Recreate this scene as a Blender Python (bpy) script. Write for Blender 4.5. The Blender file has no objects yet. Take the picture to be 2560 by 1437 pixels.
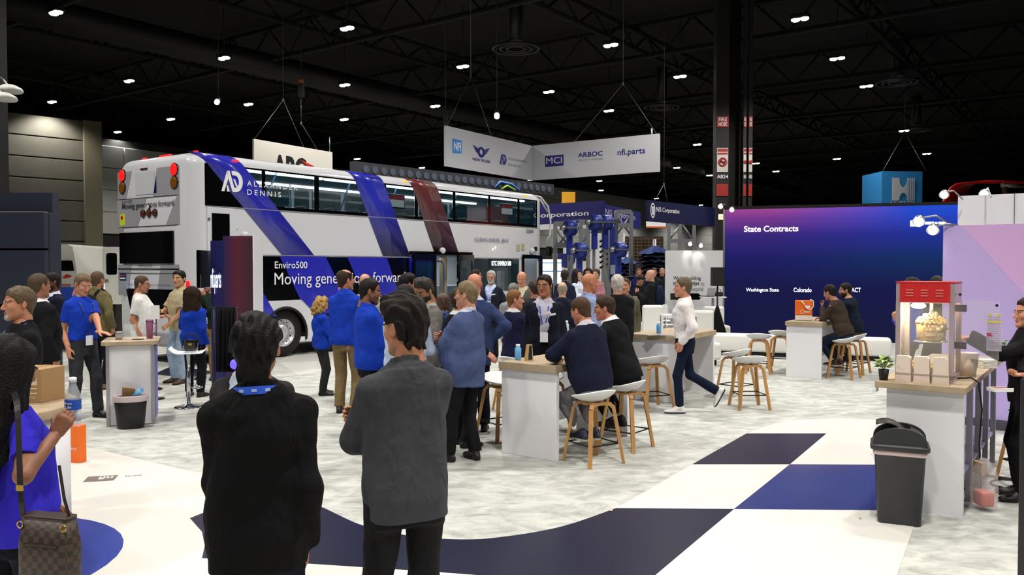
import bpy, bmesh, math, random
import numpy as np
from mathutils import Matrix, Vector
random.seed(7); np.random.seed(7)
SC = bpy.context.scene
COL = SC.collection

# ------------------------------------------------------------------ camera
FPX, CAM_H, HORIZON = 2066.0, 1.97, 665.0          # photo taken as 2560 x 1437
PITCH = math.atan((718.5 - HORIZON) / FPX)
cam_d = bpy.data.cameras.new('camera'); cam = bpy.data.objects.new('camera', cam_d); COL.objects.link(cam)
cam_d.sensor_fit = 'HORIZONTAL'; cam_d.sensor_width = 36.0; cam_d.lens = FPX / 2560 * 36.0
cam_d.clip_start = 0.05; cam_d.clip_end = 400
cam.location = (0, 0, CAM_H); cam.rotation_euler = (math.pi / 2 - PITCH, 0, 0)
SC.camera = cam
# ------------------------------------------------------------------ world, view
W = bpy.data.worlds.new('hall_air'); SC.world = W; W.use_nodes = True
W.node_tree.nodes['Background'].inputs[0].default_value = (0.9, 0.95, 1, 1)
W.node_tree.nodes['Background'].inputs[1].default_value = 0.02
VS = SC.view_settings; VS.view_transform = 'Standard'; VS.look = 'None'; VS.gamma = 1.0
VS.use_curve_mapping = False; VS.exposure = 0.0
SC.cycles.max_bounces = 4; SC.cycles.diffuse_bounces = 2; SC.cycles.glossy_bounces = 2
SC.cycles.transmission_bounces = 4; SC.cycles.transparent_max_bounces = 8; SC.cycles.adaptive_threshold = 0.035
SC.cycles.caustics_reflective = False; SC.cycles.caustics_refractive = False
SC.cycles.sample_clamp_indirect = 4.0
LAMP_POWER = 2400.0          # one hall lamp, watts
LAMP_Z = 10.5
# hall lamps: photo pixels of the lamps in view (they hang at one height), then the grid goes on over the booth
LAMP_PX = [(140,34),(868,73),(560,147),(323,204),(130,256),(862,214),(621,262),(427,299),(858,300),(294,331),
 (1157,168),(1527,115),(2000,50),(1700,193),(2093,148),(2166,217),(1372,231),(1094,268),(1522,278),(2260,328),
 (2317,385),(2092,398),(1940,429),(1743,362),(893,398),(1055,420),(1692,420),(1498,453),(1760,440),(1890,409)]

def ray(x, y):
    u = (x - 1280) / FPX; v = -(y - 718.5) / FPX; c, s = math.cos(PITCH), math.sin(PITCH)
    return Vector((u, c + v * s, v * c - s))
def G(x, y, z=0.0):                     # point at height z seen at a photo pixel
    d = ray(x, y); return Vector((0, 0, CAM_H)) + d * ((z - CAM_H) / d.z)
def D(x, y, Y):                         # point at distance Y seen at a photo pixel
    d = ray(x, y); return Vector((0, 0, CAM_H)) + d * (Y / d.y)
BD = Vector((.588, .809, 0)).normalized(); BN = Vector((BD.y, -BD.x, 0))    # booth axes: along the bus, out of its side
BANG = math.atan2(BD.y, BD.x)

# ------------------------------------------------------------------ materials
def lin(h):
    if not isinstance(h, str): return tuple(h)[:3]
    h = h.lstrip('#'); c = [int(h[i:i+2], 16) / 255 for i in (0, 2, 4)]
    return tuple(x / 12.92 if x <= .04045 else ((x + .055) / 1.055) ** 2.4 for x in c)
_M = {}
def mat(key, color, rough=.5, metal=0., emit=0., ecol=None, var=0., vscale=8., bump=0., bscale=60., coat=0., spec=.5, sheen=0.):
    if key in _M: return _M[key]
    m = bpy.data.materials.new(key); m.use_nodes = True; nt = m.node_tree; b = nt.nodes['Principled BSDF']
    c = lin(color); b.inputs['Base Color'].default_value = (*c, 1); b.inputs['Roughness'].default_value = rough
    b.inputs['Metallic'].default_value = metal; b.inputs['Coat Weight'].default_value = coat
    b.inputs['Specular IOR Level'].default_value = spec; b.inputs['Sheen Weight'].default_value = sheen
    if emit:
        b.inputs['Emission Color'].default_value = (*(lin(ecol) if ecol else c), 1); b.inputs['Emission Strength'].default_value = emit
    if var or bump:
        tc = nt.nodes.new('ShaderNodeTexCoord')
    if var:
        n = nt.nodes.new('ShaderNodeTexNoise'); n.inputs['Scale'].default_value = vscale; n.inputs['Detail'].default_value = 3
        nt.links.new(tc.outputs['Object'], n.inputs['Vector'])
        r = nt.nodes.new('ShaderNodeMapRange'); r.inputs[1].default_value = .3; r.inputs[2].default_value = .7
        r.inputs[3].default_value = 1 - var; r.inputs[4].default_value = 1 + var
        nt.links.new(n.outputs['Fac'], r.inputs[0])
        h = nt.nodes.new('ShaderNodeHueSaturation'); h.inputs['Color'].default_value = (*c, 1)
        nt.links.new(r.outputs[0], h.inputs['Value']); nt.links.new(h.outputs[0], b.inputs['Base Color'])
    if bump:
        n2 = nt.nodes.new('ShaderNodeTexNoise'); n2.inputs['Scale'].default_value = bscale; n2.inputs['Detail'].default_value = 2
        nt.links.new(tc.outputs['Object'], n2.inputs['Vector'])
        bp = nt.nodes.new('ShaderNodeBump'); bp.inputs['Strength'].default_value = bump; bp.inputs['Distance'].default_value = .01
        nt.links.new(n2.outputs['Fac'], bp.inputs['Height']); nt.links.new(bp.outputs[0], b.inputs['Normal'])
    _M[key] = m; return m
def glass(key, tint, alpha, rough=.02):
    """thin pane: part clear, part tinted and glossy"""
    if key in _M: return _M[key]
    m = bpy.data.materials.new(key); m.use_nodes = True; nt = m.node_tree; b = nt.nodes['Principled BSDF']
    b.inputs['Base Color'].default_value = (*lin(tint), 1); b.inputs['Roughness'].default_value = rough
    b.inputs['Alpha'].default_value = alpha; b.inputs['Specular IOR Level'].default_value = .6
    _M[key] = m; return m
def gradient(key, stops, axis=2, lo=0., hi=1., rough=.35, emit=0., coat=0.):
    """colour ramp along one object axis (a printed or displayed gradient)"""
    if key in _M: return _M[key]
    m = bpy.data.materials.new(key); m.use_nodes = True; nt = m.node_tree; b = nt.nodes['Principled BSDF']
    tc = nt.nodes.new('ShaderNodeTexCoord'); sp = nt.nodes.new('ShaderNodeSeparateXYZ'); nt.links.new(tc.outputs['Object'], sp.inputs[0])
    r = nt.nodes.new('ShaderNodeMapRange'); r.inputs[1].default_value = lo; r.inputs[2].default_value = hi
    nt.links.new(sp.outputs[axis], r.inputs[0])
    cr = nt.nodes.new('ShaderNodeValToRGB'); e = cr.color_ramp.elements
    e[0].position = stops[0][0]; e[0].color = (*lin(stops[0][1]), 1); e[1].position = stops[-1][0]; e[1].color = (*lin(stops[-1][1]), 1)
    for p, c in stops[1:-1]:
        q = e.new(p); q.color = (*lin(c), 1)
    nt.links.new(r.outputs[0], cr.inputs[0]); b.inputs['Roughness'].default_value = rough; b.inputs['Coat Weight'].default_value = coat
    if emit:
        b.inputs['Base Color'].default_value = (.01, .01, .01, 1)
        nt.links.new(cr.outputs[0], b.inputs['Emission Color']); b.inputs['Emission Strength'].default_value = emit
    else: nt.links.new(cr.outputs[0], b.inputs['Base Color'])
    _M[key] = m; return m

# ------------------------------------------------------------------ object helpers
def tag(o, label=None, cat=None, group=None, kind=None):
    if label: o['label'] = label
    if cat: o['category'] = cat
    if group: o['group'] = group
    if kind: o['kind'] = kind
    return o
def thing(name, label, cat, loc=(0, 0, 0), rz=0., group=None):
    o = bpy.data.objects.new(name, None); COL.objects.link(o); o.empty_display_size = .1
    o.location = loc; o.rotation_euler = (0, 0, rz); return tag(o, label, cat, group)
def link(name, me, parent=None, m=None):
    o = bpy.data.objects.new(name, me); COL.objects.link(o)
    if parent: o.parent = parent
    if m is not None:
        for q in (m if isinstance(m, (list, tuple)) else [m]): me.materials.append(q)
    return o
def copy_tree(o, parent=None):
    c = o.copy(); COL.objects.link(c)
    if parent: c.parent = parent
    for ch in o.children: copy_tree(ch, c)
    return c

class MB:
    """collects shapes and links them as one mesh object"""
    def __init__(s): s.v = []; s.f = []; s.mi = []; s.sm = []; s.cur = 0; s.smooth = False
    def _add(s, v, f, smooth=None):
        o = len(s.v); s.v += [tuple(p) for p in v]; s.f += [tuple(i + o for i in q) for q in f]
        s.mi += [s.cur] * len(f); s.sm += [s.smooth if smooth is None else smooth] * len(f); return s
    def box(s, c, d, rz=0., R=None, bev=0.):
        c = Vector(c); hx, hy, hz = d[0] / 2, d[1] / 2, d[2] / 2
        M = R if R is not None else Matrix.Rotation(rz, 3, 'Z')
        if bev:
            bev = min(bev, hx * .95, hy * .95, hz * .95); pts = []; fc = []
            bm = bmesh.new(); bmesh.ops.create_cube(bm, size=1)
            for v in bm.verts: v.co = Vector((v.co.x * d[0], v.co.y * d[1], v.co.z * d[2]))
            bmesh.ops.bevel(bm, geom=bm.edges[:], offset=bev, segments=2, affect='EDGES', profile=.5)
            bm.verts.index_update(); pts = [c + M @ v.co for v in bm.verts]; fc = [[v.index for v in f.verts] for f in bm.faces]; bm.free()
            return s._add(pts, fc)
        v = [c + M @ Vector((x * hx, y * hy, z * hz)) for z in (-1, 1) for y in (-1, 1) for x in (-1, 1)]
        return s._add(v, [(0, 2, 3, 1), (4, 5, 7, 6), (0, 1, 5, 4), (2, 6, 7, 3), (0, 4, 6, 2), (1, 3, 7, 5)])
    def cone(s, a, b, ra, rb=None, n=12, caps=True):
        a, b = Vector(a), Vector(b); rb = ra if rb is None else rb; d = (b - a)
        q = d.to_track_quat('Z', 'Y'); v = []
        for p, r in ((a, ra), (b, rb)):
            for i in range(n): t = 2 * math.pi * i / n; v.append(p + q @ Vector((math.cos(t) * r, math.sin(t) * r, 0)))
        s._add(v, [(i, (i + 1) % n, n + (i + 1) % n, n + i) for i in range(n)], True)
        if caps: s._add(v, [tuple(range(n - 1, -1, -1)), tuple(range(n, 2 * n))], False)
        return s
    def tube(s, pts, r, n=8, closed=False):
        pts = [Vector(p) for p in pts]; m = len(pts); v = []; up = None
        rr = r if isinstance(r, (list, tuple)) else [r] * m
        for i, p in enumerate(pts):
            a = pts[i - 1] if i or closed else p; b = pts[(i + 1) % m] if i < m - 1 or closed else p
            t = (b - a).normalized()
            if up is None: up = t.orthogonal().normalized()
            up = (up - t * up.dot(t)); up = up.normalized() if up.length > 1e-6 else t.orthogonal().normalized(); w = t.cross(up)
            for k in range(n): g = 2 * math.pi * k / n; v.append(p + (up * math.cos(g) + w * math.sin(g)) * rr[i])
        f = [(i * n + k, i * n + (k + 1) % n, ((i + 1) % m) * n + (k + 1) % n, ((i + 1) % m) * n + k) for i in range(m if closed else m - 1) for k in range(n)]
        s._add(v, f, True)
        if not closed: s._add(v, [tuple(range(n - 1, -1, -1)), tuple(range((m - 1) * n, m * n))], False)
        return s
    def ribbon(s, pts, wid, th=.002, side=None):
        """flat strap: pts with a side vector each (or one)"""
        pts = [Vector(p) for p in pts]; m = len(pts); v = []
        for i, p in enumerate(pts):
            t = (pts[min(i + 1, m - 1)] - pts[max(i - 1, 0)]).normalized(); sd = Vector(side[i] if isinstance(side, list) else side)
            sd = (sd - t * sd.dot(t)).normalized(); nn = t.cross(sd)
            for a, b in ((-1, -1), (1, -1), (1, 1), (-1, 1)): v.append(p + sd * a * wid / 2 + nn * b * th / 2)
        f = [(i * 4 + k, i * 4 + (k + 1) % 4, i * 4 + 4 + (k + 1) % 4, i * 4 + 4 + k) for i in range(m - 1) for k in range(4)]
        f += [(3, 2, 1, 0), tuple((m - 1) * 4 + k for k in range(4))]; return s._add(v, f)
    def lathe(s, prof, c=(0, 0, 0), n=24, sx=1., sy=1., caps=True):
        c = Vector(c); v = [c + Vector((r * math.cos(2 * math.pi * i / n) * sx, r * math.sin(2 * math.pi * i / n) * sy, z)) for r, z in prof for i in range(n)]
        m = len(prof); s._add(v, [(k * n + i, k * n + (i + 1) % n, (k + 1) * n + (i + 1) % n, (k + 1) * n + i) for k in range(m - 1) for i in range(n)], True)
        if caps: s._add(v, [tuple(range(n - 1, -1, -1)), tuple(range((m - 1) * n, m * n))], False)
        return s
    def prism(s, poly, z0, z1, M=None):
        """polygon (x,y) extruded z0..z1, M maps to place"""
        M = M or Matrix.Identity(4); n = len(poly)
        v = [M @ Vector((x, y, z0)) for x, y in poly] + [M @ Vector((x, y, z1)) for x, y in poly]
        return s._add(v, [tuple(range(n - 1, -1, -1)), tuple(range(n, 2 * n))] + [(i, (i + 1) % n, n + (i + 1) % n, n + i) for i in range(n)], False)
    def ball(s, c, r, n=12, m=8):
        c = Vector(c); r = Vector(r) if hasattr(r, '__len__') else Vector((r, r, r)); v = []
        for j in range(m + 1):
            p = math.pi * j / m
            for i in range(n): t = 2 * math.pi * i / n; v.append(c + Vector((r.x * math.sin(p) * math.cos(t), r.y * math.sin(p) * math.sin(t), -r.z * math.cos(p))))
        return s._add(v, [(j * n + i, j * n + (i + 1) % n, (j + 1) * n + (i + 1) % n, (j + 1) * n + i) for j in range(m) for i in range(n)], True)
    def quad(s, pts): return s._add(pts, [tuple(range(len(pts)))])
    def build(s, name, m, parent=None, loc=None, rz=0.):
        me = bpy.data.meshes.new(name); me.from_pydata(s.v, [], s.f)
        if len(s.f): me.polygons.foreach_set('material_index', s.mi); me.polygons.foreach_set('use_smooth', s.sm)
        me.update(); bm = bmesh.new(); bm.from_mesh(me); bmesh.ops.remove_doubles(bm, verts=bm.verts, dist=1e-6)
        bmesh.ops.recalc_face_normals(bm, faces=bm.faces); bm.to_mesh(me); bm.free()
        o = link(name, me, parent, m)
        if loc is not None: o.location = loc
        o.rotation_euler = (0, 0, rz); return o

def frame(o, right, up):
    """matrix whose x is right, y is up, z towards the viewer"""
    r = Vector(right).normalized(); u = Vector(up).normalized(); n = r.cross(u)
    M = Matrix(((r.x, u.x, n.x, o[0]), (r.y, u.y, n.y, o[1]), (r.z, u.z, n.z, o[2]), (0, 0, 0, 1))); return M
_TC = {}
def text(s, w, h, M, m, parent=None, bold=0., name='lettering', depth=.002, align='l'):
    """lettering fitted into w x h metres on the frame M (origin at its lower left); w=None keeps the shape"""
    cu = bpy.data.curves.new('t', 'FONT'); cu.body = s; cu.size = 1; cu.offset = bold; cu.resolution_u = 3; cu.extrude = 0; cu.space_line = .8
    o = bpy.data.objects.new('t', cu); COL.objects.link(o)
    me = bpy.data.meshes.new_from_object(o.evaluated_get(bpy.context.evaluated_depsgraph_get())); bpy.data.objects.remove(o); bpy.data.curves.remove(cu)
    n = len(me.vertices); co = np.empty(n * 3, np.float32); me.vertices.foreach_get('co', co); co = co.reshape(-1, 3)
    lo, hi = co.min(0), co.max(0); sy = h / (hi[1] - lo[1]); sx = w / (hi[0] - lo[0]) if w else sy
    co[:, 0] = (co[:, 0] - lo[0]) * sx; co[:, 1] = (co[:, 1] - lo[1]) * sy; co[:, 2] = depth
    if align == 'c': co[:, 0] -= (hi[0] - lo[0]) * sx / 2
    me.vertices.foreach_set('co', co.ravel()); me.transform(M); me.update(); me.name = name
    return link(name, me, parent, m)
def plate(name, polys, M, th, m, parent=None):
    """flat sheet of thickness th: first polygon is the outline, others inside it are holes (or further islands)"""
    cu = bpy.data.curves.new('p', 'CURVE'); cu.dimensions = '2D'; cu.fill_mode = 'BOTH'; cu.extrude = th / 2
    for p in polys:
        sp = cu.splines.new('POLY'); sp.points.add(len(p) - 1); sp.use_cyclic_u = True
        for q, a in zip(sp.points, p): q.co = (a[0], a[1], 0, 1)
    o = bpy.data.objects.new('p', cu); COL.objects.link(o)
    me = bpy.data.meshes.new_from_object(o.evaluated_get(bpy.context.evaluated_depsgraph_get())); bpy.data.objects.remove(o); bpy.data.curves.remove(cu)
    me.transform(M); me.update(); me.name = name
    return link(name, me, parent, m)
def rrect(x0, y0, x1, y1, r, n=4):
    out = []
    for cx, cy, a in ((x1 - r, y0 + r, -90), (x1 - r, y1 - r, 0), (x0 + r, y1 - r, 90), (x0 + r, y0 + r, 180)):
        for i in range(n + 1): t = math.radians(a + 90 * i / n); out.append((cx + r * math.cos(t), cy + r * math.sin(t)))
    return out
def circ(cx, cy, r, n=24, a0=0., a1=360., ry=None):
    full = abs(a1 - a0) >= 360; k = n if full else n + 1
    return [(cx + r * math.cos(math.radians(a0 + (a1 - a0) * i / n)), cy + (ry or r) * math.sin(math.radians(a0 + (a1 - a0) * i / n))) for i in range(k)]
# ================================================================== people: bodies grown from smooth distance fields
A = lambda *p: np.array(p, np.float32)
def smin(a, b, k): h = np.clip(.5 + .5 * (b - a) / k, 0, 1); return b + (a - b) * h - k * h * (1 - h)
def nrm(v): v = np.asarray(v, np.float32); return v / (np.linalg.norm(v) + 1e-9)
class Field:
    def __init__(s, lo, hi, v):
        s.v = v; s.ax = [np.arange(lo[i], hi[i] + v, v, dtype=np.float32) for i in range(3)]
        s.F = np.full([len(a) for a in s.ax], .5, np.float32)
    def _sub(s, lo, hi, m):
        sl = []
        for i in range(3):
            a = s.ax[i]; i0 = int(np.searchsorted(a, lo[i] - m)); i1 = int(np.searchsorted(a, hi[i] + m))
            if i1 <= i0: return None
            sl.append(slice(i0, i1))
        g = (s.ax[0][sl[0]][:, None, None], s.ax[1][sl[1]][None, :, None], s.ax[2][sl[2]][None, None, :])
        return tuple(sl), g
    def put(s, pr, k=.02, cut=False, grow=0.):
        fn, lo, hi = pr; q = s._sub(lo, hi, k + 3 * s.v + max(grow, 0))
        if q is None: return s
        sl, g = q; d = fn(*g) - grow
        s.F[sl] = -smin(-s.F[sl], d, max(k, 1e-4)) if cut else smin(s.F[sl], d, max(k, 1e-4))
        return s
    def mesh(s):
        F = s.F; S = F < 0; n0, n1, n2 = F.shape
        c = np.zeros((n0 - 1, n1 - 1, n2 - 1), np.int8); off = [(i, j, k) for i in (0, 1) for j in (0, 1) for k in (0, 1)]
        sh = lambda B, o: B[o[0]:n0 - 1 + o[0], o[1]:n1 - 1 + o[1], o[2]:n2 - 1 + o[2]]
        for o in off: c += sh(S, o)
        I = np.argwhere((c > 0) & (c < 8))
        if len(I) == 0: return np.zeros((0, 3)), np.zeros((0, 4), int)
        idx = np.full(c.shape, -1, np.int32); idx[tuple(I.T)] = np.arange(len(I))
        val = {o: F[I[:, 0] + o[0], I[:, 1] + o[1], I[:, 2] + o[2]] for o in off}
        P = np.zeros((len(I), 3), np.float32); N = np.zeros(len(I), np.float32)
        for a in off:
            for x in range(3):
                if a[x]: continue
                b = list(a); b[x] = 1; b = tuple(b); va, vb = val[a], val[b]; m = (va < 0) != (vb < 0)
                t = np.where(m, va / (va - vb + 1e-12), 0)
                for y in range(3): P[:, y] += np.where(m, a[y] + (t if y == x else 0), 0)
                N += m
        P = P / N[:, None]; base = np.stack([s.ax[i][I[:, i]] for i in range(3)], 1); V_ = base + P * s.v
        Q = []
        for x in range(3):
            y, z = (x + 1) % 3, (x + 2) % 3
            sl0 = [slice(None)] * 3; sl1 = [slice(None)] * 3; sl0[x] = slice(0, -1); sl1[x] = slice(1, None)
            a, b = S[tuple(sl0)], S[tuple(sl1)]; E = np.argwhere(a != b)
            ok = (E[:, y] > 0) & (E[:, z] > 0) & (E[:, y] < F.shape[y] - 1) & (E[:, z] < F.shape[z] - 1); E = E[ok]
            if len(E) == 0: continue
            flip = a[tuple(E.T)]
            def cell(dy, dz): q = E.copy(); q[:, y] -= dy; q[:, z] -= dz; return idx[tuple(q.T)]
            q = np.stack([cell(1, 1), cell(0, 1), cell(0, 0), cell(1, 0)], 1)
            q[~flip] = q[~flip][:, ::-1]; Q.append(q)
        return V_, np.concatenate(Q)
# primitives: (function, box low, box high)
def cap(a, b, ra, rb=None, sq=None):
    """round cone from a to b; sq=(axis, factor) squashes across an axis"""
    a, b = np.asarray(a, np.float32), np.asarray(b, np.float32); rb = ra if rb is None else rb; d = b - a; L = float(d @ d) + 1e-9
    R = max(ra, rb)
    def f(x, y, z):
        px, py, pz = x - a[0], y - a[1], z - a[2]; h = np.clip((px * d[0] + py * d[1] + pz * d[2]) / L, 0, 1)
        qx, qy, qz = px - d[0] * h, py - d[1] * h, pz - d[2] * h
        if sq is not None:
            n, k = sq; t = (qx * n[0] + qy * n[1] + qz * n[2]) * (1 / k - 1); qx, qy, qz = qx + n[0] * t, qy + n[1] * t, qz + n[2] * t
            return (np.sqrt(qx * qx + qy * qy + qz * qz) - (ra + (rb - ra) * h)) * min(1, k)
        return np.sqrt(qx * qx + qy * qy + qz * qz) - (ra + (rb - ra) * h)
    return f, np.minimum(a, b) - R, np.maximum(a, b) + R
def ell(c, r, R=None):
    c = np.asarray(c, np.float32); r = np.asarray(r, np.float32) * np.ones(3, np.float32); m = float(r.max()) 
    def f(x, y, z):
        p = (x - c[0], y - c[1], z - c[2])
        if R is not None: p = tuple(p[0] * R[0, i] + p[1] * R[1, i] + p[2] * R[2, i] for i in range(3))
        k0 = np.sqrt((p[0] / r[0]) ** 2 + (p[1] / r[1]) ** 2 + (p[2] / r[2]) ** 2)
        k1 = np.sqrt((p[0] / r[0] ** 2) ** 2 + (p[1] / r[1] ** 2) ** 2 + (p[2] / r[2] ** 2) ** 2) + 1e-6
        return k0 * (k0 - 1) / k1
    if R is None: return f, c - r, c + r
    return f, c - m, c + m
def loft(O, Rm, zs, w, d, cy, z0, z1, e=2.4):
    """trunk: elliptic sections along the spine, in the trunk frame (columns of Rm: side, front, up)"""
    zs, w, d, cy = [np.asarray(q, np.float32) for q in (zs, w, d, cy)]
    def f(x, y, z):
        px, py, pz = x - O[0], y - O[1], z - O[2]
        lx, ly, lz = [px * Rm[0, i] + py * Rm[1, i] + pz * Rm[2, i] for i in range(3)]
        W_, D_, C_ = np.interp(lz, zs, w), np.interp(lz, zs, d), np.interp(lz, zs, cy)
        q = ((np.abs(lx) / W_) ** e + (np.abs(ly - C_) / D_) ** e) ** (1 / e)
        return np.maximum((q - 1) * np.minimum(W_, D_), np.maximum(z0 - lz, lz - z1)).astype(np.float32)
    m = max(w.max(), d.max()) + .05; P = [O + Rm @ A(sx * m, sy * m, zz) for sx in (-1, 1) for sy in (-1, 1) for zz in (z0, z1)]
    return f, np.min(P, 0), np.max(P, 0)
def rot_mat(yaw=0., pitch=0., roll=0.):
    return np.array(Matrix.Rotation(yaw, 3, 'Z') @ Matrix.Rotation(-pitch, 3, 'X') @ Matrix.Rotation(roll, 3, 'Y'), np.float32)
def to_mesh(name, parts, mats, parent, smooth=True):
    """parts: list of (verts, quads, material index array or int)"""
    vs, qs, mi, o = [], [], [], 0
    for v, q, m in parts:
        if len(v) == 0: continue
        vs.append(v); qs.append(q + o); mi.append(np.full(len(q), m, np.int32) if np.isscalar(m) else m); o += len(v)
    v = np.concatenate(vs).astype(np.float32); q = np.concatenate(qs).astype(np.int32); mi = np.concatenate(mi).astype(np.int32)
    me = bpy.data.meshes.new(name); me.vertices.add(len(v)); me.vertices.foreach_set('co', v.ravel())
    me.loops.add(q.size); me.loops.foreach_set('vertex_index', q.ravel()); me.polygons.add(len(q))
    me.polygons.foreach_set('loop_start', np.arange(0, q.size, 4, dtype=np.int32)); me.polygons.foreach_set('loop_total', np.full(len(q), 4, np.int32))
    me.polygons.foreach_set('material_index', mi); me.polygons.foreach_set('use_smooth', np.ones(len(q), bool)); me.update(calc_edges=True)
    return link(name, me, parent, mats)
def relax(v, q, n=1, f=.5):
    for _ in range(n):
        acc = np.zeros_like(v); cnt = np.zeros(len(v), np.float32)
        for i in range(4):
            for j in (1, 3): np.add.at(acc, q[:, i], v[q[:, (i + j) % 4]]); np.add.at(cnt, q[:, i], 1)
        v = v * (1 - f) + f * acc / np.maximum(cnt, 1)[:, None]
    return v
def bounds(prs, m=.03): return np.min([p[1] for p in prs], 0) - m, np.max([p[2] for p in prs], 0) + m
def wrinkle(F, amp, seed, fz=1.):
    r = np.random.RandomState(seed); X, Y, Z = F.ax[0][:, None, None], F.ax[1][None, :, None], F.ax[2][None, None, :]; n = 0
    for i in range(5):
        a = r.uniform(-1, 1, 3) * A(20, 20, 34 * fz); b = r.uniform(-1, 1, 3) * 9; p, q = r.uniform(0, 6.3, 2)
        n = n + (1 - 2 * np.abs(np.sin(.5 * (X * a[0] + Y * a[1] + Z * a[2] + p + 1.8 * np.sin(X * b[0] + Y * b[1] + Z * b[2] + q)))))
    F.F += (amp * .5 * n).astype(np.float32)

def cloth(col, key=None, rough=.9):
    key = key or 'cloth_' + str(col)
    if key in _M: return _M[key]
    m = mat(key, col, rough, var=.10, vscale=14, spec=.15); nt = m.node_tree; b = nt.nodes['Principled BSDF']
    tc = nt.nodes.new('ShaderNodeTexCoord'); mp = nt.nodes.new('ShaderNodeMapping'); mp.inputs['Scale'].default_value = (1, 1, .55); nt.links.new(tc.outputs['Object'], mp.inputs[0])   # soft folds and weave
    n1 = nt.nodes.new('ShaderNodeTexNoise'); n1.inputs['Scale'].default_value = 13; n1.inputs['Detail'].default_value = 2; n1.inputs['Distortion'].default_value = 1.2; nt.links.new(mp.outputs[0], n1.inputs[0])
    b1 = nt.nodes.new('ShaderNodeBump'); b1.inputs['Strength'].default_value = .55; b1.inputs['Distance'].default_value = .03; nt.links.new(n1.outputs['Fac'], b1.inputs['Height']); nt.links.new(b1.outputs[0], b.inputs['Normal']); return m
def skin_mat(col): return mat('skin_' + col, col, .5, var=.06, vscale=30, bump=.05, bscale=300)
HEAD_Z = .745
def seat_z(r, s):
    """upper face of a stool shell: r from middle to rim, s = +1 at the front, -1 at the back"""
    return .625 + (.075 - .045 * np.maximum(s, 0)) * r ** 2.4 + .05 * np.maximum(-s, 0) ** 1.5 * r ** 3
def seat_press(F):
    """a sitter's underside takes the shape of the shell"""
    X, Y, Z = F.ax[0][:, None, None], F.ax[1][None, :, None], F.ax[2][None, None, :]; r = np.sqrt((X / .235) ** 2 + (Y / .2) ** 2) + 1e-6
    F.F = np.where(r < 1.06, np.maximum(F.F, seat_z(np.minimum(r, 1.), Y / .2 / r) - Z), F.F).astype(np.float32)
def ik(a, t, l1, l2, pole):
    d = t - a; L = float(np.linalg.norm(d)); 
    if L > (l1 + l2) * .999: t = a + d / L * (l1 + l2) * .999; d = t - a; L = float(np.linalg.norm(d))
    u = d / L; x = (l1 * l1 - l2 * l2 + L * L) / (2 * L); h = math.sqrt(max(l1 * l1 - x * x, 0)); p = np.asarray(pole, np.float32); p = nrm(p - u * (p @ u))
    return a + u * x + p * h, t
# arm poses in the trunk frame: wrist (outward, front, above hip), elbow pole (outward, front, up), finger direction, palm normal, curl
ARM = {
 'down':   ((.205, .03, -.04), (.22, -1, 0), (0, .12, -1), (-1, 0, 0), .45),
 'pocket': ((.205, .06, .03), (.7, -1, 0), (-.15, .25, -1), (-1, 0, .1), .3),
 'crossA': ((-.10, .235, .30), (1, .15, -.7), (-1, .1, .25), (0, -1, 0), .5),
 'crossB': ((-.06, .20, .24), (1, .15, -.7), (-1, -.1, .3), (0, -1, 0), .5),
 'hold':   ((.07, .30, .23), (.8, -.5, -.7), (-.5, 1, .25), (-.5, 0, -1), .75),
 'phone':  ((.05, .27, .34), (.8, -.4, -1), (-.35, .6, .7), (-.7, -.6, .2), .7),
 'hip':    ((.17, -.03, .10), (1, -.6, 0), (-.2, .7, -.7), (-1, 0, 0), .4),
 'front':  ((.02, .22, .02), (1, -.5, -.2), (-.8, .5, -.6), (-.2, -1, -.2), .5),
 'desk':   ((.06, .40, .22), (1, -.3, -.8), (-.7, .7, 0), (0, 0, -1), .5),
 'back':   ((.05, -.17, .02), (1, -.4, 0), (-.8, 0, -.5), (0, 1, 0), .5),
 'chin':   ((.0, .22, .52), (.6, .2, -1), (-.2, .0, 1), (-.2, -1, 0), .7),
 'raise':  ((.12, .36, .38), (.8, -.2, -1), (0, .5, 1), (-1, 0, 0), .8)}
def hand_parts(w, fd, pn, side, S, curl, v):
    """palm, four fingers, thumb; fd along the fingers, pn out of the palm"""
    f = nrm(fd); p = np.asarray(pn, np.float32); p = nrm(p - f * (p @ f)); s_ = np.cross(f, p) * (1 if side > 0 else -1)   # s_: towards the thumb
    s_ = nrm(s_); g = lambda a, b, c: w + (f * a + s_ * b + p * c) * S
    pr = [(cap(g(-.04, 0, 0), g(.02, 0, 0), .027 * S, .026 * S, (p, .8)), .01),
          (cap(g(.02, .018, 0), g(.085, .022, 0), .022 * S, .02 * S, (p, .65)), .012), (cap(g(.02, -.014, 0), g(.08, -.026, 0), .021 * S, .018 * S, (p, .65)), .012),
          (cap(g(.05, 0, 0), g(.085, 0, 0), .02 * S, .019 * S, (p, .65)), .012)]
    for i, (y, L) in enumerate(((.030, .072), (.0105, .08), (-.009, .075), (-.028, .058))):
        a = .2 * curl + .06 * i * curl; pos = g(.085, y, 0); d = 0.
        for j, (fr, r) in enumerate(((.45, .0095), (.31, .0088), (.24, .008))):
            d += a + (curl * .95 if j else curl * .5); dr = f * math.cos(d) + p * math.sin(d); nx = pos + dr * L * fr * S
            pr.append((cap(pos, nx, r * S, (r - .0006) * S), .004)); pos = nx
    t0 = g(.02, .026, .006); t1 = g(.05, .052, .02 + .012 * curl); t2 = g(.082, .056 - .016 * curl, .03 + .024 * curl)
    pr += [(cap(t0, t1, .0135 * S, .011 * S), .01), (cap(t1, t2, .011 * S, .009 * S), .006)]
    lo, hi = bounds([q for q, k in pr], .02); F = Field(lo, hi, v)
    for q, k in pr: F.put(q, k)
    return F.mesh()

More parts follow.
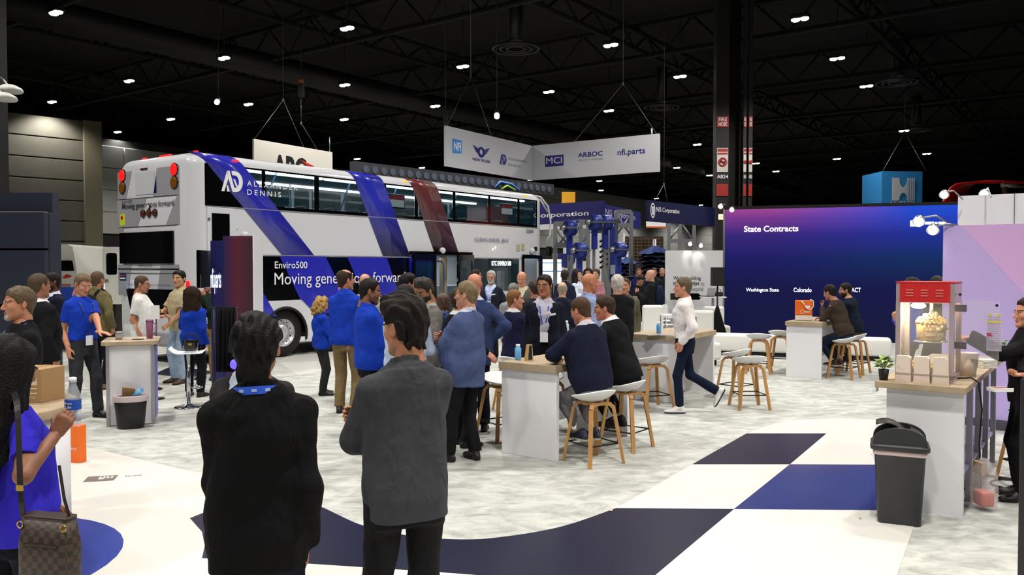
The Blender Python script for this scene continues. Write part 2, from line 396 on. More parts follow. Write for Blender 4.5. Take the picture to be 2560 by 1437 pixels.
def make_head(C, Rm, S, sp, v, skin_i):
    """head field in the head frame, then turned by Rm and set at C; returns verts, quads, material ids"""
    fem = sp.get('fem', False); jw = .94 if fem else 1.
    pr = [(ell((0, -.014, .034), (.076, .097, .09)), .02), (ell((0, .028, -.03), (.061 * jw, .062, .085)), .03),
          (cap((.044 * jw, .0, -.055), (.012, .068, -.1), .022, .018), .03), (cap((-.044 * jw, .0, -.055), (-.012, .068, -.1), .022, .018), .03),
          (ell((0, .073, -.101), (.02, .016, .016)), .02), (ell((.041, .055, -.022), (.022, .025, .024)), .02), (ell((-.041, .055, -.022), (.022, .025, .024)), .02),
          (ell((.03, .082, .021), (.024, .011, .008)), .012), (ell((-.03, .082, .021), (.024, .011, .008)), .012),
          (cap((0, -.03, -.05), (0, -.045, -.17), .056, .058), .03)]
    F = Field((-.105, -.13, -.17), (.105, .13, .15), v)
    for q, k in pr: F.put(q, k)
    for x in (-1, 1): F.put(ell((x * .032, .101, .003), (.0185, .017, .0125)), .010, cut=True)
    for x in (-1, 1): F.put(ell((x * .0315, .0765, .003), .0125), .001)
    F.put(cap((0, .087, .012), (0, .107, -.03), .0075, .0125), .012); F.put(ell((.0125, .096, -.034), (.008, .01, .007)), .006); F.put(ell((-.0125, .096, -.034), (.008, .01, .007)), .006)
    F.put(ell((0, .088, -.0615), (.023, .009, .0055)), .004); F.put(ell((0, .087, -.0725), (.019, .009, .0058)), .004)
    for x in (-1, 1):
        Rr = np.array(Matrix.Rotation(x * -.35, 3, 'Z') @ Matrix.Rotation(.2, 3, 'X'), np.float32)
        F.put(ell((x * .081, -.016, -.004), (.0075, .019, .031), Rr), .008); F.put(ell((x * .09, -.012, -.002), (.005, .01, .018), Rr), .004, cut=True)
    vt, q = F.mesh(); fc = vt[q].mean(1); x, y, z = np.abs(fc[:, 0]), fc[:, 1], fc[:, 2]; mi = np.full(len(q), skin_i, np.int32)
    mi[(y > .083) & (((x / .025) ** 2 + ((z + .067) / .012) ** 2) < 1)] = 1                       # lips
    ez = ((x - .0315) / .0125) ** 2 + ((z - .003) / .0072) ** 2
    mi[(ez < 1) & (y > .07)] = 2
    mi[(ez < 1) & (np.sqrt((x - .0315) ** 2 + (z - .003) ** 2) < .0066) & (y > .07)] = 3        # iris
    mi[(ez < 1.5) & (ez >= 1) & (z > .006) & (y > .07)] = 6        # lash line
    mi[(y > .05) & (x > .011) & (x < .054) & (np.abs(z - (.0235 + .12 * (x - .012) * (1 - (x - .012) / .06))) < .0052)] = 4   # brows
    b = sp.get('beard')
    if b:
        low = (z < -.043) & (y > -.005) & (z > -.125) if b != 'goatee' else (x < .03) & (y > .055) & (z < -.045)
        line = (z < -.02 - .9 * np.maximum(.045 - np.abs(y - .02), 0)) if b == 'full' else low
        mi[(low | (line & (y > -.012) & (y < .05) & (x > .045))) & (mi == skin_i) & (z > -.122)] = 5
    return (vt * S) @ Rm.T + C, q, mi
def make_hair(C, Rm, S, sp, v):
    st = sp.get('hair', 'short')
    if st == 'bald': return None
    th = sp.get('hth', {'crew': .006, 'short': .013, 'messy': .022, 'side': .017, 'ring': .007, 'thin': .008}.get(st, .016))
    lo, hi = (-.15, -.19, -.16), (.15, .15, .2)
    if st in ('long', 'shoulder'): lo = (-.19, -.22, -.52 if st == 'long' else -.36)
    if st == 'curly': lo, hi = (-.18, -.2, -.24), (.18, .15, .2)
    F = Field(lo, hi, v); X, Y, Z = F.ax[0][:, None, None], F.ax[1][None, :, None], F.ax[2][None, None, :]
    base_d = ell((0, -.014, .034), A(.076, .097, .09))[0](X, Y, Z); base_d = smin(base_d, cap((0, -.032, -.04), (0, -.047, -.17), .057, .059)[0](X, Y, Z), .03); F.F = base_d.astype(np.float32) - .002
    if st == 'side': F.put(cap((-.03, .055, .118), (.035, .03, .128), .026, .026), .025); F.put(ell((0, .0, .08), (.08, .1, .065)), .02)
    fr = sp.get('line', .075)                                        # height of the hair line on the forehead
    nap = sp.get('nape', -.088); yl = [-.13, -.075, -.05, -.034, -.02, .008, .022, .045, .062, .085, .13]; zl = [nap, nap, -.06, -.035, .012, .012, -.012, .045, fr - .008, fr, fr]
    if sp.get('fem') and st != 'crew': zl = [-.09, -.09, -.085, -.07, -.05, -.04, -.02, .03, fr - .01, fr, fr]
    if st == 'curly': F.put(ell((0, -.03, -.02), (.115, .105, .13)), .03); F.put(ell((.07, -.02, -.1), (.05, .07, .07)), .02); F.put(ell((-.07, -.02, -.1), (.05, .07, .07)), .02); F.put(ell((0, -.07, -.12), (.09, .05, .06)), .02); zl = [-.3, -.3, -.3, -.3, -.25, -.25, -.2, .0, .06, .08, .08]
    if st in ('long', 'shoulder'):
        L = .44 if st == 'long' else .27
        F.put(cap((0, -.065, .02), (0, -.085, -L), .1, .085, (A(0, 1, 0), .5)), .04)
        for s_ in (-1, 1): F.put(cap((s_ * .062, -.03, .02), (s_ * .085, -.035, -L * .75), .045, .05, (A(1, 0, 0), .6)), .03)
        zl = [-.6, -.6, -.6, -.6, -.55, -.55, -.5, .0, .05, .075, .08]
    zline = np.interp(F.ax[1], yl, zl)[None, :, None] * np.ones_like(Z) 
    cutf = zline - Z
    grow = np.clip((Z - zline) / .05, .12, 1) * th; F.F -= grow.astype(np.float32)      # thin at the hair line, full above
    if st in ('curly', 'long', 'shoulder'):                           # open in front of the face and ears
        cutf = np.maximum(np.where(Z < .06, (Y - (.03 + .25 * np.maximum(Z, -.2)*0)) , -1), np.where((np.abs(X) < .2) & (Y > .03), fr - Z, -1))
    if st == 'ring' or sp.get('crown'):
        zz = sp.get('crown', .05); cutf = np.maximum(cutf, Z - (np.interp(F.ax[1], [-.13, -.08, -.02, .03], [zz + .03, zz + .02, zz, zz - .02])[None, :, None]))
    F.F = np.maximum(F.F, cutf.astype(np.float32))
    amp = {'crew': .0012, 'ring': .0012, 'thin': .002, 'curly': .011, 'long': .0028, 'shoulder': .004, 'side': .005, 'messy': .0045}.get(st, .0035); r = np.random.RandomState(sp.get('seed', 3)); n = 0
    for i in range(5):
        a = r.uniform(-1, 1, 3) * (A(150, 60, 60) if st not in ('long', 'shoulder') else A(190, 90, 10)); b = r.uniform(-1, 1, 3) * 35
        if st == 'curly': a = r.uniform(-1, 1, 3) * 75
        if st in ('messy', 'side'): a = r.uniform(-1, 1, 3) * A(210, 50, 70)
        n = n + np.sin(X * a[0] + Y * a[1] + Z * a[2] + i + 1.6 * np.sin(X * b[0] + Y * b[1] + Z * b[2]))
    F.F += (amp * .55 * n).astype(np.float32)
    vt, q = F.mesh()
    if len(vt) == 0: return None
    if v < .006: vt = relax(vt, q, 1, .3)
    return (vt * S) @ Rm.T + C, q

def hair_mat(col):
    key = 'hair_' + col
    if key in _M: return _M[key]
    m = mat(key, col, .6, var=.35, vscale=55, bump=.6, bscale=130, spec=.2); return m
def person(label, sp):
    """sp: px,top (crown pixel) and depth Y, or loc; face heading in degrees (0 = away from the camera, 90 = to the left, 180 = to the camera)"""
    P = D(sp['px'], sp['top'], sp['Y']) if 'at' not in sp else Vector((0, 0, 0)); crown = sp.get('crown_z', P.z); hd = math.radians(sp.get('face', 0)); lod = sp.get('lod', 1)
    v = (.0085, .0125, .018)[lod]; vh = (.0042, .0058, .0085)[lod]
    if 'at' in sp: P = Vector((sp['at'][0], sp['at'][1], 0)); crown = sp['crown_z']; sp['px'] = sp.get('px', int(abs(P.x) * 100))
    sit = sp.get('sit'); lean = math.radians(sp.get('lean', 0)); hp, hy = math.radians(sp.get('hp', 0)), math.radians(sp.get('hy', 0)); hr = math.radians(sp.get('hr', 0))
    lift = .85 * math.cos(lean) + .0
    if sit: S = sp.get('S', 1.0); pz = crown - (lift - .0) * S
    else: S = sp.get('S') or crown / (.93 + lift); pz = crown - lift * S
    fem = sp.get('fem', False); fat = sp.get('fat', .0); wd = sp.get('wide', 1.0) * (.9 if fem else 1.0)
    root = thing('person', label, 'person', (P.x, P.y, 0), hd, sp.get('group')); ty = sp.get('ty', 0.)
    O = A(0, ty - .12 * S * math.sin(lean) * (0 if sit else 1), pz); Rt = rot_mat(math.radians(sp.get('twist', 0)), lean, 0); T = lambda x, y, z: O + Rt @ (A(x, y, z) * S)
    ab = fat * A(.1, .45, .85, 1, .65, .25, 0, 0, 0)
    zs = A(-.14, 0, .08, .16, .28, .40, .49, .56, .62) * S
    w = (A(.150, .166, .160, .148, .155, .160, .138, .085, .06) * A(*([1.05 if fem else 1] * 3 + [.9 if fem else 1] + [wd] * 3 + [1, 1])) + ab * .35) * S
    d = (A(.092, .114, .112, .106, .116, .122, .1, .072, .06) + ab * .5 + (A(0, 0, 0, 0, .006, .012, 0, 0, 0) if fem else 0)) * S; cy = (A(-.006, -.006, 0, .004, .008, .006, -.008, -.02, -.026) + ab * .35) * S
    trunk = lambda dl, z0, z1, dd=0.: loft(O, Rt, zs, w + dl, d + dl, cy, z0 * S, z1 * S)
    # limbs
    sj = [T(s_ * .158 * wd, -.012, .472) for s_ in (1, -1)]; arms = sp.get('arms', ('down', 'down')); W_inv = np.array(Matrix.Rotation(-hd, 3, 'Z'), np.float32); limb = []
    for i, s_ in enumerate((1, -1)):
        a = arms[i]; a = ARM[a] if isinstance(a, str) else a; wr, pole, fd, pn, curl = a
        if wr[0] == 'w': t = W_inv @ (A(*wr[1:]) - A(P.x, P.y, 0)); fdv = W_inv @ A(*fd); pnv = W_inv @ A(*pn); pole_v = W_inv @ A(*pole) if len(pole) == 3 else None
        else: t = T(s_ * wr[0], wr[1], wr[2]); fdv = Rt @ A(s_ * fd[0], fd[1], fd[2]); pnv = Rt @ A(s_ * pn[0], pn[1], pn[2]); pole_v = Rt @ A(s_ * pole[0], pole[1], pole[2])
        e, t = ik(sj[i], t, .285 * S, .262 * S, pole_v); limb.append((sj[i], e, t, fdv, pnv, curl, s_))
    hj = [T(s_ * .088, 0, -.03) for s_ in (1, -1)]; legs = []; L1, L2 = .415 * S, .415 * S
    ft = sp.get('feet', ((.11, .0, 0.), (.11, .05, 0.)))               # ankle outward, front, height, toe-out
    for i, s_ in enumerate((1, -1)):
        fx = ft[i]; an = A(s_ * fx[0] * S, fx[1] * S, .085 * S + fx[2]); pole = (s_ * .15, 1, .25 if sit else 0.); k, an = ik(hj[i], an, L1, L2, pole)
        legs.append((hj[i], k, an, fx[3] if len(fx) > 3 else 12, fx[4] if len(fx) > 4 else 0))
    r = lambda x: x * S
    body = [(trunk(0, -.12, .60), .03)]
    for j, e, t, *_ in limb: body += [(cap(j, e, r(.048), r(.04)), .03), (cap(e, t, r(.04), r(.028)), .02), (cap(T(0, -.025, .525), j, r(.045), r(.046)), .035)]
    for h, k, a, *_ in legs: body += [(cap(h, k, r(.076 * min(sp.get('slim', 1), 1)), r(.052 * min(sp.get('slim', 1), 1))), .03), (cap(k, a, r(.05 * min(sp.get('slim', 1), 1)), r(.036)), .02)]
    nb = T(0, -.02, .56); hc = T(0, .012, 0) * 0
    hc = nb + Rt @ (A(0, .028, .175) * S) ; yawm = rot_mat(math.radians(sp.get('twist', 0)) + hy, lean * .35 + hp, hr)
    hc = hc + A(0, .05 * math.sin(hp), -.02 * (1 - math.cos(hp))) * S
    body += [(cap(nb, hc + yawm @ A(0, -.03, -.06) * S, r(.058), r(.054)), .02)]
    skin = sp.get('skin', '#c98f70'); hcol = sp.get('hcol', '#2a1d16'); lod_v = v * 1.25
    lo, hi = bounds([p for p, k in body], .04); F = Field(lo, hi, lod_v)
    for p, k in body: F.put(p, k)
    if sit: seat_press(F)
    vb, qb = F.mesh(); parts = [(vb, qb, 0)]
    vt, q, mi = make_head(hc, yawm, S * sp.get('head', 1.05), sp, vh, 0); parts.append((vt, q, mi))
    for (j, e, t, fdv, pnv, curl, s_) in limb:
        if not sp.get('nohands'): hv, hq = hand_parts(t, fdv, pnv, s_, S * (.93 if fem else 1.), curl, vh * .95); parts.append((hv, hq, 0))
    bm_ = mat('lips_' + skin, tuple(c * f for c, f in zip(lin(skin), (.8, .5, .5))), .45)
    to_mesh('body', parts, [skin_mat(skin), bm_, mat('eye_white', '#e6e2dc', .25), mat('eye_iris', '#2a1c12', .2), hair_mat(sp.get('brow', hcol)), mat('beard_' + sp.get('bcol', hcol), sp.get('bcol', hcol), .8, var=.25, vscale=120), mat('eye_lash', '#20140f', .6)], root)
    H_ = make_hair(hc, yawm, S * sp.get('head', 1.05), sp, vh * (.9 if lod == 0 else 1.))
    if H_: to_mesh('hair', [(H_[0], H_[1], 0)], [hair_mat(hcol)], root)
    # trousers
    wr_s = int(sp['px'] * 7 + 3) % 9999; dl = .012
    tr = [(trunk((.004 if any(k_ in ('tee', 'poloout', 'blazer', 'jacket', 'coat', 'sweater', 'shirtout', 'rolled') for k_, c_ in sp.get('tops', [])) else .009) * S, -.14, .09), .03)]; tw = sp.get('slim', 1.0)
    for h, k, a, *_ in legs:
        d_ = nrm(a - k); tr += [(cap(h, k, r(.089 * tw), r(.069 * tw)), .035), (cap(k, a + d_ * r(.0), r(.067 * tw), r(.062 * tw)), .02)]
    if sp.get('shorts_only') is None:
        lo, hi = bounds([p for p, k in tr], .03); F = Field(lo, hi, v)
        for p, k in tr: F.put(p, k)
        wrinkle(F, .005, wr_s, .6)
        for h, k, a, *_ in legs:
            d_ = nrm(a - k); F.put(cap(a + d_ * r(.10), a + d_ * r(.16), r(.11), r(.11)), .004, cut=True)
        if sit: seat_press(F)
        q = F.mesh(); to_mesh('trousers', [(relax(*q), q[1], 0)], [cloth(sp.get('pants', '#16171c'))], root)
        if not sit and sp.get('belt'):
            F = Field(T(-.3, -.3, .06) - .05, T(.3, .3, .12) + .05, v); F.put(trunk(.018 * S, .075, .108), .004); q = F.mesh(); to_mesh('belt', [(q[0], q[1], 0)], [mat('belt_leather', '#15110e', .4)], root)
    # shoes
    for h, k, a, to, tip in legs:
        s_ = 1 if h is legs[0][0] else -1; Rf = np.array(Matrix.Rotation(math.radians(-s_ * to), 3, 'Z') @ Matrix.Rotation(math.radians(-tip), 3, 'X'), np.float32)
        pr = [(ell((0, -.045, .036), (.036, .045, .04)), .02), (cap((0, -.02, .085), (0, .06, .05), .043, .036), .03), (ell((0, .095, .028), (.047, .075, .034)), .03), (ell((.004, .15, .024), (.04, .055, .027)), .02), (cap((0, -.04, .012), (0, .13, .012), .04, .046, (A(0, 0, 1), .5)), .01)]
        F = Field((-.08, -.12, -.03), (.08, .23, .16), min(v, .0095))
        for p, kk in pr: F.put(p, kk)
        F.F = np.maximum(F.F, (.0 - F.ax[2])[None, None, :]); vt, q = F.mesh(); m_i = (vt[q].mean(1)[:, 2] < .02).astype(np.int32)
        vt = (vt * S) @ Rf.T + (a - Rf @ A(0, -.01, .085) * S); sh = sp.get('shoes', '#0f0f10')
        to_mesh('shoe', [(vt, q, m_i)], [mat('shoe_' + sh, sh, .45), mat('sole_' + sp.get('sole', '#111111'), sp.get('sole', '#111111'), .7)], root)
    # tops: list of (kind, colour)
    for kind, colr in sp.get('tops', [('shirt', '#dddddd')]):
        name, dl, z0, z1, sleeve = {'shirt': ('shirt', .014, .07, .585, 1.), 'tee': ('shirt', .022, -.08, .555, .55), 'polo': ('polo_shirt', .02, .05, .575, .58), 'poloout': ('polo_shirt', .022, -.10, .575, .6),
            'blazer': ('blazer', .028, -.17, .575, 1.02), 'jacket': ('jacket', .027, -.06, .60, 1.0), 'coat': ('jacket', .036, -.2, .59, 1.0), 'sweater': ('sweater', .024, -.06, .575, 1.0), 'shirtout': ('shirt', .022, -.12, .585, 1.0), 'rolled': ('shirt', .024, -.10, .585, .8)}[kind]
        if sit and z0 < -.06: z0 = -.09
        dl *= S; pr = [(trunk(dl, z0, .56), .03), (trunk(.012 * S, .5, z1), .02)]; arm_pr = []
        for j, e, t, *_ in limb:
            pr.append((cap(T(0, -.025, .52), j, r(.048) + dl * .4, r(.047) + dl * .45), .035))
            if sleeve < .7: arm_pr.append((cap(j, j + (e - j) * sleeve * 1.25, r(.05) + dl * .45, r(.051) + dl * .5), .028))
            else:
                arm_pr.append((cap(j, e, r(.05) + dl * .5, r(.046) + dl * .45), .028)); f2 = .62 if sleeve < .95 else 1.
                arm_pr.append((cap(e, e + (t - e) * f2, r(.05) + dl * .45, r(.038 if f2 == 1. else .046) + dl * .4), .016))
        lo, hi = bounds([p for p, k in pr + arm_pr], .04); F = Field(lo, hi, v)
        for p, k in pr + arm_pr: F.put(p, k)
        X, Y_, Z = F.ax[0][:, None, None] - O[0], F.ax[1][None, :, None] - O[1], F.ax[2][None, None, :] - O[2]
        wrinkle(F, .0075 if kind in ('blazer', 'coat', 'jacket') else .005 if sleeve < .7 else .009, wr_s + 5, .8)
        for j, e, t, *_ in limb:                                         # clean cuffs
            if sleeve >= .95: dd = nrm(t - e); c0 = t + dd * r(.055); F.put(cap(c0, c0 + dd * r(.05), r(.055)), .004, cut=True)
            elif sleeve > .7: dd = nrm(t - e); c0 = e + (t - e) * .62; F.put(cap(c0 - dd * .01, c0 + dd * .02, r(.054)), .006); F.put(cap(c0 + dd * r(.085), c0 + dd * r(.12), r(.07)), .003, cut=True)
            else: dd = nrm(e - j); c0 = j + (e - j) * sleeve * 1.25; F.put(cap(c0 + dd * r(.06), c0 + dd * r(.12), r(.085)), .004, cut=True)
        F.put(cap(nb + Rt @ A(0, 0, .03) * S, nb + Rt @ A(0, .01, .2) * S, r(.061), r(.064)), .004, cut=True)   # neck hole
        if kind in ('blazer', 'coat') or (kind == 'jacket' and len(sp['tops']) > 1):
            LX, LY, LZ = [X * Rt[0, i] + Y_ * Rt[1, i] + Z * Rt[2, i] for i in range(3)]
            zb = sp.get('button', .17) * S; opn = sp.get('open', .016) * S
            wedge = np.maximum(np.abs(LX) - (opn + np.clip(LZ - zb, 0, None) * .235), .03 * S - LY)
            if not sp.get('open'): wedge = np.maximum(wedge, zb - .02 - LZ)
            F.F = np.maximum(F.F, -wedge.astype(np.float32))
            dep = lambda z: np.interp(z, zs / S, d / S) + np.interp(z, zs / S, cy / S)
            for s_ in (1, -1):
                zq = (sp.get('button', .17) + .02, .34, .44, .53); pts = [T(s_ * (.03 + max(z - zb / S, 0) * .24), dep(z) * (.99 if z < .5 else .7) + .016, z) for z in zq]
                for p0, p1, r0, r1 in zip(pts, pts[1:], (.016, .026, .03), (.026, .03, .02)): F.put(cap(p0, p1, r(r0), r(r1), (Rt[:, 1], .4)), .004)
            ring = [T(.07 * math.cos(t_), -.022 + .066 * math.sin(t_), .565 + .012 * -math.sin(t_)) for t_ in np.linspace(math.pi * .9, math.pi * 2.1, 8)]
            for p0, p1 in zip(ring, ring[1:]): F.put(cap(p0, p1, r(.014), r(.014)), .006)
        elif kind in ('jacket', 'shirt', 'shirtout', 'rolled', 'polo', 'poloout'):                                    # collar
            ring = [T(.069 * math.cos(t_), -.022 + .068 * math.sin(t_), .577 + (.012 if kind == 'jacket' else 0) + .022 * -math.sin(t_)) for t_ in np.linspace(math.pi * .52, math.pi * 2.48, 13)]
            for p0, p1 in zip(ring, ring[1:]):
                F.put(cap(p0, p1, r(.012), r(.012)), .005); u_ = Rt @ A(0, 0, .02) * S; F.put(cap(p0 * .985 + np.array([nb[0], nb[1], p0[2]]) * .015 + u_, p1 * .985 + np.array([nb[0], nb[1], p1[2]]) * .015 + u_, r(.009), r(.009)), .008)
        if sit: seat_press(F)
        q = F.mesh(); cm = cloth(colr)
        o = to_mesh(name, [(relax(*q), q[1], 0)], [cm], root)
    ob = root
    dep = lambda z, x=0.: (float(np.interp(z, zs / S, cy / S)) + float(np.interp(z, zs / S, d / S)) * max(1 - (abs(x) / float(np.interp(z, zs / S, w / S))) ** 2.4, .05) ** (1 / 2.4))
    th = .034 if any(k in ('blazer', 'coat', 'jacket') for k, c in sp.get('tops', [])) and len(sp.get('tops', [])) == 1 else .024
    if sp.get('lanyard'):
        zs_l = sp.get('lan_z', .26); lm = mat('lanyard_' + sp['lanyard'], sp['lanyard'], .6); mb = MB()
        for s_ in (1, -1):
            pts = [T(0, -.088, .585), T(s_ * .05, -.075, .59), T(s_ * .083, -.02, .58), T(s_ * .085, .045, .55)] + [T(s_ * sp.get('lan_w', .085) * (z - zs_l) / (.5 - zs_l) + s_ * .006, dep(z, .05) + th, z) for z in np.linspace(.49, zs_l, 6)]
            mb.ribbon(pts, .018 * S, .003, [Rt @ A(0, 0, 1), Rt @ A(0, 0, 1), Rt @ A(0, .5, 1), Rt @ A(1, .0, 0)] + [Rt @ A(1, 0, 0)] * 6)
        mb.build('lanyard', lm, root)
        if sp.get('badge', True):
            c = T(0, dep(zs_l - .05) + th + .008, zs_l - .055); mb = MB(); mb.box(c, (.095 * S, .004, .12 * S), R=Matrix(Rt.tolist())); mb.build('name_badge', mat('badge_card', '#e9ebf0', .4), root)
    if sp.get('nametag'):
        x_, z_ = (.105, .40); c = T(-x_, dep(z_, x_) + .042, z_); mb = MB(); mb.box(c, (.075, .005, .026), R=Matrix((Rt @ rot_mat(.35, 0, .15)).tolist())); mb.build('name_tag', mat('badge_card', '#e9ebf0', .4), root)
    if sp.get('glasses'):
        mb = MB(); hS = S * sp.get('head', 1.05); g = lambda x, y, z: hc + yawm @ (A(x, y, z) * hS); rr = .0016
        for s_ in (1, -1):
            mb.tube([g(s_ * .033 + .024 * math.cos(t_), .1 - .004 * math.cos(t_) * s_, .002 + .017 * math.sin(t_)) for t_ in np.linspace(0, 2 * math.pi, 14)[:-1]], rr, 5, True)
            mb.tube([g(s_ * .057, .095, .008), g(s_ * .078, .06, .01), g(s_ * .082, -.01, .006)], rr, 5)
        mb.tube([g(-.01, .101, .006), g(.01, .101, .006)], rr, 5)
        mb.build('glasses', mat('glasses_' + sp['glasses'], sp['glasses'], .3, .4), root)
    root['crown'] = float(crown)
    sp['_T'] = T; sp['_limb'] = limb; sp['_root'] = root; sp['_hc'] = hc
    return root
# ================================================================== hall
BA = math.atan2(BN.y, BN.x)              # booth frame: local x = BN (right), local y = BD (back)
def struct(o, label=None): return tag(o, label, kind='structure')
M_black = mat('black_paint', '#0b0b0c', .8); M_white = mat('white_laminate', '#e9e9ee', .4); M_dark = mat('dark_metal', '#1b1c1f', .5, .3)
M_steel = mat('brushed_steel', '#a8abb0', .35, .9); M_chrome = mat('chrome', '#d8dade', .12, 1.); M_wire = mat('steel_wire', '#70706c', .5, .6)
M_oak = mat('oak_top', '#a8957a', .55, var=.12, vscale=6, bump=.1, bscale=40); M_wood = mat('beech_leg', '#b98a52', .5, var=.1, vscale=12)
M_navy = mat('print_navy', '#0f1450', .35); M_blue = mat('print_blue', '#2f2fb4', .3); M_red = mat('red_plastic', '#c01d22', .4)
M_shell = mat('white_shell', '#eceef0', .45); M_leath = mat('white_vinyl_cover', '#e8e8e4', .5); M_letw = mat('letter_white', '#f2f3f6', .5); M_letn = mat('letter_navy', '#1b1d7a', .5)
M_letk = mat('letter_black', '#15161a', .5); M_letg = mat('letter_grey', '#8a8f9a', .5)

def carpet_mat():
    m = bpy.data.materials.new('grey_carpet'); m.use_nodes = True; nt = m.node_tree; b = nt.nodes['Principled BSDF']; b.inputs['Roughness'].default_value = .95; b.inputs['Specular IOR Level'].default_value = .1
    tc = nt.nodes.new('ShaderNodeTexCoord'); mp = nt.nodes.new('ShaderNodeMapping'); mp.inputs['Rotation'].default_value = (0, 0, BA); mp.inputs['Scale'].default_value = (1., 1.7, 1); nt.links.new(tc.outputs['Object'], mp.inputs[0])
    n = nt.nodes.new('ShaderNodeTexNoise'); n.inputs['Scale'].default_value = 3.6; n.inputs['Detail'].default_value = 8; n.inputs['Roughness'].default_value = .68; n.inputs['Distortion'].default_value = .6; nt.links.new(mp.outputs[0], n.inputs[0])
    r = nt.nodes.new('ShaderNodeValToRGB'); e = r.color_ramp.elements; e[0].position = .33; e[0].color = (*lin('#999b98'), 1); e[1].position = .60; e[1].color = (*lin('#c4c6c1'), 1)
    nt.links.new(n.outputs['Fac'], r.inputs[0]); nt.links.new(r.outputs[0], b.inputs['Base Color'])
    n2 = nt.nodes.new('ShaderNodeTexNoise'); n2.inputs['Scale'].default_value = 240; nt.links.new(tc.outputs['Object'], n2.inputs[0]); bp = nt.nodes.new('ShaderNodeBump'); bp.inputs['Strength'].default_value = .35; bp.inputs['Distance'].default_value = .01
    nt.links.new(n2.outputs['Fac'], bp.inputs['Height']); nt.links.new(bp.outputs[0], b.inputs['Normal']); return m
M_carpet = carpet_mat()
# hall floor, then booth carpet and the printed vinyl laid on it
mb = MB(); mb.box((10, 60, -.06), (200, 190, .1)); struct(mb.build('floor', mat('hall_concrete', '#55554f', .6, var=.15, vscale=.6)), 'grey concrete floor of the exhibition hall')
def flat(poly, z0, z1, name, m): mb = MB(); mb.prism([(p[0], p[1]) for p in poly], z0, z1); return mb.build(name, m)
cp = [(-14, -2), (14, -2), (14, 24), (-2, 27), (-14, 20)]
struct(flat(cp, -.008, 0., 'floor_carpet', M_carpet), 'light grey mottled carpet of the booth')
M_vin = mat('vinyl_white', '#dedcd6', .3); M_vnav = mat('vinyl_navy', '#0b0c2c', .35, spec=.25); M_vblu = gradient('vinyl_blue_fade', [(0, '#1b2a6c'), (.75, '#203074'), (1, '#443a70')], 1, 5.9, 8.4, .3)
def gp(*px): return [tuple(G(x, y)[:2]) for x, y in px]
def curve_px(pts, n=8):                         # smooth a polyline of floor points
    P = [Vector((*p, 0)) for p in pts]; out = []
    for i in range(len(P) - 1):
        p0, p1, p2, p3 = P[max(i - 1, 0)], P[i], P[i + 1], P[min(i + 2, len(P) - 1)]
        for k in range(n):
            t = k / n; out.append(.5 * ((2 * p1) + (p2 - p0) * t + (2 * p0 - 5 * p1 + 4 * p2 - p3) * t * t + (3 * p1 - p0 - 3 * p2 + p3) * t ** 3))
    return [(p.x, p.y) for p in out] + [tuple(P[-1][:2])]
floor_print = []
def vinyl(poly, m, z=.003, name='floor_vinyl', label=None):
    o = flat(poly, .0005, z, name, m); struct(o, label); return o
# white field sweeping from the round counter across the front to the checkered road
edge = curve_px(gp((540, 1193), (690, 1228), (790, 1262), (900, 1312), (1010, 1338), (1110, 1348), (1230, 1346), (1400, 1318), (1540, 1271)))
road_l = gp((1540, 1271), (1731, 1161), (1866, 1084)); road_top = curve_px(gp((1866, 1084), (1950, 1056), (2060, 1047), (2190, 1049), (2290, 1075)), 6)
white = gp((120, 1095)) + edge + road_l[1:] + road_top[1:] + [(3.75, 8.6), (3.35, 7.2)] + gp((2290, 1300), (2243, 1437)) + [(2.3, 4.2), (2.2, 2.2), (-6, 2.2), (-6, 8.5)]
vinyl(white, M_vin, .003, 'floor_vinyl_white', 'white vinyl floor sweeping around the round counter')
nav = gp((475, 1296), (560, 1262), (640, 1250), (760, 1250)) + [p for p in edge if p[0] > G(790, 1262).x - .05] + gp((1835, 1273), (1640, 1437), (1600, 1470), (1085, 1430), (760, 1409), (505, 1396), (512, 1365), (505, 1330))
def tile(px, m, label): vinyl(gp(*px), m, .0045, 'floor_tile', label)
vinyl(nav, M_vnav, .0045, 'floor_tile_band', 'navy vinyl band curving across the white floor')
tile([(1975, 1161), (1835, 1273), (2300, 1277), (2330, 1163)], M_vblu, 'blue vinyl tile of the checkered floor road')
tile([(1731, 1161), (1866, 1084), (2066, 1084), (1975, 1161)], M_vnav, 'dark navy vinyl tile of the checkered floor road')
vinyl(circ(-3.72, 5.4, 1.05, 40), gradient('vinyl_circle', [(0, '#1c2a78'), (1, '#2a3f98')], 0, -4.6, -2.6, .3), .0055, 'floor_disc', 'blue vinyl disc under the round counter')
# white and navy print near the bus
vinyl([(R_[0], R_[1]) for R_ in [G(690, 900), G(745, 938), G(842, 921), G(1010, 905), G(1100, 880)]] + [(-1.5, 19.5), (-4.8, 18.2)], M_vin, .003, 'floor_vinyl_strip', 'white vinyl strip in front of the bus')
vinyl(gp((280, 1010), (520, 948), (420, 944), (215, 985)), M_vin, .003, 'floor_vinyl_patch', 'white vinyl patch behind the left counter')
vinyl(gp((385, 935), (470, 945), (545, 930), (430, 915)), M_vnav, .004, 'floor_tile_patch', 'navy vinyl patch behind the left counter')
# floor decal near the round counter
dc = thing('floor_decal', 'small grey brown logo decal on the white vinyl floor', 'decal', (*G(252, 1197)[:2], .004))
mb = MB(); mb.box((0, 0, .0005), (.26, .2, .001), rz=.25); mb.build('backing', mat('decal_grey', '#6e625e', .5), dc)
text('nfi', .12, .1, Matrix.Rotation(math.pi + .25, 4, 'Z') @ Matrix.Translation((-.1, -.06, .001)), M_letw, dc, .02); text('parts', .14, .06, Matrix.Rotation(math.pi + .25, 4, 'Z') @ Matrix.Translation((-.34, -.07, .0)), mat('decal_grey', '#6e625e', .5), dc)
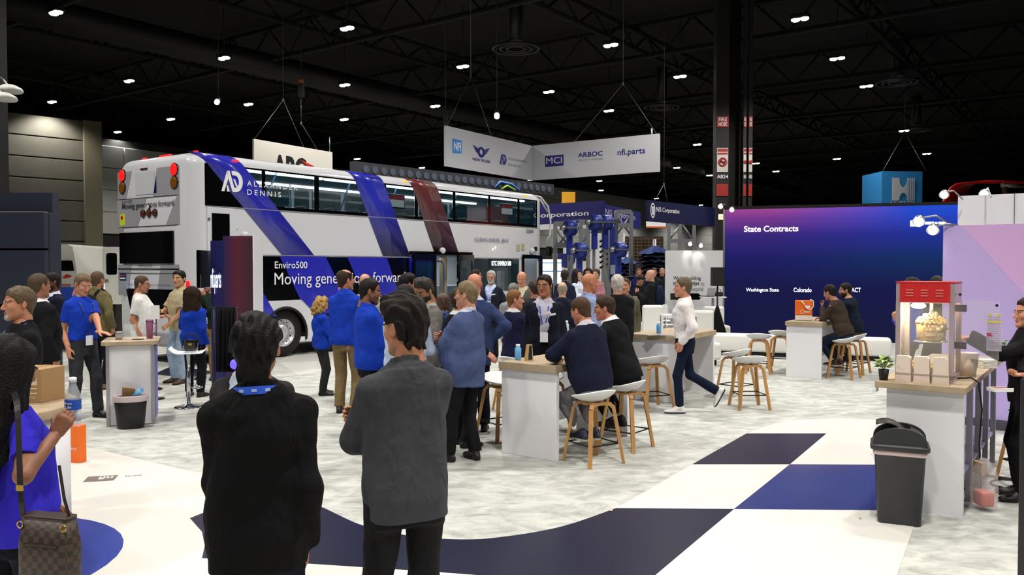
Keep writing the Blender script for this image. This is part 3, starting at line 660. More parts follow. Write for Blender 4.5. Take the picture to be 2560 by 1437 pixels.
# popcorn crumbs on the floor
for px, py in ((2190, 1289), (2150, 1298), (2388, 1250), (1528, 1280)):
    mb = MB(); p = G(px, py); mb.ball((0, 0, .008), (.012, .009, .007), 6, 4); mb.ball((.008, .006, .009), .006, 6, 4); o = mb.build('popcorn_piece', mat('popcorn', '#e8cf8a', .8)); o.location = (p.x, p.y, .004); tag(o, 'fallen popcorn piece lying on the floor', 'popcorn', 'popcorn fallen on the floor')
# ceiling, roof steel, ducts
def clear_roof(p, gap):
    """shift a hanging point sideways, as little as it takes, so that its rod passes between trusses and ducts"""
    q = Vector((p[0], p[1], 0)) - Vector((0, 30, 0)); u, v = q.dot(BD), q.dot(BN)
    def off(c, lines):
        for L, g in lines:
            if abs(c - L) < g: c = L + math.copysign(g, c - L)
        return c
    u = off(u, [(9.5 * k, gap) for k in range(-3, 9)]); v = off(v, [(9.5 * k, gap) for k in range(-5, 7)] + [(d_, gap + .5) for d_ in (-14, 16, 33)])
    w = Vector((0, 30, 0)) + BD * u + BN * v; return Vector((w.x, w.y, p[2]))
mb = MB(); mb.box((10, 60, 13.2), (200, 190, .2)); struct(mb.build('ceiling', mat('roof_black', '#040405', .95)), 'black painted roof deck of the hall')
M_roof = mat('roof_steel', '#060607', .9)
def truss(a, b, zt, zb, name='ceiling_truss', n=16):
    a, b = Vector(a), Vector(b); mb = MB(); up = Vector((0, 0, 1)); 
    for z in (zt, zb):
        mb.tube([a + up * z, b + up * z], .12, 4)
    for i in range(n):
        p = a.lerp(b, i / n); q = a.lerp(b, (i + .5) / n); r_ = a.lerp(b, (i + 1) / n); mb.tube([p + up * zt, q + up * zb], .06, 4); mb.tube([q + up * zb, r_ + up * zt], .06, 4)
    struct(mb.build(name, M_roof), 'dark steel roof truss')
for s_ in range(-3, 9): c = Vector((0, 30, 0)) + BD * (s_ * 9.5); truss(c - BN * 55, c + BN * 55, 12.8, 11.4, n=40)
for s_ in range(-5, 7): c = Vector((0, 30, 0)) + BN * (s_ * 9.5); truss(c - BD * 35, c + BD * 85, 12.6, 11.8, n=50)
for off in (-14, 16, 33):
    mb = MB(); c = Vector((0, 30, 11.2)) + BN * off; mb.cone(c - BD * 30, c + BD * 80, .55, .55, 14); struct(mb.build('ceiling_duct', mat('duct_dark', '#08080a', .6)), 'long dark round air duct under the roof')
for px, py in ((2250, 203), (1660, 270), (1290, 122), (2290, 325)):
    p = clear_roof(G(px, py, 10.9), .5); mb = MB(); 
    for rr in (.95, .65, .38): mb.tube([p + Vector((rr * math.cos(t), rr * math.sin(t), 0)) for t in np.linspace(0, 6.283, 25)[:-1]], .05, 6, True)
    for t in (0, 2.09, 4.19): mb.tube([p + Vector((.95 * math.cos(t), .95 * math.sin(t), 0)), p + Vector((.2 * math.cos(t), .2 * math.sin(t), .4))], .03, 5)
    mb.cone(p + Vector((0, 0, .3)), p + Vector((0, 0, 2.19)), .3, .3, 12); tag(mb.build('air_diffuser', mat('diffuser_grey', '#2c2d2e', .5)), 'round ringed air diffuser hanging under the black roof', 'diffuser', 'ceiling air diffusers')
# walls of the hall
M_wallp = mat('wall_panel_grey', '#a8a8a6', .7, var=.05, vscale=1.); M_conc = mat('wall_concrete', '#403e36', .85, var=.08, vscale=2)
w0 = Vector((-26.5, 51, 0))
wb = bpy.data.objects.new('wall_back', None); COL.objects.link(wb); wb.location = w0; wb.rotation_euler = (0, 0, BANG); struct(wb, 'pale grey panelled back wall of the hall')
mb = MB(); mb.box((60, .3, 5), (150, .4, 10)); mb.box((95, .3, 10.7), (80, .4, 1.4)); mb.build('core', mat('wall_dark', '#1c1c1d', .9), wb)
me = None
for i in range(24):
    for j in range(4 if i < 9 else 5):
        if me is None: mb = MB(); mb.box((0, 0, 0), (5.86, .12, 1.36), bev=.02); me = mb.build('panel', M_wallp, wb)
        o = me if (i == 0 and j == 0) else me.copy()
        if o is not me: COL.objects.link(o); o.parent = wb
        o.location = (-12 + i * 5.9, .04, 4.7 + j * 1.39)
wt = bpy.data.objects.new('wall_left', None); COL.objects.link(wt); p = D(118, 480, 44); wt.location = (p.x, p.y, 0); wt.rotation_euler = (0, 0, BANG - .15); struct(wt, 'tall beige concrete block wall at the left of the hall')
mb = MB(); mb.box((-5, .6, 4.95), (15.4, 1, 9.9)); mb.build('core', mat('wall_groove', '#5c594a', .9), wt)
for j in range(9): mb = MB(); mb.box((-5, .05, .55 + j * 1.1), (15.4, .16, 1.04), bev=.02); mb.build('block_course', M_conc, wt)
mb = MB(); mb.box((2.25, .0, 4.95), (.9, .5, 9.9)); mb.build('end_pier', mat('wall_pier', '#555140', .85), wt)
for nm, c, d in (('wall_right', (72, 60, 6.5), (.4, 190, 13)), ('wall_front', (10, -32, 6.5), (190, .4, 13)), ('wall_far', (10, 152, 6.5), (190, .4, 13)), ('wall_side', (-85, 60, 6.5), (.4, 190, 13))):
    mb = MB(); mb.box(c, d); struct(mb.build(nm, mat('wall_dark2', '#222223', .9)), 'dark far wall of the hall')
# columns
def sign_col(px0, px1, Y, label, full):
    a, b = D(px0, 400, Y), D(px1, 400, Y); wd = (b - a).length; c = (a + b) / 2
    t = bpy.data.objects.new('column', None); COL.objects.link(t); t.location = (c.x, c.y, 0); struct(t, label)
    mb = MB(); mb.box((0, wd * .5, 6.5), (wd, wd, 13)); mb.build('shaft', mat('column_dark', '#17181a', .7), t)
    k = Y / FPX; Z = lambda py: D(1280, py, Y).z; F = lambda py: frame((0, -.02, Z(py)), (1, 0, 0), (0, 0, 1))
    def sg(y0, y1, w, m, nm): mb = MB(); mb.box((0, -.012, (Z(y0) + Z(y1)) / 2), (w, .03, Z(y0) - Z(y1))); return mb.build(nm, m, t)
    mr = mat('sign_red', '#a02a22', .6); w = wd * .9
    sg(291, 318, w, mr, 'fire_hose_sign'); s = sg(370, 430, w * .95, mat('sign_white', '#c9c4c0', .6), 'no_smoking_sign'); sg(460, 490, w, mr, 'red_panel')
    L = lambda py: frame((0, -.03, Z(py)), (1, 0, 0), (0, 0, 1))
    text('FIRE', w * .7, k * 9, L(303), M_letw, t, .01, align='c'); text('HOSE', w * .7, k * 9, L(315), M_letw, t, .01, align='c'); text('AB24', w * .95, k * 9, L(446), M_letw, t, .01, align='c')
    mb = MB(); mb.tube([(w * .33 * math.cos(q), -.035, Z(405) + w * .33 * math.sin(q)) for q in np.linspace(0, 6.283, 21)[:-1]], .035, 5, True); mb.tube([(-w * .22, -.035, Z(405) + w * .22), (w * .22, -.035, Z(405) - w * .22)], .03, 5); mb.build('no_smoking_mark', mr, t)
    mb = MB(); mb.box((0, -.035, Z(405)), (w * .42, .01, .06)); mb.build('cigarette_mark', M_letk, t)
    for a_, b_ in ((372, 379), (382, 386)): mb = MB(); mb.box((0, -.03, (Z(a_) + Z(b_)) / 2), (w * .88, .012, Z(a_) - Z(b_))); mb.build('notice_band', mr, t)
sign_col(1790, 1822, 33, 'dark hall column with a fire hose sign above the display wall', True)
mb = MB(); a, b = D(1822, 400, 33.6), D(1853, 400, 33.6); mb.box(((a.x + b.x) / 2, a.y + .4, 6.5), ((b - a).length, .6, 13)); struct(mb.build('column_core', mat('column_black', '#060607', .9)), 'black recessed core between the column faces')
sign_col(1858, 1866, 33, 'slim column face with red signs beside the fire hose column', False); sign_col(1871, 1881, 33, 'second slim column face with red signs beside the fire hose column', False)
mb = MB(); mb.box((-11.15, 17.35, 6.5), (.82, .7, 13)); struct(mb.build('column_left', mat('column_jet', '#030303', .9)), 'black hall column at the left edge')
for px, py, Yd in ((8, 244, 16.5), (24, 224, 17.35)):
    p = D(px, py, Yd); mb = MB(); mb.lathe([(.02, .09), (.12, .09), (.23, .03), (.26, -.02), (.24, -.055), (.02, -.06)], n=20); mb.tube([(0, 0, .05), (-.12, .0, .2), Vector((-10.76, max(p.y, 17.03) + .04, p.z + .3)) - p], .02, 6); o = mb.build('disc_lamp', mat('lamp_housing', '#c9c9c6', .5)); o.location = p; tag(o, 'white round disc shaped lamp fixed to the black left column', 'lamp', 'disc lamps on the left column')
mb = MB(); p = D(2557, 1200, 3.); mb.box((p.x + .05, p.y, .78), (.085, .085, 1.56), bev=.01); mb.box((p.x + .05, p.y, .01), (.3, .3, .02)); tag(mb.build('black_post', mat('post_black', '#101214', .6)), 'black upright post on a base plate at the edge of the popcorn stand', 'post')
for px, py, Y, s in ((1806, 542, 31, 'EXIT'),):
    p = D(px, py, Y); t = thing('exit_sign', 'lit exit sign low on the dark column', 'sign', p); mb = MB(); mb.box((0, 0, 0), (.28, .06, .2)); mb.build('housing', mat('exit_face', '#e8dcc0', .4, emit=1.2, ecol='#ffe9c0'), t); text('EXIT', .2, .1, frame((-.1, -.035, -.05), (1, 0, 0), (0, 0, 1)), mat('exit_red', '#c22015', .5, emit=.6), t)
# hall lamps
M_lens = mat('lamp_lens', '#ffffff', .3, emit=26., ecol='#fff6e6'); proto = None
def lamp(p, visible=True):
    global proto
    p = clear_roof(p, .2)
    if proto is None:
        proto = thing('hall_lamp', 'twin lens white high bay lamp hanging under the black roof', 'lamp', p, 0, 'high bay lamps under the roof')
        mb = MB(); mb.box((0, 0, .12), (.62, .34, .16), bev=.03); mb.tube([(0, 0, .2), (0, 0, 2.6)], .015, 5); mb.build('housing', M_dark, proto)
        for s_ in (-1, 1): mb = MB(); mb.lathe([(.02, -.03), (.1, -.025), (.14, .0), (.15, .05)], (s_ * .15, 0, 0), 16, caps=True); mb.build('lens', M_lens, proto)
        t = proto
    else: t = copy_tree(proto); t.location = p
    t.rotation_euler = (0, 0, BA if visible else BA)
    L = bpy.data.lights.new('hall_lamp_light', 'SPOT'); L.energy = LAMP_POWER; L.spot_size = math.radians(135); L.spot_blend = .6; L.shadow_soft_size = .28; L.color = (1., .955, .88)
    o = bpy.data.objects.new('hall_lamp_light', L); COL.objects.link(o); o.location = Vector(p) - Vector((0, 0, .08)); o.parent = None
for px, py in LAMP_PX: lamp(G(px, py, LAMP_Z))
for i in range(-2, 3):
    for j in range(-1, 3):
        p = Vector((1.5, 3.5, LAMP_Z)) + BN * (i * 8.5) + BD * (j * 8.5)
        if -8 < p.y < 24 and abs(p.x) < 17: lamp(p)
for s_ in (42, 56, 70, 84, 98): lamp(w0 + BD * s_ + BN * 4.5 + Vector((0, 0, LAMP_Z)))        # extra row added to brighten the back wall
for px, py, Y in ((542, 256, 26), (1242, 291, 24)):
    p = D(px, py, Y); t = thing('spot_lamp', 'small round bright cool white spot lamp hung from the roof', 'lamp', p, 0, 'round spot lamps hung from the roof'); mb = MB(); mb.ball((0, 0, 0), .075, 14, 8); mb.build('bulb', mat('spot_bulb', '#ffffff', .3, emit=40., ecol='#eaf4ff'), t); mb = MB(); mb.cone((0, .05, .05), (0, .16, .16), .09, .06, 12); mb.tube([(0, .16, .16), (0, .16, 13.2 - p.z)], .012, 5); mb.build('housing', M_dark, t)
# ================================================================== double decker bus: x from the rear to the front, y away from the near side
BUS_L, BUS_W, BUS_H = 12.42, 2.75, 4.22
bus = thing('double_decker_bus', 'white double decker bus with slanted blue and maroon stripes', 'bus', (-6.2, 16.05, 0), BANG)
M_bus = mat('bus_white', '#d9dbe2', .18, coat=.5); M_busg = mat('bus_grey', '#9a9ba3', .25, coat=.4); M_bk = mat('bus_black', '#08090b', .12, coat=.3); M_rub = mat('rubber', '#101011', .85)
M_gl = glass('bus_glass', '#0e2a33', .58); M_gld = glass('bus_glass_dark', '#06090c', .86)
CR, RR = .28, .30                                   # plan corner and roof edge radii
def plan(inset=0.):
    """perimeter points (x,y,tag) counted from the rear near corner along the near side"""
    r = CR; x0, x1, y0, y1 = inset, BUS_L - inset, inset, BUS_W - inset; P = []
    def arc(cx, cy, a0): return [(cx + r * math.cos(math.radians(a0 + 18 * i)), cy + r * math.sin(math.radians(a0 + 18 * i))) for i in range(6)]
    fr = .55
    near = sorted(set([CR] + TX + [BUS_L - fr])); P += [(x, y0) for x in near]
    P += [(x1 - fr + fr * math.sin(math.radians(t)), y0 + fr - fr * math.cos(math.radians(t))) for t in (22, 45, 68, 90)]
    P += [(x1, y1 - fr)] + [(x1 - fr + fr * math.cos(math.radians(t)), y1 - fr + fr * math.sin(math.radians(t))) for t in (22, 45, 68, 90)]
    P += [(x, y1) for x in reversed(near[:-1])]
    P += [(x0 + r - r * math.sin(math.radians(t)), y1 - r + r * math.cos(math.radians(t))) for t in (22, 45, 68, 90)]
    P += [(x0, y0 + r)] + [(x0 + r - r * math.cos(math.radians(t)), y0 + r - r * math.sin(math.radians(t))) for t in (22, 45, 68)]
    return P
UW = [(1.10, 1.62), (1.72, 3.03), (3.17, 4.62), (4.72, 5.2), (5.3, 6.31), (6.44, 7.81), (7.94, 9.38), (9.49, 10.81), (10.93, 11.80)]   # upper windows
DOOR1, DOOR2, CLEARW = (6.2, 8.5), (11.05, 11.85), (8.62, 10.92); LWB = (1.5, 6.12)
TX = sorted(set(x for w in UW for x in w) | {DOOR1[0], DOOR1[1], DOOR2[0], DOOR2[1], CLEARW[0], CLEARW[1], LWB[0], .62, .98})
ZL = [1.22, 1.24, 2.18, 2.32, 3.16, 3.24, 3.96, 4.0]
def shell():
    base = plan(0.); n = len(base); rings = [(z, base) for z in ZL]
    for k in range(1, 6):
        a = math.radians(18 * k); ins = RR * (1 - math.cos(a)); z = 3.98 + (BUS_H - 3.98) * math.sin(a); q = []
        for x, y in base:
            rear_slope = .0
            cx, cy = min(max(x, .75), BUS_L - .8), min(max(y, RR + .3), BUS_W - RR - .3); d = Vector((cx - x, cy - y)); d = d.normalized() * ins if d.length > 1e-6 else d
            q.append((x + d.x, y + d.y))
        rings.append((z, q))
    mb = MB(); v = [(x, y, z) for z, q in rings for x, y in q]; f = []; mi = []; sm = []
    for k in range(len(rings) - 1):
        for i in range(n):
            j = (i + 1) % n; x = (base[i][0] + base[j][0]) / 2; y = (base[i][1] + base[j][1]) / 2; z = (rings[k][0] + rings[k + 1][0]) / 2; near = y < .01; far = y > BUS_W - .01
            if (near or far) and 3.24 < z < 3.96 and any(a < x < b for a, b in UW): continue
            if near and DOOR1[0] < x < DOOR1[1] and z < 2.3: continue
            if near and DOOR2[0] < x < DOOR2[1] and z < 2.3: continue
            if (near and CLEARW[0] < x < CLEARW[1] or far and 2 < x < 10) and 1.22 < z < 2.18: continue
            if near and LWB[0] < x < LWB[1] and z < 2.18: continue
            if y > .3 and y < BUS_W - .3 and x > BUS_L - .6 and 2.75 < z < 3.96: continue            # upper windscreen
            m = 0
            if near and 3.16 < z < 4.0 and .3 < x < 11.9 : m = 1
            f.append((k * n + i, k * n + j, (k + 1) * n + j, (k + 1) * n + i)); mi.append(m)
    f.append(tuple((len(rings) - 1) * n + i for i in range(n))); mi.append(0)
    o0 = len(mb.v); mb.v += v; mb.f += f; mb.mi += mi; mb.sm += [True] * len(f)
    o = mb.build('body_shell', [M_bus, M_bk], bus); return o
sh_o = shell(); md = sh_o.modifiers.new('edge', 'EDGE_SPLIT'); md.split_angle = math.radians(38)
# lower sides with wheel arches; wheels at x = 2.22 (drive), 3.55 (tag), 9.75 (front)
WX = [2.22, 3.62, 9.8]
def skirt(y, th, name):
    out = [(CR, .3)]
    for x in WX: out += [(x + .58 * math.cos(math.radians(a)), .5 + .58 * math.sin(math.radians(a))) if True else 0 for a in range(200, -21, -20)]
    out += [(DOOR2[0], .3), (DOOR2[0], 1.23), (DOOR1[1], 1.23), (DOOR1[1], .42), (DOOR1[0], .42), (DOOR1[0], 1.23), (CR, 1.23)] if y < 1 else [(BUS_L - .5, .3), (BUS_L - .5, 1.23), (CR, 1.23)]
    xs = [o[0] for o in out]
    return plate(name, [out], frame((0, y, 0), (1, 0, 0), (0, 0, 1)), th, M_bus, bus)
skirt(.012, .024, 'side_skirt'); skirt(BUS_W - .012, .024, 'side_skirt')
mb = MB()
for z0, z1 in ((.34, 1.22),):
    mb.box((.02, BUS_W / 2, (z0 + z1) / 2), (.06, BUS_W - 2 * CR, z1 - z0)); fp_ = MB(); fp_.box((BUS_L - .03, BUS_W / 2, (z0 + z1) / 2), (.06, BUS_W - 1.1, z1 - z0)); fp_.build('front_panel', M_bus, bus)
    for cy, a0 in ((CR, 180), (BUS_W - CR, 90)):
        pts = [(CR + CR * math.cos(math.radians(a0 + 15 * i)), cy + CR * math.sin(math.radians(a0 + 15 * i))) for i in range(7)]
        for p, q in zip(pts, pts[1:]): mb.quad([(*p, z0), (*q, z0), (*q, z1), (*p, z1)])
mb.build('end_panel', M_bus, bus)
mb = MB(); mb.box((BUS_L / 2, BUS_W / 2, .42), (BUS_L - .3, BUS_W - .9, .1)); mb.box((BUS_L / 2 , BUS_W / 2, 2.31), (BUS_L - .5, BUS_W - .14, .07)); mb.build('decks', mat('bus_floor', '#3b3d42', .7), bus)
mb = MB(); mb.box((1.7, BUS_W / 2, .75), (2.9, BUS_W - .9, .6)); mb.build('engine_bay', M_rub, bus)
# dark lower window band: separate panes
def pane(x0, x1, z0, z1, m, y=.016, name='window_pane'): mb = MB(); mb.box(((x0 + x1) / 2, y, (z0 + z1) / 2), (x1 - x0 - .012, .012, z1 - z0 - .012)); return mb.build(name, m, bus)
for a, b in ((1.5, 2.62), (2.62, 3.4), (3.4, 4.35), (4.35, 5.2), (5.2, 6.12)): pane(a, b, 1.66, 2.18, M_gld); pane(a, b, 1.23, 1.65, M_bk, name='lower_panel')
pane(*CLEARW, 1.24, 2.18, M_gl)
for a, b in UW: pane(a, b, 3.24, 3.96, M_gl); pane(a, b, 3.24, 3.96, M_gl, BUS_W - .016)
for i in range(9): pane(2.0 + i * .9, 2.85 + i * .9, 1.24, 2.18, M_gl, BUS_W - .016)
mb = MB(); mb.box((BUS_L - .12, BUS_W / 2, 3.35), (.02, BUS_W - .9, 1.2)); mb.build('windscreen', M_gl, bus)
mb = MB(); mb.box((.0, 0, 0), (1, 1, 1)); 
# rear near corner glass and service door
pane(.30, 1.06, 3.24, 3.96, M_bk, -.004, 'corner_window')
fr = MB(); fr.box((.62, -.008, 2.55), (.60, .02, 1.18)); o = fr.build('service_door', M_bus, bus); mb = MB(); mb.box((.62, -.022, 2.5), (.40, .014, 1.04)); mb.build('grille', M_bk, o)
for z in (2.2, 2.9): mb = MB(); mb.box((.35, -.024, z), (.05, .02, .05)); mb.build('latch', M_steel, o)
# livery stripes follow the side and the roof edge; t(z) slants backwards going up
def side_y(z):
    if z <= 3.98: return 0., z
    a = math.asin(min((z - 3.98) / (BUS_H - 3.98), 1)); return RR * (1 - math.cos(a)), z
def stripe(xt0, xt1, slope, z0, z1, m, name='stripe', off=.012, roof=0.):
    zs_ = [z0, z1] if z1 <= 3.98 else [z0, 3.98] + [3.98 + (BUS_H - 3.98) * math.sin(math.radians(18 * k)) for k in range(1, 6)]
    mb = MB(); v = []
    for z in zs_:
        y, zz = side_y(z); k = (4.22 - z) * slope; nz = .0 if z <= 3.98 else .008
        v += [(xt0 + k, y - off + nz * .3, zz + nz), (xt1 + k, y - off + nz * .3, zz + nz)]
    if roof: v += [(xt0 - roof * .4, RR + roof, BUS_H + .008), (xt1 - roof * .4, RR + roof, BUS_H + .008)]
    n = len(v) // 2
    mb.smooth = True; mb._add(v, [(2 * i, 2 * i + 1, 2 * i + 3, 2 * i + 2) for i in range(n - 1)]); o = mb.build(name, m, bus); md = o.modifiers.new('thick', 'SOLIDIFY'); md.thickness = .003; return o
MS1 = mat('stripe_blue', '#2a2db4', .25, coat=.4); MS2 = gradient('stripe_blue_navy', [(0, '#221a5c'), (.35, '#2a2aa4'), (.7, '#2c34c0'), (1, '#2a2fb0')], 2, 2.2, 4.2, .25, coat=.4); MS3 = gradient('stripe_maroon', [(0, '#4c2a44'), (.6, '#5c3038'), (1, '#6a3430')], 2, 2.2, 4.2, .25, coat=.4)
stripe(.10, .98, 1.01, 2.19, 4.22, MS1, roof=0.); stripe(4.13, 5.09, .52, 2.19, 4.22, MS2, roof=.6); stripe(6.1, 7.09, .51, 2.29, 4.22, MS3, roof=.6)
def low_stripe(x0, x1, x2, x3, z0, z1, m, off=.006): mb = MB(); mb.prism([(x0, z1), (x1, z1), (x3, z0), (x2, z0)], -.002, .002, frame((0, -off, 0), (1, 0, 0), (0, 0, 1))); return mb.build('stripe', m, bus)
low_stripe(2.07, 3.35, 2.62, 3.95, 1.23, 2.18, MS1); low_stripe(4.0, 5.3, 4.55, 5.75, 1.23, 2.18, MS1); low_stripe(1.5, 1.5, 1.52, 1.98, .9, 1.62, MS1); low_stripe(2.66, 4.0, 3.05, 4.4, .9, 1.23, MS1, .012)
# trim lines, marker lamps, bumps on the side
for z, x0, x1 in ((3.155, .3, 11.9), (2.2, .95, 11.0), (2.72, 1.0, 1.02)): mb = MB(); mb.box(((x0 + x1) / 2, -.006, z), (x1 - x0, .014, .018)); mb.build('trim_strip', mat('bus_trim', '#8b8d94', .4), bus)
for x, m in ((1.02, 'r'), (6.0, 'a'), (11.3, 'a')): mb = MB(); mb.box((x, .045, 4.11), (.14, .05, .05), bev=.015); mb.build('marker_lamp', mat('marker_' + m, '#d8241c' if m == 'r' else '#e89418', .3, emit=1.5), bus)
for x, z in ((1.18, 2.6), (7.35, 2.38), (11.55, 2.44)): mb = MB(); mb.ball((x, -.04, z), (.11, .07, .09), 14, 8); mb.build('camera_dome', M_bus, bus)
mb = MB(); mb.box((11.75, -.03, 2.5), (.12, .06, .13), bev=.02); mb.build('small_lamp', M_bk, bus)
for x, z in ((11.1, 2.55), (10.85, 2.52)): mb = MB(); mb.box((x, -.008, z), (.16, .012, .2)); mb.build('notice_plate', mat('plate_beige', '#b8ae98', .5), bus)
# lettering on the side
SF = lambda x, z, off=.02: frame((x, -off, z), (1, 0, 0), (0, 0, 1))
text('Enviro500', .88, .15, SF(1.92, 1.92, .03), M_letw, bus, .008); text('Moving generations forward.', 4.1, .34, SF(1.91, 1.49, .03), M_letw, bus, 0.)
text('A L E X A N D E R', 1.3, .11, SF(1.25, 3.62), M_letw, bus, .006); text('D E N N I S', .85, .11, SF(1.25, 3.44), M_letw, bus, .006)
text('CLEAN-DIESEL BUS', 1.6, .11, SF(8.74, 2.66), mat('letter_slate', '#5b5f88', .5), bus); text('26806', .4, .11, SF(11.25, 2.98), M_letk, bus)
def ad_logo(M, s, m, parent, back=None):
    """A and D built from slanted bars and a half ring"""
    mb = MB(); T2 = lambda p: [(x * s, y * s) for x, y in p]
    mb.prism(T2([(0, 0), (.16, 0), (.42, .72), (.36, 1.0), (.32, 1.0)]), 0, .004, M); mb.prism(T2([(.32, 1.0), (.46, 1.0), (.78, 0), (.62, 0), (.4, .62)]), 0, .004, M)
    mb.prism(T2([(.30, 0), (.46, 0), (.36, .3), (.3, .3)]), 0, .004, M)
    out = [(.56, 1.0), (.72, 1.0)] + [(.78 + .42 * math.sin(t), .5 + .5 * math.cos(t)) for t in np.linspace(0, math.pi, 12)] + [(.8, 0)]
    o2 = [(.80, .0), (.80, .2)] + [(.76 + .24 * math.sin(t), .5 - .3 * math.cos(t)) for t in np.linspace(0, math.pi, 10)] + [(.62, .82), (.56, 1.0)]
    mb.prism(T2([(.56, 1.0), (.78, 1.0)] + [(.78 + .42 * math.sin(t), .5 + .5 * math.cos(t)) for t in np.linspace(0, math.pi, 12)] + [(.72, 0), (.72, .2)] + [(.76 + .22 * math.sin(t), .5 - .3 * math.cos(t)) for t in np.linspace(0, math.pi, 10)] + [(.6, .8)]), 0, .004, M)
    mb.prism(T2([(.66, .62), (.76, .62), (.9, .3), (.84, .22)]), 0, .004, M); mb.build('logo_mark', m, parent)
ad_logo(SF(.64, 3.47), .42, M_letw, bus)
# roof fairing and front mirror arms
mb = MB(); mb.tube([(11.75, .12, 4.16), (12.1, .02, 4.12), (12.45, -.02, 3.85), (12.55, -.05, 3.4), (12.52, -.05, 2.95), (12.40, .05, 2.72)], .03, 8); mb.tube([(12.0, .3, 4.2), (12.35, .2, 4.05), (12.6, .1, 3.7)], .03, 8); mb.build('mirror_arm', M_bus, bus)
mb = MB(); mb.box((12.5, -.02, 2.42), (.12, .2, .34), bev=.04); mb.build('mirror', M_bk, bus)
# wheels
for x in WX:
    t = MB(); t.lathe([(.30, -.13), (.46, -.14), (.51, -.10), (.525, 0), (.51, .10), (.46, .14), (.30, .13)], n=36, caps=False); o = t.build('tyre', M_rub, bus); o.location = (x, .2, .525); o.rotation_euler = (math.pi / 2, 0, 0)
    r_ = MB(); r_.lathe([(.31, .13), (.29, .10), (.26, .04), (.20, .035), (.17, .07), (.10, .095), (.02, .1), (.001, .1)], n=36, caps=False); w_ = r_.build('rim', mat('polished_aluminium', '#d4d6da', .3, .55), o)
    for i in range(10): a = 2 * math.pi * i / 10; nb_ = MB(); nb_.cone((.225 * math.cos(a), .225 * math.sin(a), .03), (.225 * math.cos(a), .225 * math.sin(a), .075), .018, .014, 6); nb_.build('lug_nut', mat('polished_aluminium', '#d4d6da', .3, .55), o)
    for i in range(10): a = 2 * math.pi * (i + .5) / 10; nb_ = MB(); nb_.cone((.262 * math.cos(a), .262 * math.sin(a), .04), (.262 * math.cos(a), .262 * math.sin(a), .052), .022, .022, 10); nb_.build('hand_hole', M_bk, o)
    arch = MB(); arch.tube([(x + .57 * math.cos(math.radians(a)), -.005, .5 + .57 * math.sin(math.radians(a))) for a in range(-15, 196, 10)], .03, 6); arch.build('wheel_arch', M_rub, bus)
# open centre door: two leaves folded out, blue panel and rail inside
def leaf(x0, x1, y0, y1, z0=.45, z1=2.28):
    t = bpy.data.objects.new('door_leaf', None); COL.objects.link(t); t.parent = bus; a = math.atan2(y1 - y0, x1 - x0); L = math.hypot(x1 - x0, y1 - y0); t.location = (x0, y0, z0); t.rotation_euler = (0, 0, a); H_ = z1 - z0
    plate('door_frame', [[(0, 0), (L, 0), (L, H_), (0, H_)], rrect(.09, .12, L - .09, H_ - .16, .03)], frame((0, 0, 0), (1, 0, 0), (0, 0, 1)), .045, M_bk, t)
    mb = MB(); mb.box((L / 2, 0, H_ / 2), (L - .16, .01, H_ - .26)); mb.build('door_glass', M_gl, t)
leaf(6.12, 6.95, -.1, -.16); leaf(7.85, 8.62, -.14, -.08)
mb = MB(); mb.box((7.35, -.03, 2.31), (2.5, .07, .08)); mb.build('door_header', M_bk, bus)
mb = MB(); mb.box((7.4, .95, 1.35), (1.5, .05, 1.85)); mb.build('stair_wall', mat('stair_blue', '#141f9a', .2, coat=.4), bus)
mb = MB(); mb.tube([(6.98, .1, .6), (6.98, .1, 2.2)], .018, 8); mb.tube([(7.05, .35, 2.1), (7.75, .35, 2.1), (7.85, .35, 2.0), (7.85, .35, 1.25), (7.75, .35, 1.15), (7.0, .35, 1.15)], .018, 8); mb.build('hand_rail', mat('rail_blue', '#3f6fd8', .25, .3), bus)
mb = MB(); mb.box((8.0, .5, 1.35), (.03, .25, 1.8)); mb.build('stair_edge', mat('hazard_yellow', '#cdb98a', .5), bus)
# front door
plate('front_door_frame', [rrect(DOOR2[0] - .02, .38, DOOR2[1] + .25, 2.3, .05), rrect(DOOR2[0] + .08, .5, DOOR2[1] + .13, 2.2, .04)], frame((0, -.01, 0), (1, 0, 0), (0, 0, 1)), .06, M_bk, bus)
mb = MB(); mb.box((11.55, .7, 1.3), (.5, .02, 1.5)); mb.build('driver_screen', glass('screen_glass', '#68767a', .6), bus)
# inside: seats, poles, ceiling, lamps, screens
M_seat = mat('seat_grey', '#2f3a42', .7); M_int = mat('bus_inner', '#8aa0a8', .6); M_strip = mat('strip_light', '#ffffff', .3, emit=9., ecol='#eafcff')
mb = MB(); mb.box((BUS_L / 2, BUS_W / 2, 4.04), (BUS_L - 1, BUS_W - .5, .04)); mb.build('upper_ceiling', M_int, bus)
for y in (.42, BUS_W - .42):
    for i in range(8): mb = MB(); mb.box((1.65 + i * 1.35, y, 3.99), (1.25, .1, .05)); mb.build('ceiling_light_strip', M_strip, bus)
def light(name, kind, loc, e, col, parent=None, size=.3, sy=None, rot=None):
    L = bpy.data.lights.new(name, kind); L.energy = e; L.color = col; o = bpy.data.objects.new(name, L); COL.objects.link(o); o.location = loc
    if kind == 'AREA': L.shape = 'RECTANGLE'; L.size = size; L.size_y = sy or size
    else: L.shadow_soft_size = size
    if rot: o.rotation_euler = rot
    if parent: o.parent = parent
    return o
for i in range(3): light('bus_ceiling_light', 'AREA', (2.4 + i * 3.9, BUS_W / 2, 3.97), 30, (.8, .97, 1), bus, 3.2, 1.6)
light('bus_lower_light', 'AREA', (8.6, BUS_W / 2, 2.22), 45, (.9, .97, 1), bus, 5., 1.6)
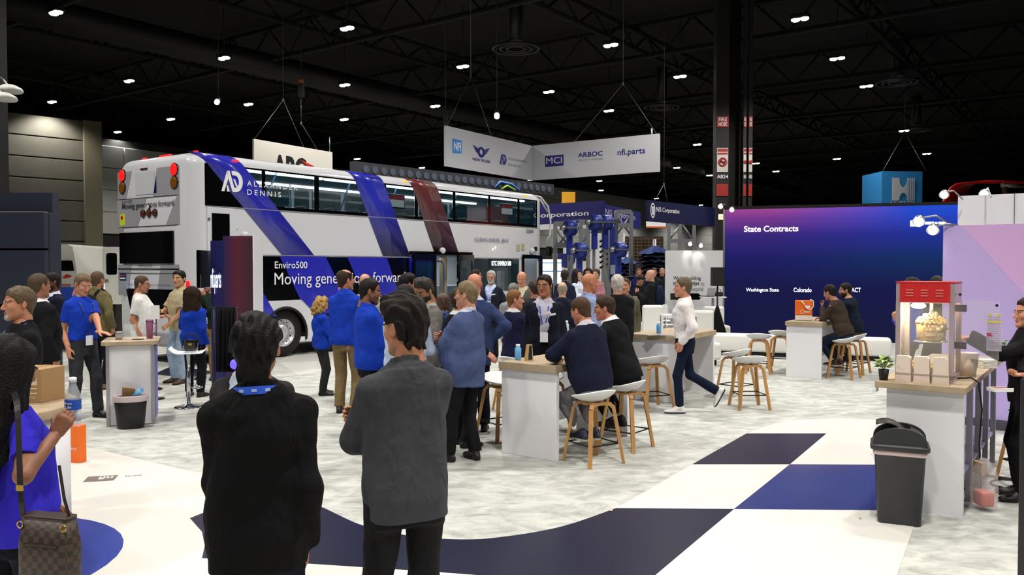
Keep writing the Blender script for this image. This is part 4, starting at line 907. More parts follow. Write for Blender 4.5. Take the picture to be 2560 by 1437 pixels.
sm_ = MB(); sm_.box((0, 0, .22), (.42, .42, .1), bev=.03); sm_.box((-.2, 0, .55), (.08, .42, .68), R=Matrix.Rotation(-.14, 3, 'Y'), bev=.03); sm_.box((0, 0, .08), (.08, .3, .16)); sbase = sm_.build('seat', M_seat, bus)
gm = MB(); gm.tube([(-.26, -.17, .8), (-.29, -.15, .95), (-.29, .15, .95), (-.26, .17, .8)], .014, 6); g0 = gm.build('grab_handle', M_steel, sbase); lm = MB(); lm.box((-.246, 0, .42), (.006, .28, .05)); lm.build('seat_label', M_letw, sbase)
k = 0
for i in range(12):
    for y in (.38, .84, BUS_W - .84, BUS_W - .38):
        s_o = sbase if k == 0 else copy_tree(sbase, bus); s_o.location = (1.6 + i * .82, y, 2.36); k += 1
for x in (2.1, 4.3, 5.9, 8.3): mb = MB(); mb.tube([(x, .62, 2.36), (x + .05, .62, 3.3), (x + .28, .5, 4.0)], .02, 8); mb.build('pole', mat('pole_blue', '#5b93c8', .3), bus)
for x in (2.3, 4.1, 7.7): mb = MB(); mb.tube([(x, BUS_W - .6, 2.36), (x, BUS_W - .6, 4.0)], .02, 8); mb.build('pole', mat('pole_blue', '#5b93c8', .3), bus)
mb = MB(); mb.tube([(1.4, BUS_W - .15, 3.35), (11, BUS_W - .15, 3.35)], .018, 6); mb.build('window_rail', mat('pole_blue', '#5b93c8', .3), bus)
for x, z in ((5.85, 3.6), (10.55, 3.65)):
    mb = MB(); mb.box((x, .22, z), (.62, .06, .36), bev=.015); t = mb.build('monitor', M_bk, bus); mb = MB(); mb.box((x, .186, z - .05), (.54, .006, .18)); mb.build('screen', mat('screen_white', '#d9ecef', .3, emit=.9), t); mb = MB(); mb.box((x, .186, z + .1), (.54, .006, .1)); mb.build('screen_banner', mat('screen_red', '#b3262a', .3, emit=.7), t)
text('RTC ENVIRO 500', .95, .14, SF(9.55, 1.98, .0), mat('display_white', '#f4fbff', .4, emit=1.6), bus, .02); mb = MB(); mb.box((10.02, .03, 2.05), (1.15, .02, .26)); mb.build('display_case', mat('display_grey', '#3a5050', .4), bus)
mb = MB(); mb.box((10.45, .35, 1.35), (.2, .15, .95), bev=.02); mb.build('fare_box', mat('fare_white', '#e4e6ea', .3, emit=.35), bus)
# far lower inside: seats in the lower saloon
for i in range(6): s_o = copy_tree(sbase, bus); s_o.location = (2.0 + i * .8, 1.9, .95)
mb = MB(); mb.box((9.6, 1.6, .95), (2.2, 1.2, .9)); mb.build('wheel_box', M_int, bus)
# rear face: x = 0, seen from -x; y grows to the left in the photo
RF = lambda y, z, off=.02: frame((-off, y, z), (0, -1, 0), (0, 0, 1))
def rbox(y0, y1, z0, z1, th, m, name, parent=bus): mb = MB(); mb.box((-th / 2, (y0 + y1) / 2, (z0 + z1) / 2), (th, abs(y1 - y0), z1 - z0)); return mb.build(name, m, parent)
rbox(.62, 2.62, 2.02, 2.67, .03, M_bk, 'rear_window')
rbox(.50, 2.70, 3.37, 3.38, .012, M_bk, 'panel_seam'); rbox(.50, 2.70, 2.78, 2.79, .012, M_bk, 'panel_seam'); rbox(.45, 2.72, 1.90, 1.92, .014, M_bk, 'panel_seam'); rbox(.45, 2.72, 1.82, 1.825, .014, M_bk, 'panel_seam')
def rpoly(pts, m, name='rear_stripe', off=.006): mb = MB(); mb.prism([(-y, z) for y, z in pts], -.002, .002, frame((-off, 0, 0), (0, -1, 0), (0, 0, 1))); return mb.build(name, m, bus)
rpoly([(2.7, 3.38), (2.7, 3.95), (2.15, 3.95), (2.38, 3.38)], M_busg); rpoly([(1.35, 3.38), (1.2, 3.95), (.42, 3.95), (.42, 3.38)], M_busg)
rpoly([(2.72, 2.79), (2.72, 3.37), (1.6, 3.37), (1.95, 2.79)], M_busg); rpoly([(.42, 2.79), (.9, 2.79), (.5, 3.37), (.42, 3.37)], M_busg)
rpoly([(2.72, 1.35), (2.72, 2.0), (2.2, 2.0), (2.35, 1.35)], M_busg); rpoly([(1.25, 1.35), (1.1, 2.0), (.45, 2.0), (.45, 1.35)], M_busg)
rpoly([(1.32, 3.45), (1.22, 3.45), (1.22, 3.8)], M_navy, 'rear_wedge', .012)
h = rbox(1.3, 2.0, 3.44, 3.9, .012, mat('bus_hatch', '#c6c8d0', .25), 'rear_hatch'); rbox(1.55, 1.8, 3.95, 3.98, .02, mat('lamp_dark_red', '#4a1414', .3), 'brake_bar')
def rlamp(y, z, r_, m, name='rear_lamp'): mb = MB(); mb.cone((0, y, z), (-.03, y, z), r_ * 1.12, r_ * 1.05, 20); o = mb.build(name, M_bk, bus); mb = MB(); mb.cone((-.03, y, z), (-.045, y, z), r_, r_ * .8, 20); mb.build('lens', m, o)
MR = mat('lens_red_lit', '#e01010', .3, emit=1.1, ecol='#ff1a18'); MA = mat('lens_amber', '#7a4a12', .3)
for y in (.57, 2.5): rlamp(y, 3.88, .12, MR); rlamp(y, 3.62, .12, MA)
for y in (1.28, 1.5, 1.72): rlamp(y, 3.05, .075, mat('lens_brown', '#5a2c18', .3))
for y in (.35, 1.28, 1.42, 1.56, 2.2): mb = MB(); mb.box((.32, y, 4.235), (.07, .1, .06), bev=.012); mb.build('roof_marker', MR, bus)
rlamp(1.5, 3.18, .045, M_bus, 'rear_camera')
text('Moving generations forward.', 1.95, .16, RF(2.52, 3.13, .016), mat('letter_rear', '#3c3e46', .5), bus, .012); text('Enviro500', .4, .07, RF(2.52, 3.29, .016), mat('letter_rear', '#3c3e46', .5), bus)
rbox(2.42, 2.62, 2.83, 3.07, .012, mat('label_yellow', '#c9d630', .5), 'stop_label'); mb = MB(); mb.cone((-.012, 2.54, 2.99), (-.018, 2.54, 2.99), .045, .045, 8); mb.build('stop_mark', M_red, bus)
rbox(2.4, 2.66, 1.66, 1.82, .012, mat('plate_blue', '#20345e', .5), 'licence_plate'); rbox(2.43, 2.63, 1.76, 1.78, .016, M_red, 'plate_print'); rbox(2.43, 2.63, 1.70, 1.725, .016, M_letw, 'plate_print')
text('www.rtcsnv.com', .5, .05, RF(1.9, 1.955, .016), M_letk, bus); text('Regional Transportation Commission of Southern Nevada', 1.6, .05, RF(2.35, 1.56, .014), mat('letter_slate', '#5b5f88', .5), bus)
mb = MB(); mb.prism([(-2.4, 1.5), (-.62, 1.5), (-.75, .95), (-2.2, .95)], -.006, .006, frame((-.012, 0, 0), (0, -1, 0), (0, 0, 1))); mb.build('engine_grille', M_bk, bus)
for y in (.2,): mb = MB(); mb.box((.03, y, 1.6), (.06, .09, .16), bev=.015); mb.build('tail_lamp', MR, bus)
mb = MB(); mb.box((.0, BUS_W / 2, .5), (.12, BUS_W - .5, .26), bev=.04); mb.build('rear_bumper', M_busg, bus)
# ================================================================== booth furniture
def place(name, label, cat, xy, group=None, rz=None, z=0.): return thing(name, label, cat, (xy[0], xy[1], z), BA if rz is None else rz, group)
def bar_table(label, corner, wd, ln, h, closed=False, th=.075):
    """corner: near right corner of the top; local x across (negative = left), y back"""
    t = place('bar_table', label, 'table', corner, 'bar height booth tables')
    mb = MB(); mb.box((-wd / 2, ln / 2, h - th / 2), (wd, ln, th), bev=.004); mb.build('table_top', M_oak, t)
    for y in (.06, ln - .06): mb = MB(); mb.box((-wd / 2, y, (h - th) / 2), (wd - .03, .05, h - th), bev=.004); mb.build('end_panel', M_white, t)
    if closed: mb = MB(); mb.box((-.06, ln / 2, (h - th) / 2), (.04, ln - .16, h - th)); mb.build('side_panel', mat('panel_grey', '#c4c2be', .5), t)
    else: mb = MB(); mb.box((-wd / 2, ln / 2, .45), (.04, ln - .16, .3)); mb.build('stretcher_panel', M_white, t)
    return t
T1 = bar_table('white bar table with oak top between the two seated suited men', (.44, 8.24), .72, 1.62, .97)
T2 = bar_table('white bar table with oak top behind the man in a white shirt', (2.35, 11.75), .82, 1.45, .97)
T3 = bar_table('white bar table with oak top carrying the orange bag', (5.38, 14.32), .64, 1.62, .99)
T4 = bar_table('white bar table with oak top beside the seated young man in navy', (.9, 11.6), .7, 1.4, .97)
def shell_stool():
    t = thing('bar_stool', '-', 'stool', (0, 0, 0), 0, 'white shell bar stools')
    mb = MB(); n, m = 28, 7; v = []                                    # shallow oval shell, back edge higher
    def pt(a, r, o):
        x = .235 * r * math.cos(a); y = .20 * r * math.sin(a); z = float(seat_z(r, math.sin(a))) - o; return (x, y, z)
    for o in (0, .014):
        for j in range(m + 1):
            for i in range(n): v.append(pt(2 * math.pi * i / n, max(j / m, .001), o))
    K = (m + 1) * n; f = []
    for b in (0, K):
        for j in range(m):
            for i in range(n): q = (b + j * n + i, b + j * n + (i + 1) % n, b + (j + 1) * n + (i + 1) % n, b + (j + 1) * n + i); f.append(q if b == 0 else q[::-1])
    for i in range(n): a, c = m * n + i, m * n + (i + 1) % n; f.append((a, K + a, K + c, c))
    mb._add(v, f, True); mb.build('seat', M_shell, t)
    mb = MB(); mb.box((0, 0, .598), (.24, .05, .026)); mb.box((0, .11, .598), (.24, .035, .026)); mb.box((0, -.11, .598), (.24, .035, .026)); mb.box((0, 0, .598), (.05, .24, .026)); mb.build('seat_frame', M_wood, t)
    for sx in (-1, 1):
        for sy in (-1, 1):
            P = [(sx * .06, sy * .10, .596), (sx * .11, sy * .122, .592), (sx * .142, sy * .143, .555), (sx * .215, sy * .215, .0)]; mb = MB()
            for a, b in zip(P, P[1:]): 
                d = (Vector(b) - Vector(a)); mb.ribbon([a, b], .042, .03, (sx, -sy, 0))
            mb.build('leg', M_wood, t)
    q = .18; mb = MB(); mb.tube([(q, q, .2), (-q, q, .2), (-q, -q, .2), (q, -q, .2)], .008, 6, True); mb.build('foot_rail', M_black, t); return t
st0 = shell_stool(); st_used = [False]
def stool(x, y, rz, label):
    o = st0 if not st_used[0] else copy_tree(st0); st_used[0] = True; o.location = (x, y, 0); o.rotation_euler = (0, 0, math.radians(rz)); o['label'] = label; return o
stool(.82, 8.28, 33, 'white shell stool under the seated man in navy blazer')
stool(1.24, 8.94, 52, 'white shell stool under the seated man in black suit')
stool(-.117, 9.42, -144, 'empty white shell stool on the bottle side of the near bar table')
stool(.40, 9.78, -144, 'white shell stool tucked behind the near bar table')
stool(1.95, 11.42, 20, 'empty white shell stool in front of the table by the white shirted man')
stool(3.3, 11.45, 4, 'empty white shell stool standing out from the white shirted man’s table')
stool(3.36, 12.35, 40, 'empty white shell stool close to the end of the white shirted man’s table')
stool(4.55, 15.2, -20, 'empty white shell stool on the bench side of the orange bag table')
stool(5.2, 15.95, -30, 'empty white shell stool half hidden behind the orange bag table')
stool(5.84, 14.5, 48, 'white shell stool under the seated man in brown sweater')
stool(6.30, 15.15, 50, 'white shell stool under the bearded man in navy')
stool(4.72, 7.41, 10, 'white shell stool holding a cardboard box behind the popcorn counter')
stool(.04, 11.3, -42, 'white shell stool under the young man in navy suit')
# chrome pedestal stool with a handbag
p = G(472, 1018); t = place('pedestal_stool', 'white flat seat stool on a chrome pedestal', 'stool', p, None, .3)
mb = MB(); mb.lathe([(.02, 0), (.2, 0), (.19, .015), (.06, .03), (.03, .05)], n=28); mb.build('base', M_chrome, t); mb = MB(); mb.cone((0, 0, .04), (0, 0, .74), .025, .025, 14); mb.build('column', M_chrome, t)
mb = MB(); v = []; nx = 13
for j in range(2):
    for i in range(nx):
        x = -.24 + .48 * i / (nx - 1); z = .76 + .12 * max((-x - .12) / .12, 0) ** 2 * .6 + .05 * max((x - .16) / .08, 0) ** 2 + .012 * j
        v += [(x, -.2, z), (x, .2, z)]
f = [(2 * i, 2 * i + 1, 2 * i + 3, 2 * i + 2) for i in range(nx - 1)] + [tuple(2 * nx + k for k in (2 * i, 2 * i + 2, 2 * i + 3, 2 * i + 1)) for i in range(nx - 1)] + [(2 * i, 2 * i + 2, 2 * nx + 2 * i + 2, 2 * nx + 2 * i) for i in range(nx - 1)] + [(2 * i + 1, 2 * nx + 2 * i + 1, 2 * nx + 2 * i + 3, 2 * i + 3) for i in range(nx - 1)] + [(0, 2 * nx, 2 * nx + 1, 1), (2 * nx - 2, 2 * nx - 1, 4 * nx - 1, 4 * nx - 2)]
mb._add(v, f); mb.build('seat', M_shell, t)
mb = MB(); mb.tube([(.18 * math.cos(a), .18 * math.sin(a) , .28) for a in np.linspace(-1.2, 1.2, 12)], .01, 6); mb.tube([(0, 0, .28), (.18, 0, .28)], .01, 6); mb.build('foot_ring', M_chrome, t)
b = thing('handbag', 'small black patent handbag on the pedestal stool', 'bag', (p.x, p.y, .787), .3)
mb = MB(); mb.box((.03, 0, .08), (.2, .1, .16), bev=.035); mb.build('bag_body', mat('patent_black', '#0b0b0d', .15, coat=.5), b); mb = MB()
for y in (-.045, .045): mb.tube([(-.05 + .1 * math.cos(a) + .08, y, .12 + .12 * math.sin(a)) for a in np.linspace(0, 3.1416, 10)], .007, 6)
mb.tube([(.12 + .05 * math.cos(a), -.02, .06 + .07 * math.sin(a)) for a in np.linspace(-1.2, 1.8, 10)], .005, 6); mb.build('bag_handle', M_black, b); mb = MB(); mb.box((.03, -.053, .1), (.05, .012, .03), bev=.004); mb.build('clasp', mat('gold', '#c9a24a', .25, 1.), b)
# left counter, its bin and the things on it
c0 = G(282, 1061); cnt_ = t = place('counter', 'narrow white display counter with oak top by the waste basket', 'counter', G(388, 1060), None, .36)
mb = MB(); mb.box((-.27, .33, .5), (.52, .62, .98)); mb.build('core', M_white, t)
for x in (-.53, -.02): 
    for y in (.02, .64): mb = MB(); mb.box((x, y, .5), (.035, .035, 1.0)); mb.build('corner_post', M_steel, t)
mb = MB(); mb.box((.0, .33, .52), (.02, .5, .9)); mb.build('side_graphic', mat('graphic_purple', '#7d7dc8', .4), t)
mb = MB(); mb.prism(rrect(-.60, -.05, .05, .70, .06), 1.0, 1.045); mb.build('counter_top', M_oak, t)
def oc(x, y, dz=.0): return Vector((*G(388, 1060)[:2], 1.045 + dz)) + Matrix.Rotation(.36, 3, 'Z') @ Vector((x, y, 0))
def basket(px, py, label, rz=0.):
    c_ = Vector((*G(388, 1060)[:2], 0)); R_ = Matrix.Rotation(.36, 3, 'Z'); p = c_ + R_ @ Vector(((R_.inverted() @ (G(px, py) - c_)).x, -.152, 0)); rz = .36; t = place('waste_basket', label, 'bin', p, None, rz); mb = MB(); mb.lathe([(.13, 0), (.14, .01), (.175, .38), (.17, .385), (.13, .02)], n=4 * 6, sx=1.08, sy=.8, caps=True); mb.build('basket', mat('basket_black', '#131416', .5), t)
    mb = MB(); mb.lathe([(.182, .33), (.186, .39), (.18, .405), (.172, .40), (.165, .34)], n=24, sx=1.08, sy=.8, caps=False); mb.build('liner', mat('liner_plastic', '#c9b7ba', .35), t); return t, p
t, p = basket(330, 1063, 'black waste basket with a clear liner beside the narrow counter')
mb = MB(); mb.box((0, 0, 0), (.16, .012, .12), bev=.003); o = mb.build('cardboard_scrap', mat('cardboard', '#a9865c', .8)); o.location = (p.x - .03, p.y + .02, .43); o.rotation_euler = (.2, .1, 0); tag(o, 'scrap of brown cardboard sticking out of the waste basket', 'cardboard')
mb = MB(); mb.cone((0, 0, -.06), (.11, 0, .05), .032, .032, 12); mb.cone((.11, 0, .05), (.13, 0, .07), .022, .018, 10); o = mb.build('empty_bottle', mat('blue_bottle', '#6fb3e6', .3)); o.location = (p.x + .03, p.y - .02, .42); tag(o, 'empty blue bottle thrown in the waste basket', 'bottle')
def on_px(px, py, z): return G(px, py, z)
cnt = t0_ = None
tb = thing('travel_tumbler', 'tall pink purple insulated tumbler on the narrow counter', 'tumbler', oc(-.07, .34)); mb = MB(); mb.lathe([(.036, 0), (.044, .2), (.046, .21)], n=18); mb.build('cup', mat('tumbler_pink', '#a4628e', .35), tb); mb = MB(); mb.lathe([(.048, .21), (.048, .235), (.03, .245)], n=18); mb.tube([(.05, 0, .2), (.09, 0, .17), (.085, 0, .08), (.045, 0, .06)], .008, 6); mb.build('lid_and_handle', mat('tumbler_pink2', '#7d4a70', .35), tb)
ph = thing('phone', 'black phone lying on the narrow counter', 'phone', oc(-.2, .22), .5); mb = MB(); mb.box((0, 0, .005), (.14, .07, .009), bev=.003); mb.build('case', M_bk, ph)
jar = thing('candy_jar', 'short glass jar of brown candy on the narrow counter', 'jar', oc(-.42, .28)); mb = MB(); mb.lathe([(.04, 0), (.045, .01), (.045, .08), (.035, .085)], n=18); mb.build('glass', glass('clear_glass', '#e4e8ea', .25), jar); mb = MB(); mb.lathe([(.038, .004), (.04, .05), (.01, .055)], n=14); mb.build('candy', mat('candy_brown', '#8a6a4a', .5), jar); mb = MB(); mb.lathe([(.044, .085), (.044, .1), (.01, .104)], n=18); mb.build('lid', M_steel, jar)
mb = MB(); mb.box((0, .03, .09), (.16, .004, .2), R=Matrix.Rotation(-.15, 3, 'X')); mb.box((0, 0, .003), (.16, .1, .005)); o = mb.build('sign_holder', glass('acrylic', '#eef2f4', .18)); o.location = oc(-.31, .24, .001); tag(o, 'clear acrylic upright sign holder on the narrow counter', 'sign holder')
for i, (px, py) in enumerate(((-.1, .12), (-.16, .45), (-.45, .1))): mb = MB(); mb.box((0, 0, .001), (.09, .05, .002), rz=.3 * i); o = mb.build('business_card', mat('paper_white', '#eceae6', .7)); o.location = oc(px, py); tag(o, 'small white card lying on the narrow counter', 'card', 'cards on the narrow counter')
# round counter with lettering
rc = thing('round_counter', 'white round counter with oak top and blue lettering', 'counter', (-3.72, 5.45, 0))
mb = MB(); mb.lathe([(.70, .08), (.70, .98)], n=64); mb.build('drum', M_white, rc); mb = MB(); mb.lathe([(.74, 0), (.75, .02), (.75, .07), (.72, .085)], n=64); mb.build('plinth', M_oak, rc); mb = MB(); mb.lathe([(.745, .98), (.75, .985), (.75, 1.035), (.745, 1.04)], n=64); mb.build('counter_top', M_oak, rc)
tx = text('nfi.parts', .62, .2, Matrix.Identity(4), M_letn, rc, .004)                  # wrapped around the drum
co = np.empty(len(tx.data.vertices) * 3, np.float32); tx.data.vertices.foreach_get('co', co); co = co.reshape(-1, 3); a0 = math.radians(-48); th_ = a0 + (co[:, 0] - .31) / .7; zc = co[:, 1] + .52 ; co = np.stack([.704 * np.cos(th_), .704 * np.sin(th_), zc], 1); tx.data.vertices.foreach_set('co', co.astype(np.float32).ravel()); tx.data.update()
bx = thing('cardboard_box', 'brown cardboard box printed UST on the round counter', 'box', (-3.30, 5.72, 1.04), -.12); mb = MB(); mb.box((0, 0, .115), (.25, .24, .23), bev=.004); mb.build('carton', mat('cardboard', '#a9865c', .8, var=.08), bx); mb = MB(); mb.box((0, 0, .2315), (.05, .24, .002)); mb.build('tape', mat('tape', '#b79a70', .3), bx)
mb = MB(); mb.box((.03, -.1215, .145), (.12, .002, .05)); mb.build('print_block', mat('carton_print', '#e0d4c0', .7), bx); text('UST', .085, .035, frame((-.02, -.123, .128), (1, 0, 0), (0, 0, 1)), mat('letter_brown', '#6a4c30', .6), bx, .01)
text('LOVE YOU', .11, .018, frame((-.03, -.122, .03), (1, 0, 0), (0, 0, 1)), mat('carton_print', '#e0d4c0', .7), bx)
for z in (.098, .065): mb = MB(); mb.box((.03, -.1212, z), (.12, .001, .008)); mb.build('print_line', mat('carton_print', '#e0d4c0', .7), bx)
bk = thing('brochure_holder', 'brochure reading We move people in a clear stand', 'brochure', (-3.46, 5.36, 1.04), .55); mb = MB(); mb.box((0, .0, .18), (.24, .01, .33), R=Matrix.Rotation(-.12, 3, 'X')); mb.build('brochure', gradient('brochure_print', [(0, '#20242e'), (.5, '#3a4860'), (1, '#8a8f98')], 2, 0, .35, .35), bk); text('We move people.', .28, .04, Matrix.Rotation(-.12, 4, 'X') @ frame((.1, -.03, .03), (0, 0, 1), (-1, 0, 0)), M_letw, bk, .012)
mb = MB(); mb.box((0, -.03, .004), (.26, .1, .008)); mb.box((0, -.07, .05), (.26, .006, .1)); mb.build('acrylic_stand', glass('acrylic', '#eef2f4', .18), bk)
ob = thing('tote_bag', 'orange tote bag standing on the floor against the round counter', 'bag', (*G(196, 1155)[:2], 0), -.3); mb = MB(); mb.box((-.02, 0, .19), (.16, .1, .38), bev=.012); mb.build('bag_body', mat('bag_orange', '#e86a10', .6), ob); text('parts', .09, .04, frame((-.06, -.052, .12), (1, 0, 0), (0, 0, 1)), M_letw, ob)
# kiosk column with a screen, coat rail
kp = D(600, 640, 11.0); kz = kp.xy; k = thing('kiosk_tower', 'navy and maroon kiosk tower with lit lettering and a screen', 'kiosk', (kp.x, kp.y, 0), .05); kh = D(600, 590, 11).z
mb = MB(); mb.prism([(-.21, -.05), (.2, -.12), (.2, .3), (-.21, .35)], 0, kh); mb.build('front_face', gradient('kiosk_maroon', [(0, '#1c1c50'), (.45, '#5a1c34'), (1, '#3a2030')], 0, -.21, .2, .4), k)
mb = MB(); mb.prism([(-.41, .08), (-.212, -.05), (-.212, .35), (-.41, .4)], 0, kh - .06); mb.build('side_face', mat('kiosk_navy', '#1e2058', .4), k); mb = MB(); mb.box((.21, .1, kh / 2), (.018, .46, kh + .02)); mb.build('white_edge', M_white, k)
text('nfi.parts', .2, .34, frame((-.405, .068, 1.60), (.198, -.13, 0), (0, 0, 1)), mat('kiosk_glow', '#e9f0ff', .4, emit=1.6), k, .006, depth=.004)
mb = MB(); mb.box((-.50, .1, 1.93), (.05, .5, .5), bev=.01); mb.build('screen', M_bk, k); mb = MB(); mb.box((-.54, .1, 1.95), (.02, .46, .46), rz=.1); mb.build('screen_back', mat('monitor_grey', '#8c8f94', .5), k)
cr = thing('coat_rail', 'black rail draped with black cloth beside the kiosk tower', 'rail', (*D(565, 770, 10.2).xy, 0), 0.); mb = MB(); zc = D(565, 770, 10.2).z
for x in (-.15, .13): mb.cone((x, 0, 0), (x, 0, zc), .012, .012, 8); mb.box((x, 0, .01), (.05, .35, .02))
mb.cone((-.2, 0, zc), (.17, 0, zc), .012, .012, 8); mb.build('rail_frame', M_dark, cr)
mb = MB(); v = []; nx = 18
for j, z in enumerate((zc + .015, zc - .2, zc - .5, zc - .78)):
    for i in range(nx): v.append((-.11 + .24 * i / (nx - 1), -.03 + .022 * math.sin(i * 1.7) * (1 + j * .3) - .01 * j, z))
mb._add(v, [(j * nx + i, j * nx + i + 1, (j + 1) * nx + i + 1, (j + 1) * nx + i) for j in range(3) for i in range(nx - 1)], True); o = mb.build('black_cloth', cloth('#0d0d0f'), cr); md = o.modifiers.new('t', 'SOLIDIFY'); md.thickness = .012
bl = thing('floor_light', 'small blue violet lamp on the floor beside the kiosk tower', 'lamp', (*D(588, 895, 9.6).xy, 0)); mb = MB(); mb.box((0, 0, .05), (.16, .1, .1), bev=.01); mb.build('housing', M_bk, bl); zb_ = D(588, 895, 9.6).z; mb = MB(); mb.cone((0, -.0, .1), (0, 0, zb_ - .12), .01, .01, 8); mb.build('stem', M_dark, bl); mb = MB(); mb.ball((0, -.01, zb_ - .07), (.06, .05, .06), 12, 8); mb.build('glow', mat('violet_glow', '#4030ff', .4, emit=4.), bl)
# ---------------- display wall
LA, LBp = Vector((5.80, 22.5, 0)), Vector((11.15, 20.7, 0)); LX = (LBp - LA).normalized(); LN = LX.cross(Vector((0, 0, 1))); LW = 6.6; LH = 3.5; rzL = math.atan2(LX.y, LX.x)
lw = thing('display_wall', 'large dark blue video wall titled State Contracts', 'screen', LA, rzL)
def led_mat():
    m = bpy.data.materials.new('video_wall_picture'); m.use_nodes = True; nt = m.node_tree; b = nt.nodes['Principled BSDF']; b.inputs['Base Color'].default_value = (.002, .002, .003, 1); b.inputs['Roughness'].default_value = .7; b.inputs['Specular IOR Level'].default_value = .05
    tc = nt.nodes.new('ShaderNodeTexCoord'); sp = nt.nodes.new('ShaderNodeSeparateXYZ'); nt.links.new(tc.outputs['Object'], sp.inputs[0])
    def ramp(sock, lo, hi, stops):
        r = nt.nodes.new('ShaderNodeMapRange'); r.inputs[1].default_value = lo; r.inputs[2].default_value = hi; nt.links.new(sock, r.inputs[0]); c = nt.nodes.new('ShaderNodeValToRGB'); e = c.color_ramp.elements
        e[0].position, e[1].position = stops[0][0], stops[-1][0]; e[0].color = (*lin(stops[0][1]), 1); e[1].color = (*lin(stops[-1][1]), 1)
        for p_, q in stops[1:-1]: z = e.new(p_); z.color = (*lin(q), 1)
        nt.links.new(r.outputs[0], c.inputs[0]); return c.outputs[0]
    left = ramp(sp.outputs[2], .0, LH, [(0, '#16173c'), (.4, '#15174a'), (.62, '#1c1c66'), (.8, '#38287e'), (.93, '#7a3a92'), (1, '#a84a9c')]); right = ramp(sp.outputs[2], 0., LH, [(0, '#18193e'), (.4, '#15174a'), (.62, '#123064'), (.8, '#22309a'), (1, '#2452dc')])
    mx = nt.nodes.new('ShaderNodeMix'); mx.data_type = 'RGBA'; r = nt.nodes.new('ShaderNodeMapRange'); r.inputs[1].default_value = 1.2; r.inputs[2].default_value = 4.6; nt.links.new(sp.outputs[0], r.inputs[0]); nt.links.new(r.outputs[0], mx.inputs[0]); nt.links.new(left, mx.inputs[6]); nt.links.new(right, mx.inputs[7])
    nt.links.new(mx.outputs[2], b.inputs['Emission Color']); b.inputs['Emission Strength'].default_value = .9; return m
ML = led_mat(); nC, nR = 11, 7
for i in range(nC):
    for j in range(nR):
        pass
mb = MB(); mb.box((LW / 2, 0, LH / 2), (LW, .02, LH)); mb.build('picture', ML, lw)
mb = MB(); mb.box((LW / 2, .12, LH / 2), (LW, .2, LH)); mb.box((LW / 2, .05, LH + .04), (LW + .04, .26, .08)); mb.build('cabinet', M_black, lw); mb = MB(); mb.box((-.03, .05, LH / 2), (.05, .25, LH + .05)); mb.build('edge_profile', M_steel, lw)
M_lw = mat('picture_white', '#ffffff', .5, emit=1.1, ecol='#f4f8ff')
def onled(px, py):
    d = ray(px, py); o = Vector((0, 0, CAM_H)); kk = (LA - o).dot(LN) / d.dot(LN); P = o + d * kk; return (P - LA).dot(LX), P.z
def led_text(s, px0, py0, px1, py1, bold=.015): x0, z0 = onled(px0, py1); x1, z1 = onled(px1, py0); text(s, x1 - x0, z1 - z0, frame((x0, -.014, z0), (1, 0, 0), (0, 0, 1)), M_lw, lw, bold, 'screen_text')
led_text('State Contracts', 1860, 563, 1996, 580, .022); led_text('Washington State', 1865, 720, 1947, 731); led_text('Colorado', 1984, 719, 2029, 730); led_text('CalACT', 2113, 719, 2152, 730); led_text('Commonwealth', 2245, 719, 2340, 730); led_text('of Virginia', 2245, 733, 2310, 745)
x0, z0 = onled(2275, 566); x1, z1 = onled(2291, 551); mb = MB(); mb.box(((x0 + x1) / 2, -.016, (z0 + z1) / 2), (x1 - x0, .006, z1 - z0)); mb.build('screen_logo', M_lw, lw)
for a_, b_, c_, d_2 in ((2293, 2312, 556, 561), (2312, 2336, 554, 561), (2337, 2344, 555, 560), (2345, 2367, 554, 560)):
    x0, z0 = onled(a_, d_2); x1, z1 = onled(b_, c_); mb = MB(); mb.box(((x0 + x1) / 2, -.016, (z0 + z1) / 2), (x1 - x0 - .01, .006, z1 - z0)); mb.build('screen_line', M_lw, lw)
lamp_bars = []
def arm_lamp(px, py, Y, label, dx=.25, dz=-.1, dy=.05, group='small display lamps on arms', to=None):
    p = D(px, py, Y)
    if to: q = Vector(to) - p; dx, dy, dz = q
    t = thing('arm_lamp', label, 'lamp', p, 0, group); mb = MB(); mb.cone((0, 0, 0), (-.03, -.05, -.05), .05, .075, 14); mb.build('head', M_steel, t); mb = MB(); mb.ball((-.035, -.06, -.06), (.055, .03, .05), 12, 6); mb.build('bulb', mat('arm_bulb', '#ffffff', .3, emit=22., ecol='#fff4e0'), t)
    mb = MB(); mb.tube([(0, 0, .0), (dx * .5, dy * .5, .03), (dx, dy, dz)], .012, 6); mb.build('arm', M_steel, t); light('arm_lamp_light', 'SPOT', (-.04, -.08, -.07), 18, (1, .96, .88), t, .05, rot=(.75, 0, 0)); return t
arm_lamp(2298, 545, 10.2, 'lit lamp on a bent steel arm above the purple wall', to=(5.45, 10.24, 2.47)); arm_lamp(2333, 566, 10.2, 'second lit lamp on a steel arm above the purple wall', to=(5.5, 10.2, 2.47))
arm_lamp(1803, 512, 22.2, 'lit lamp on an arm over the corner of the video wall', .3, -.1, .4); arm_lamp(1831, 520, 22.2, 'second lit lamp on an arm over the corner of the video wall', .1, -.05, .4)
arm_lamp(1727, 606, 25.8, 'lit lamp on a thin arm above the white slogan wall', .18, -.27, .25); arm_lamp(1754, 610, 25.8, 'second lit lamp on a thin arm above the white slogan wall', -.1, -.24, .25)
arm_lamp(2361, 480, 13.0, 'lit lamp on an arm over the white upper wall', .4, -.1, .2); arm_lamp(2460, 478, 13.2, 'unlit looking lamp on an arm over the white upper wall', -.2, -.14, -.55)
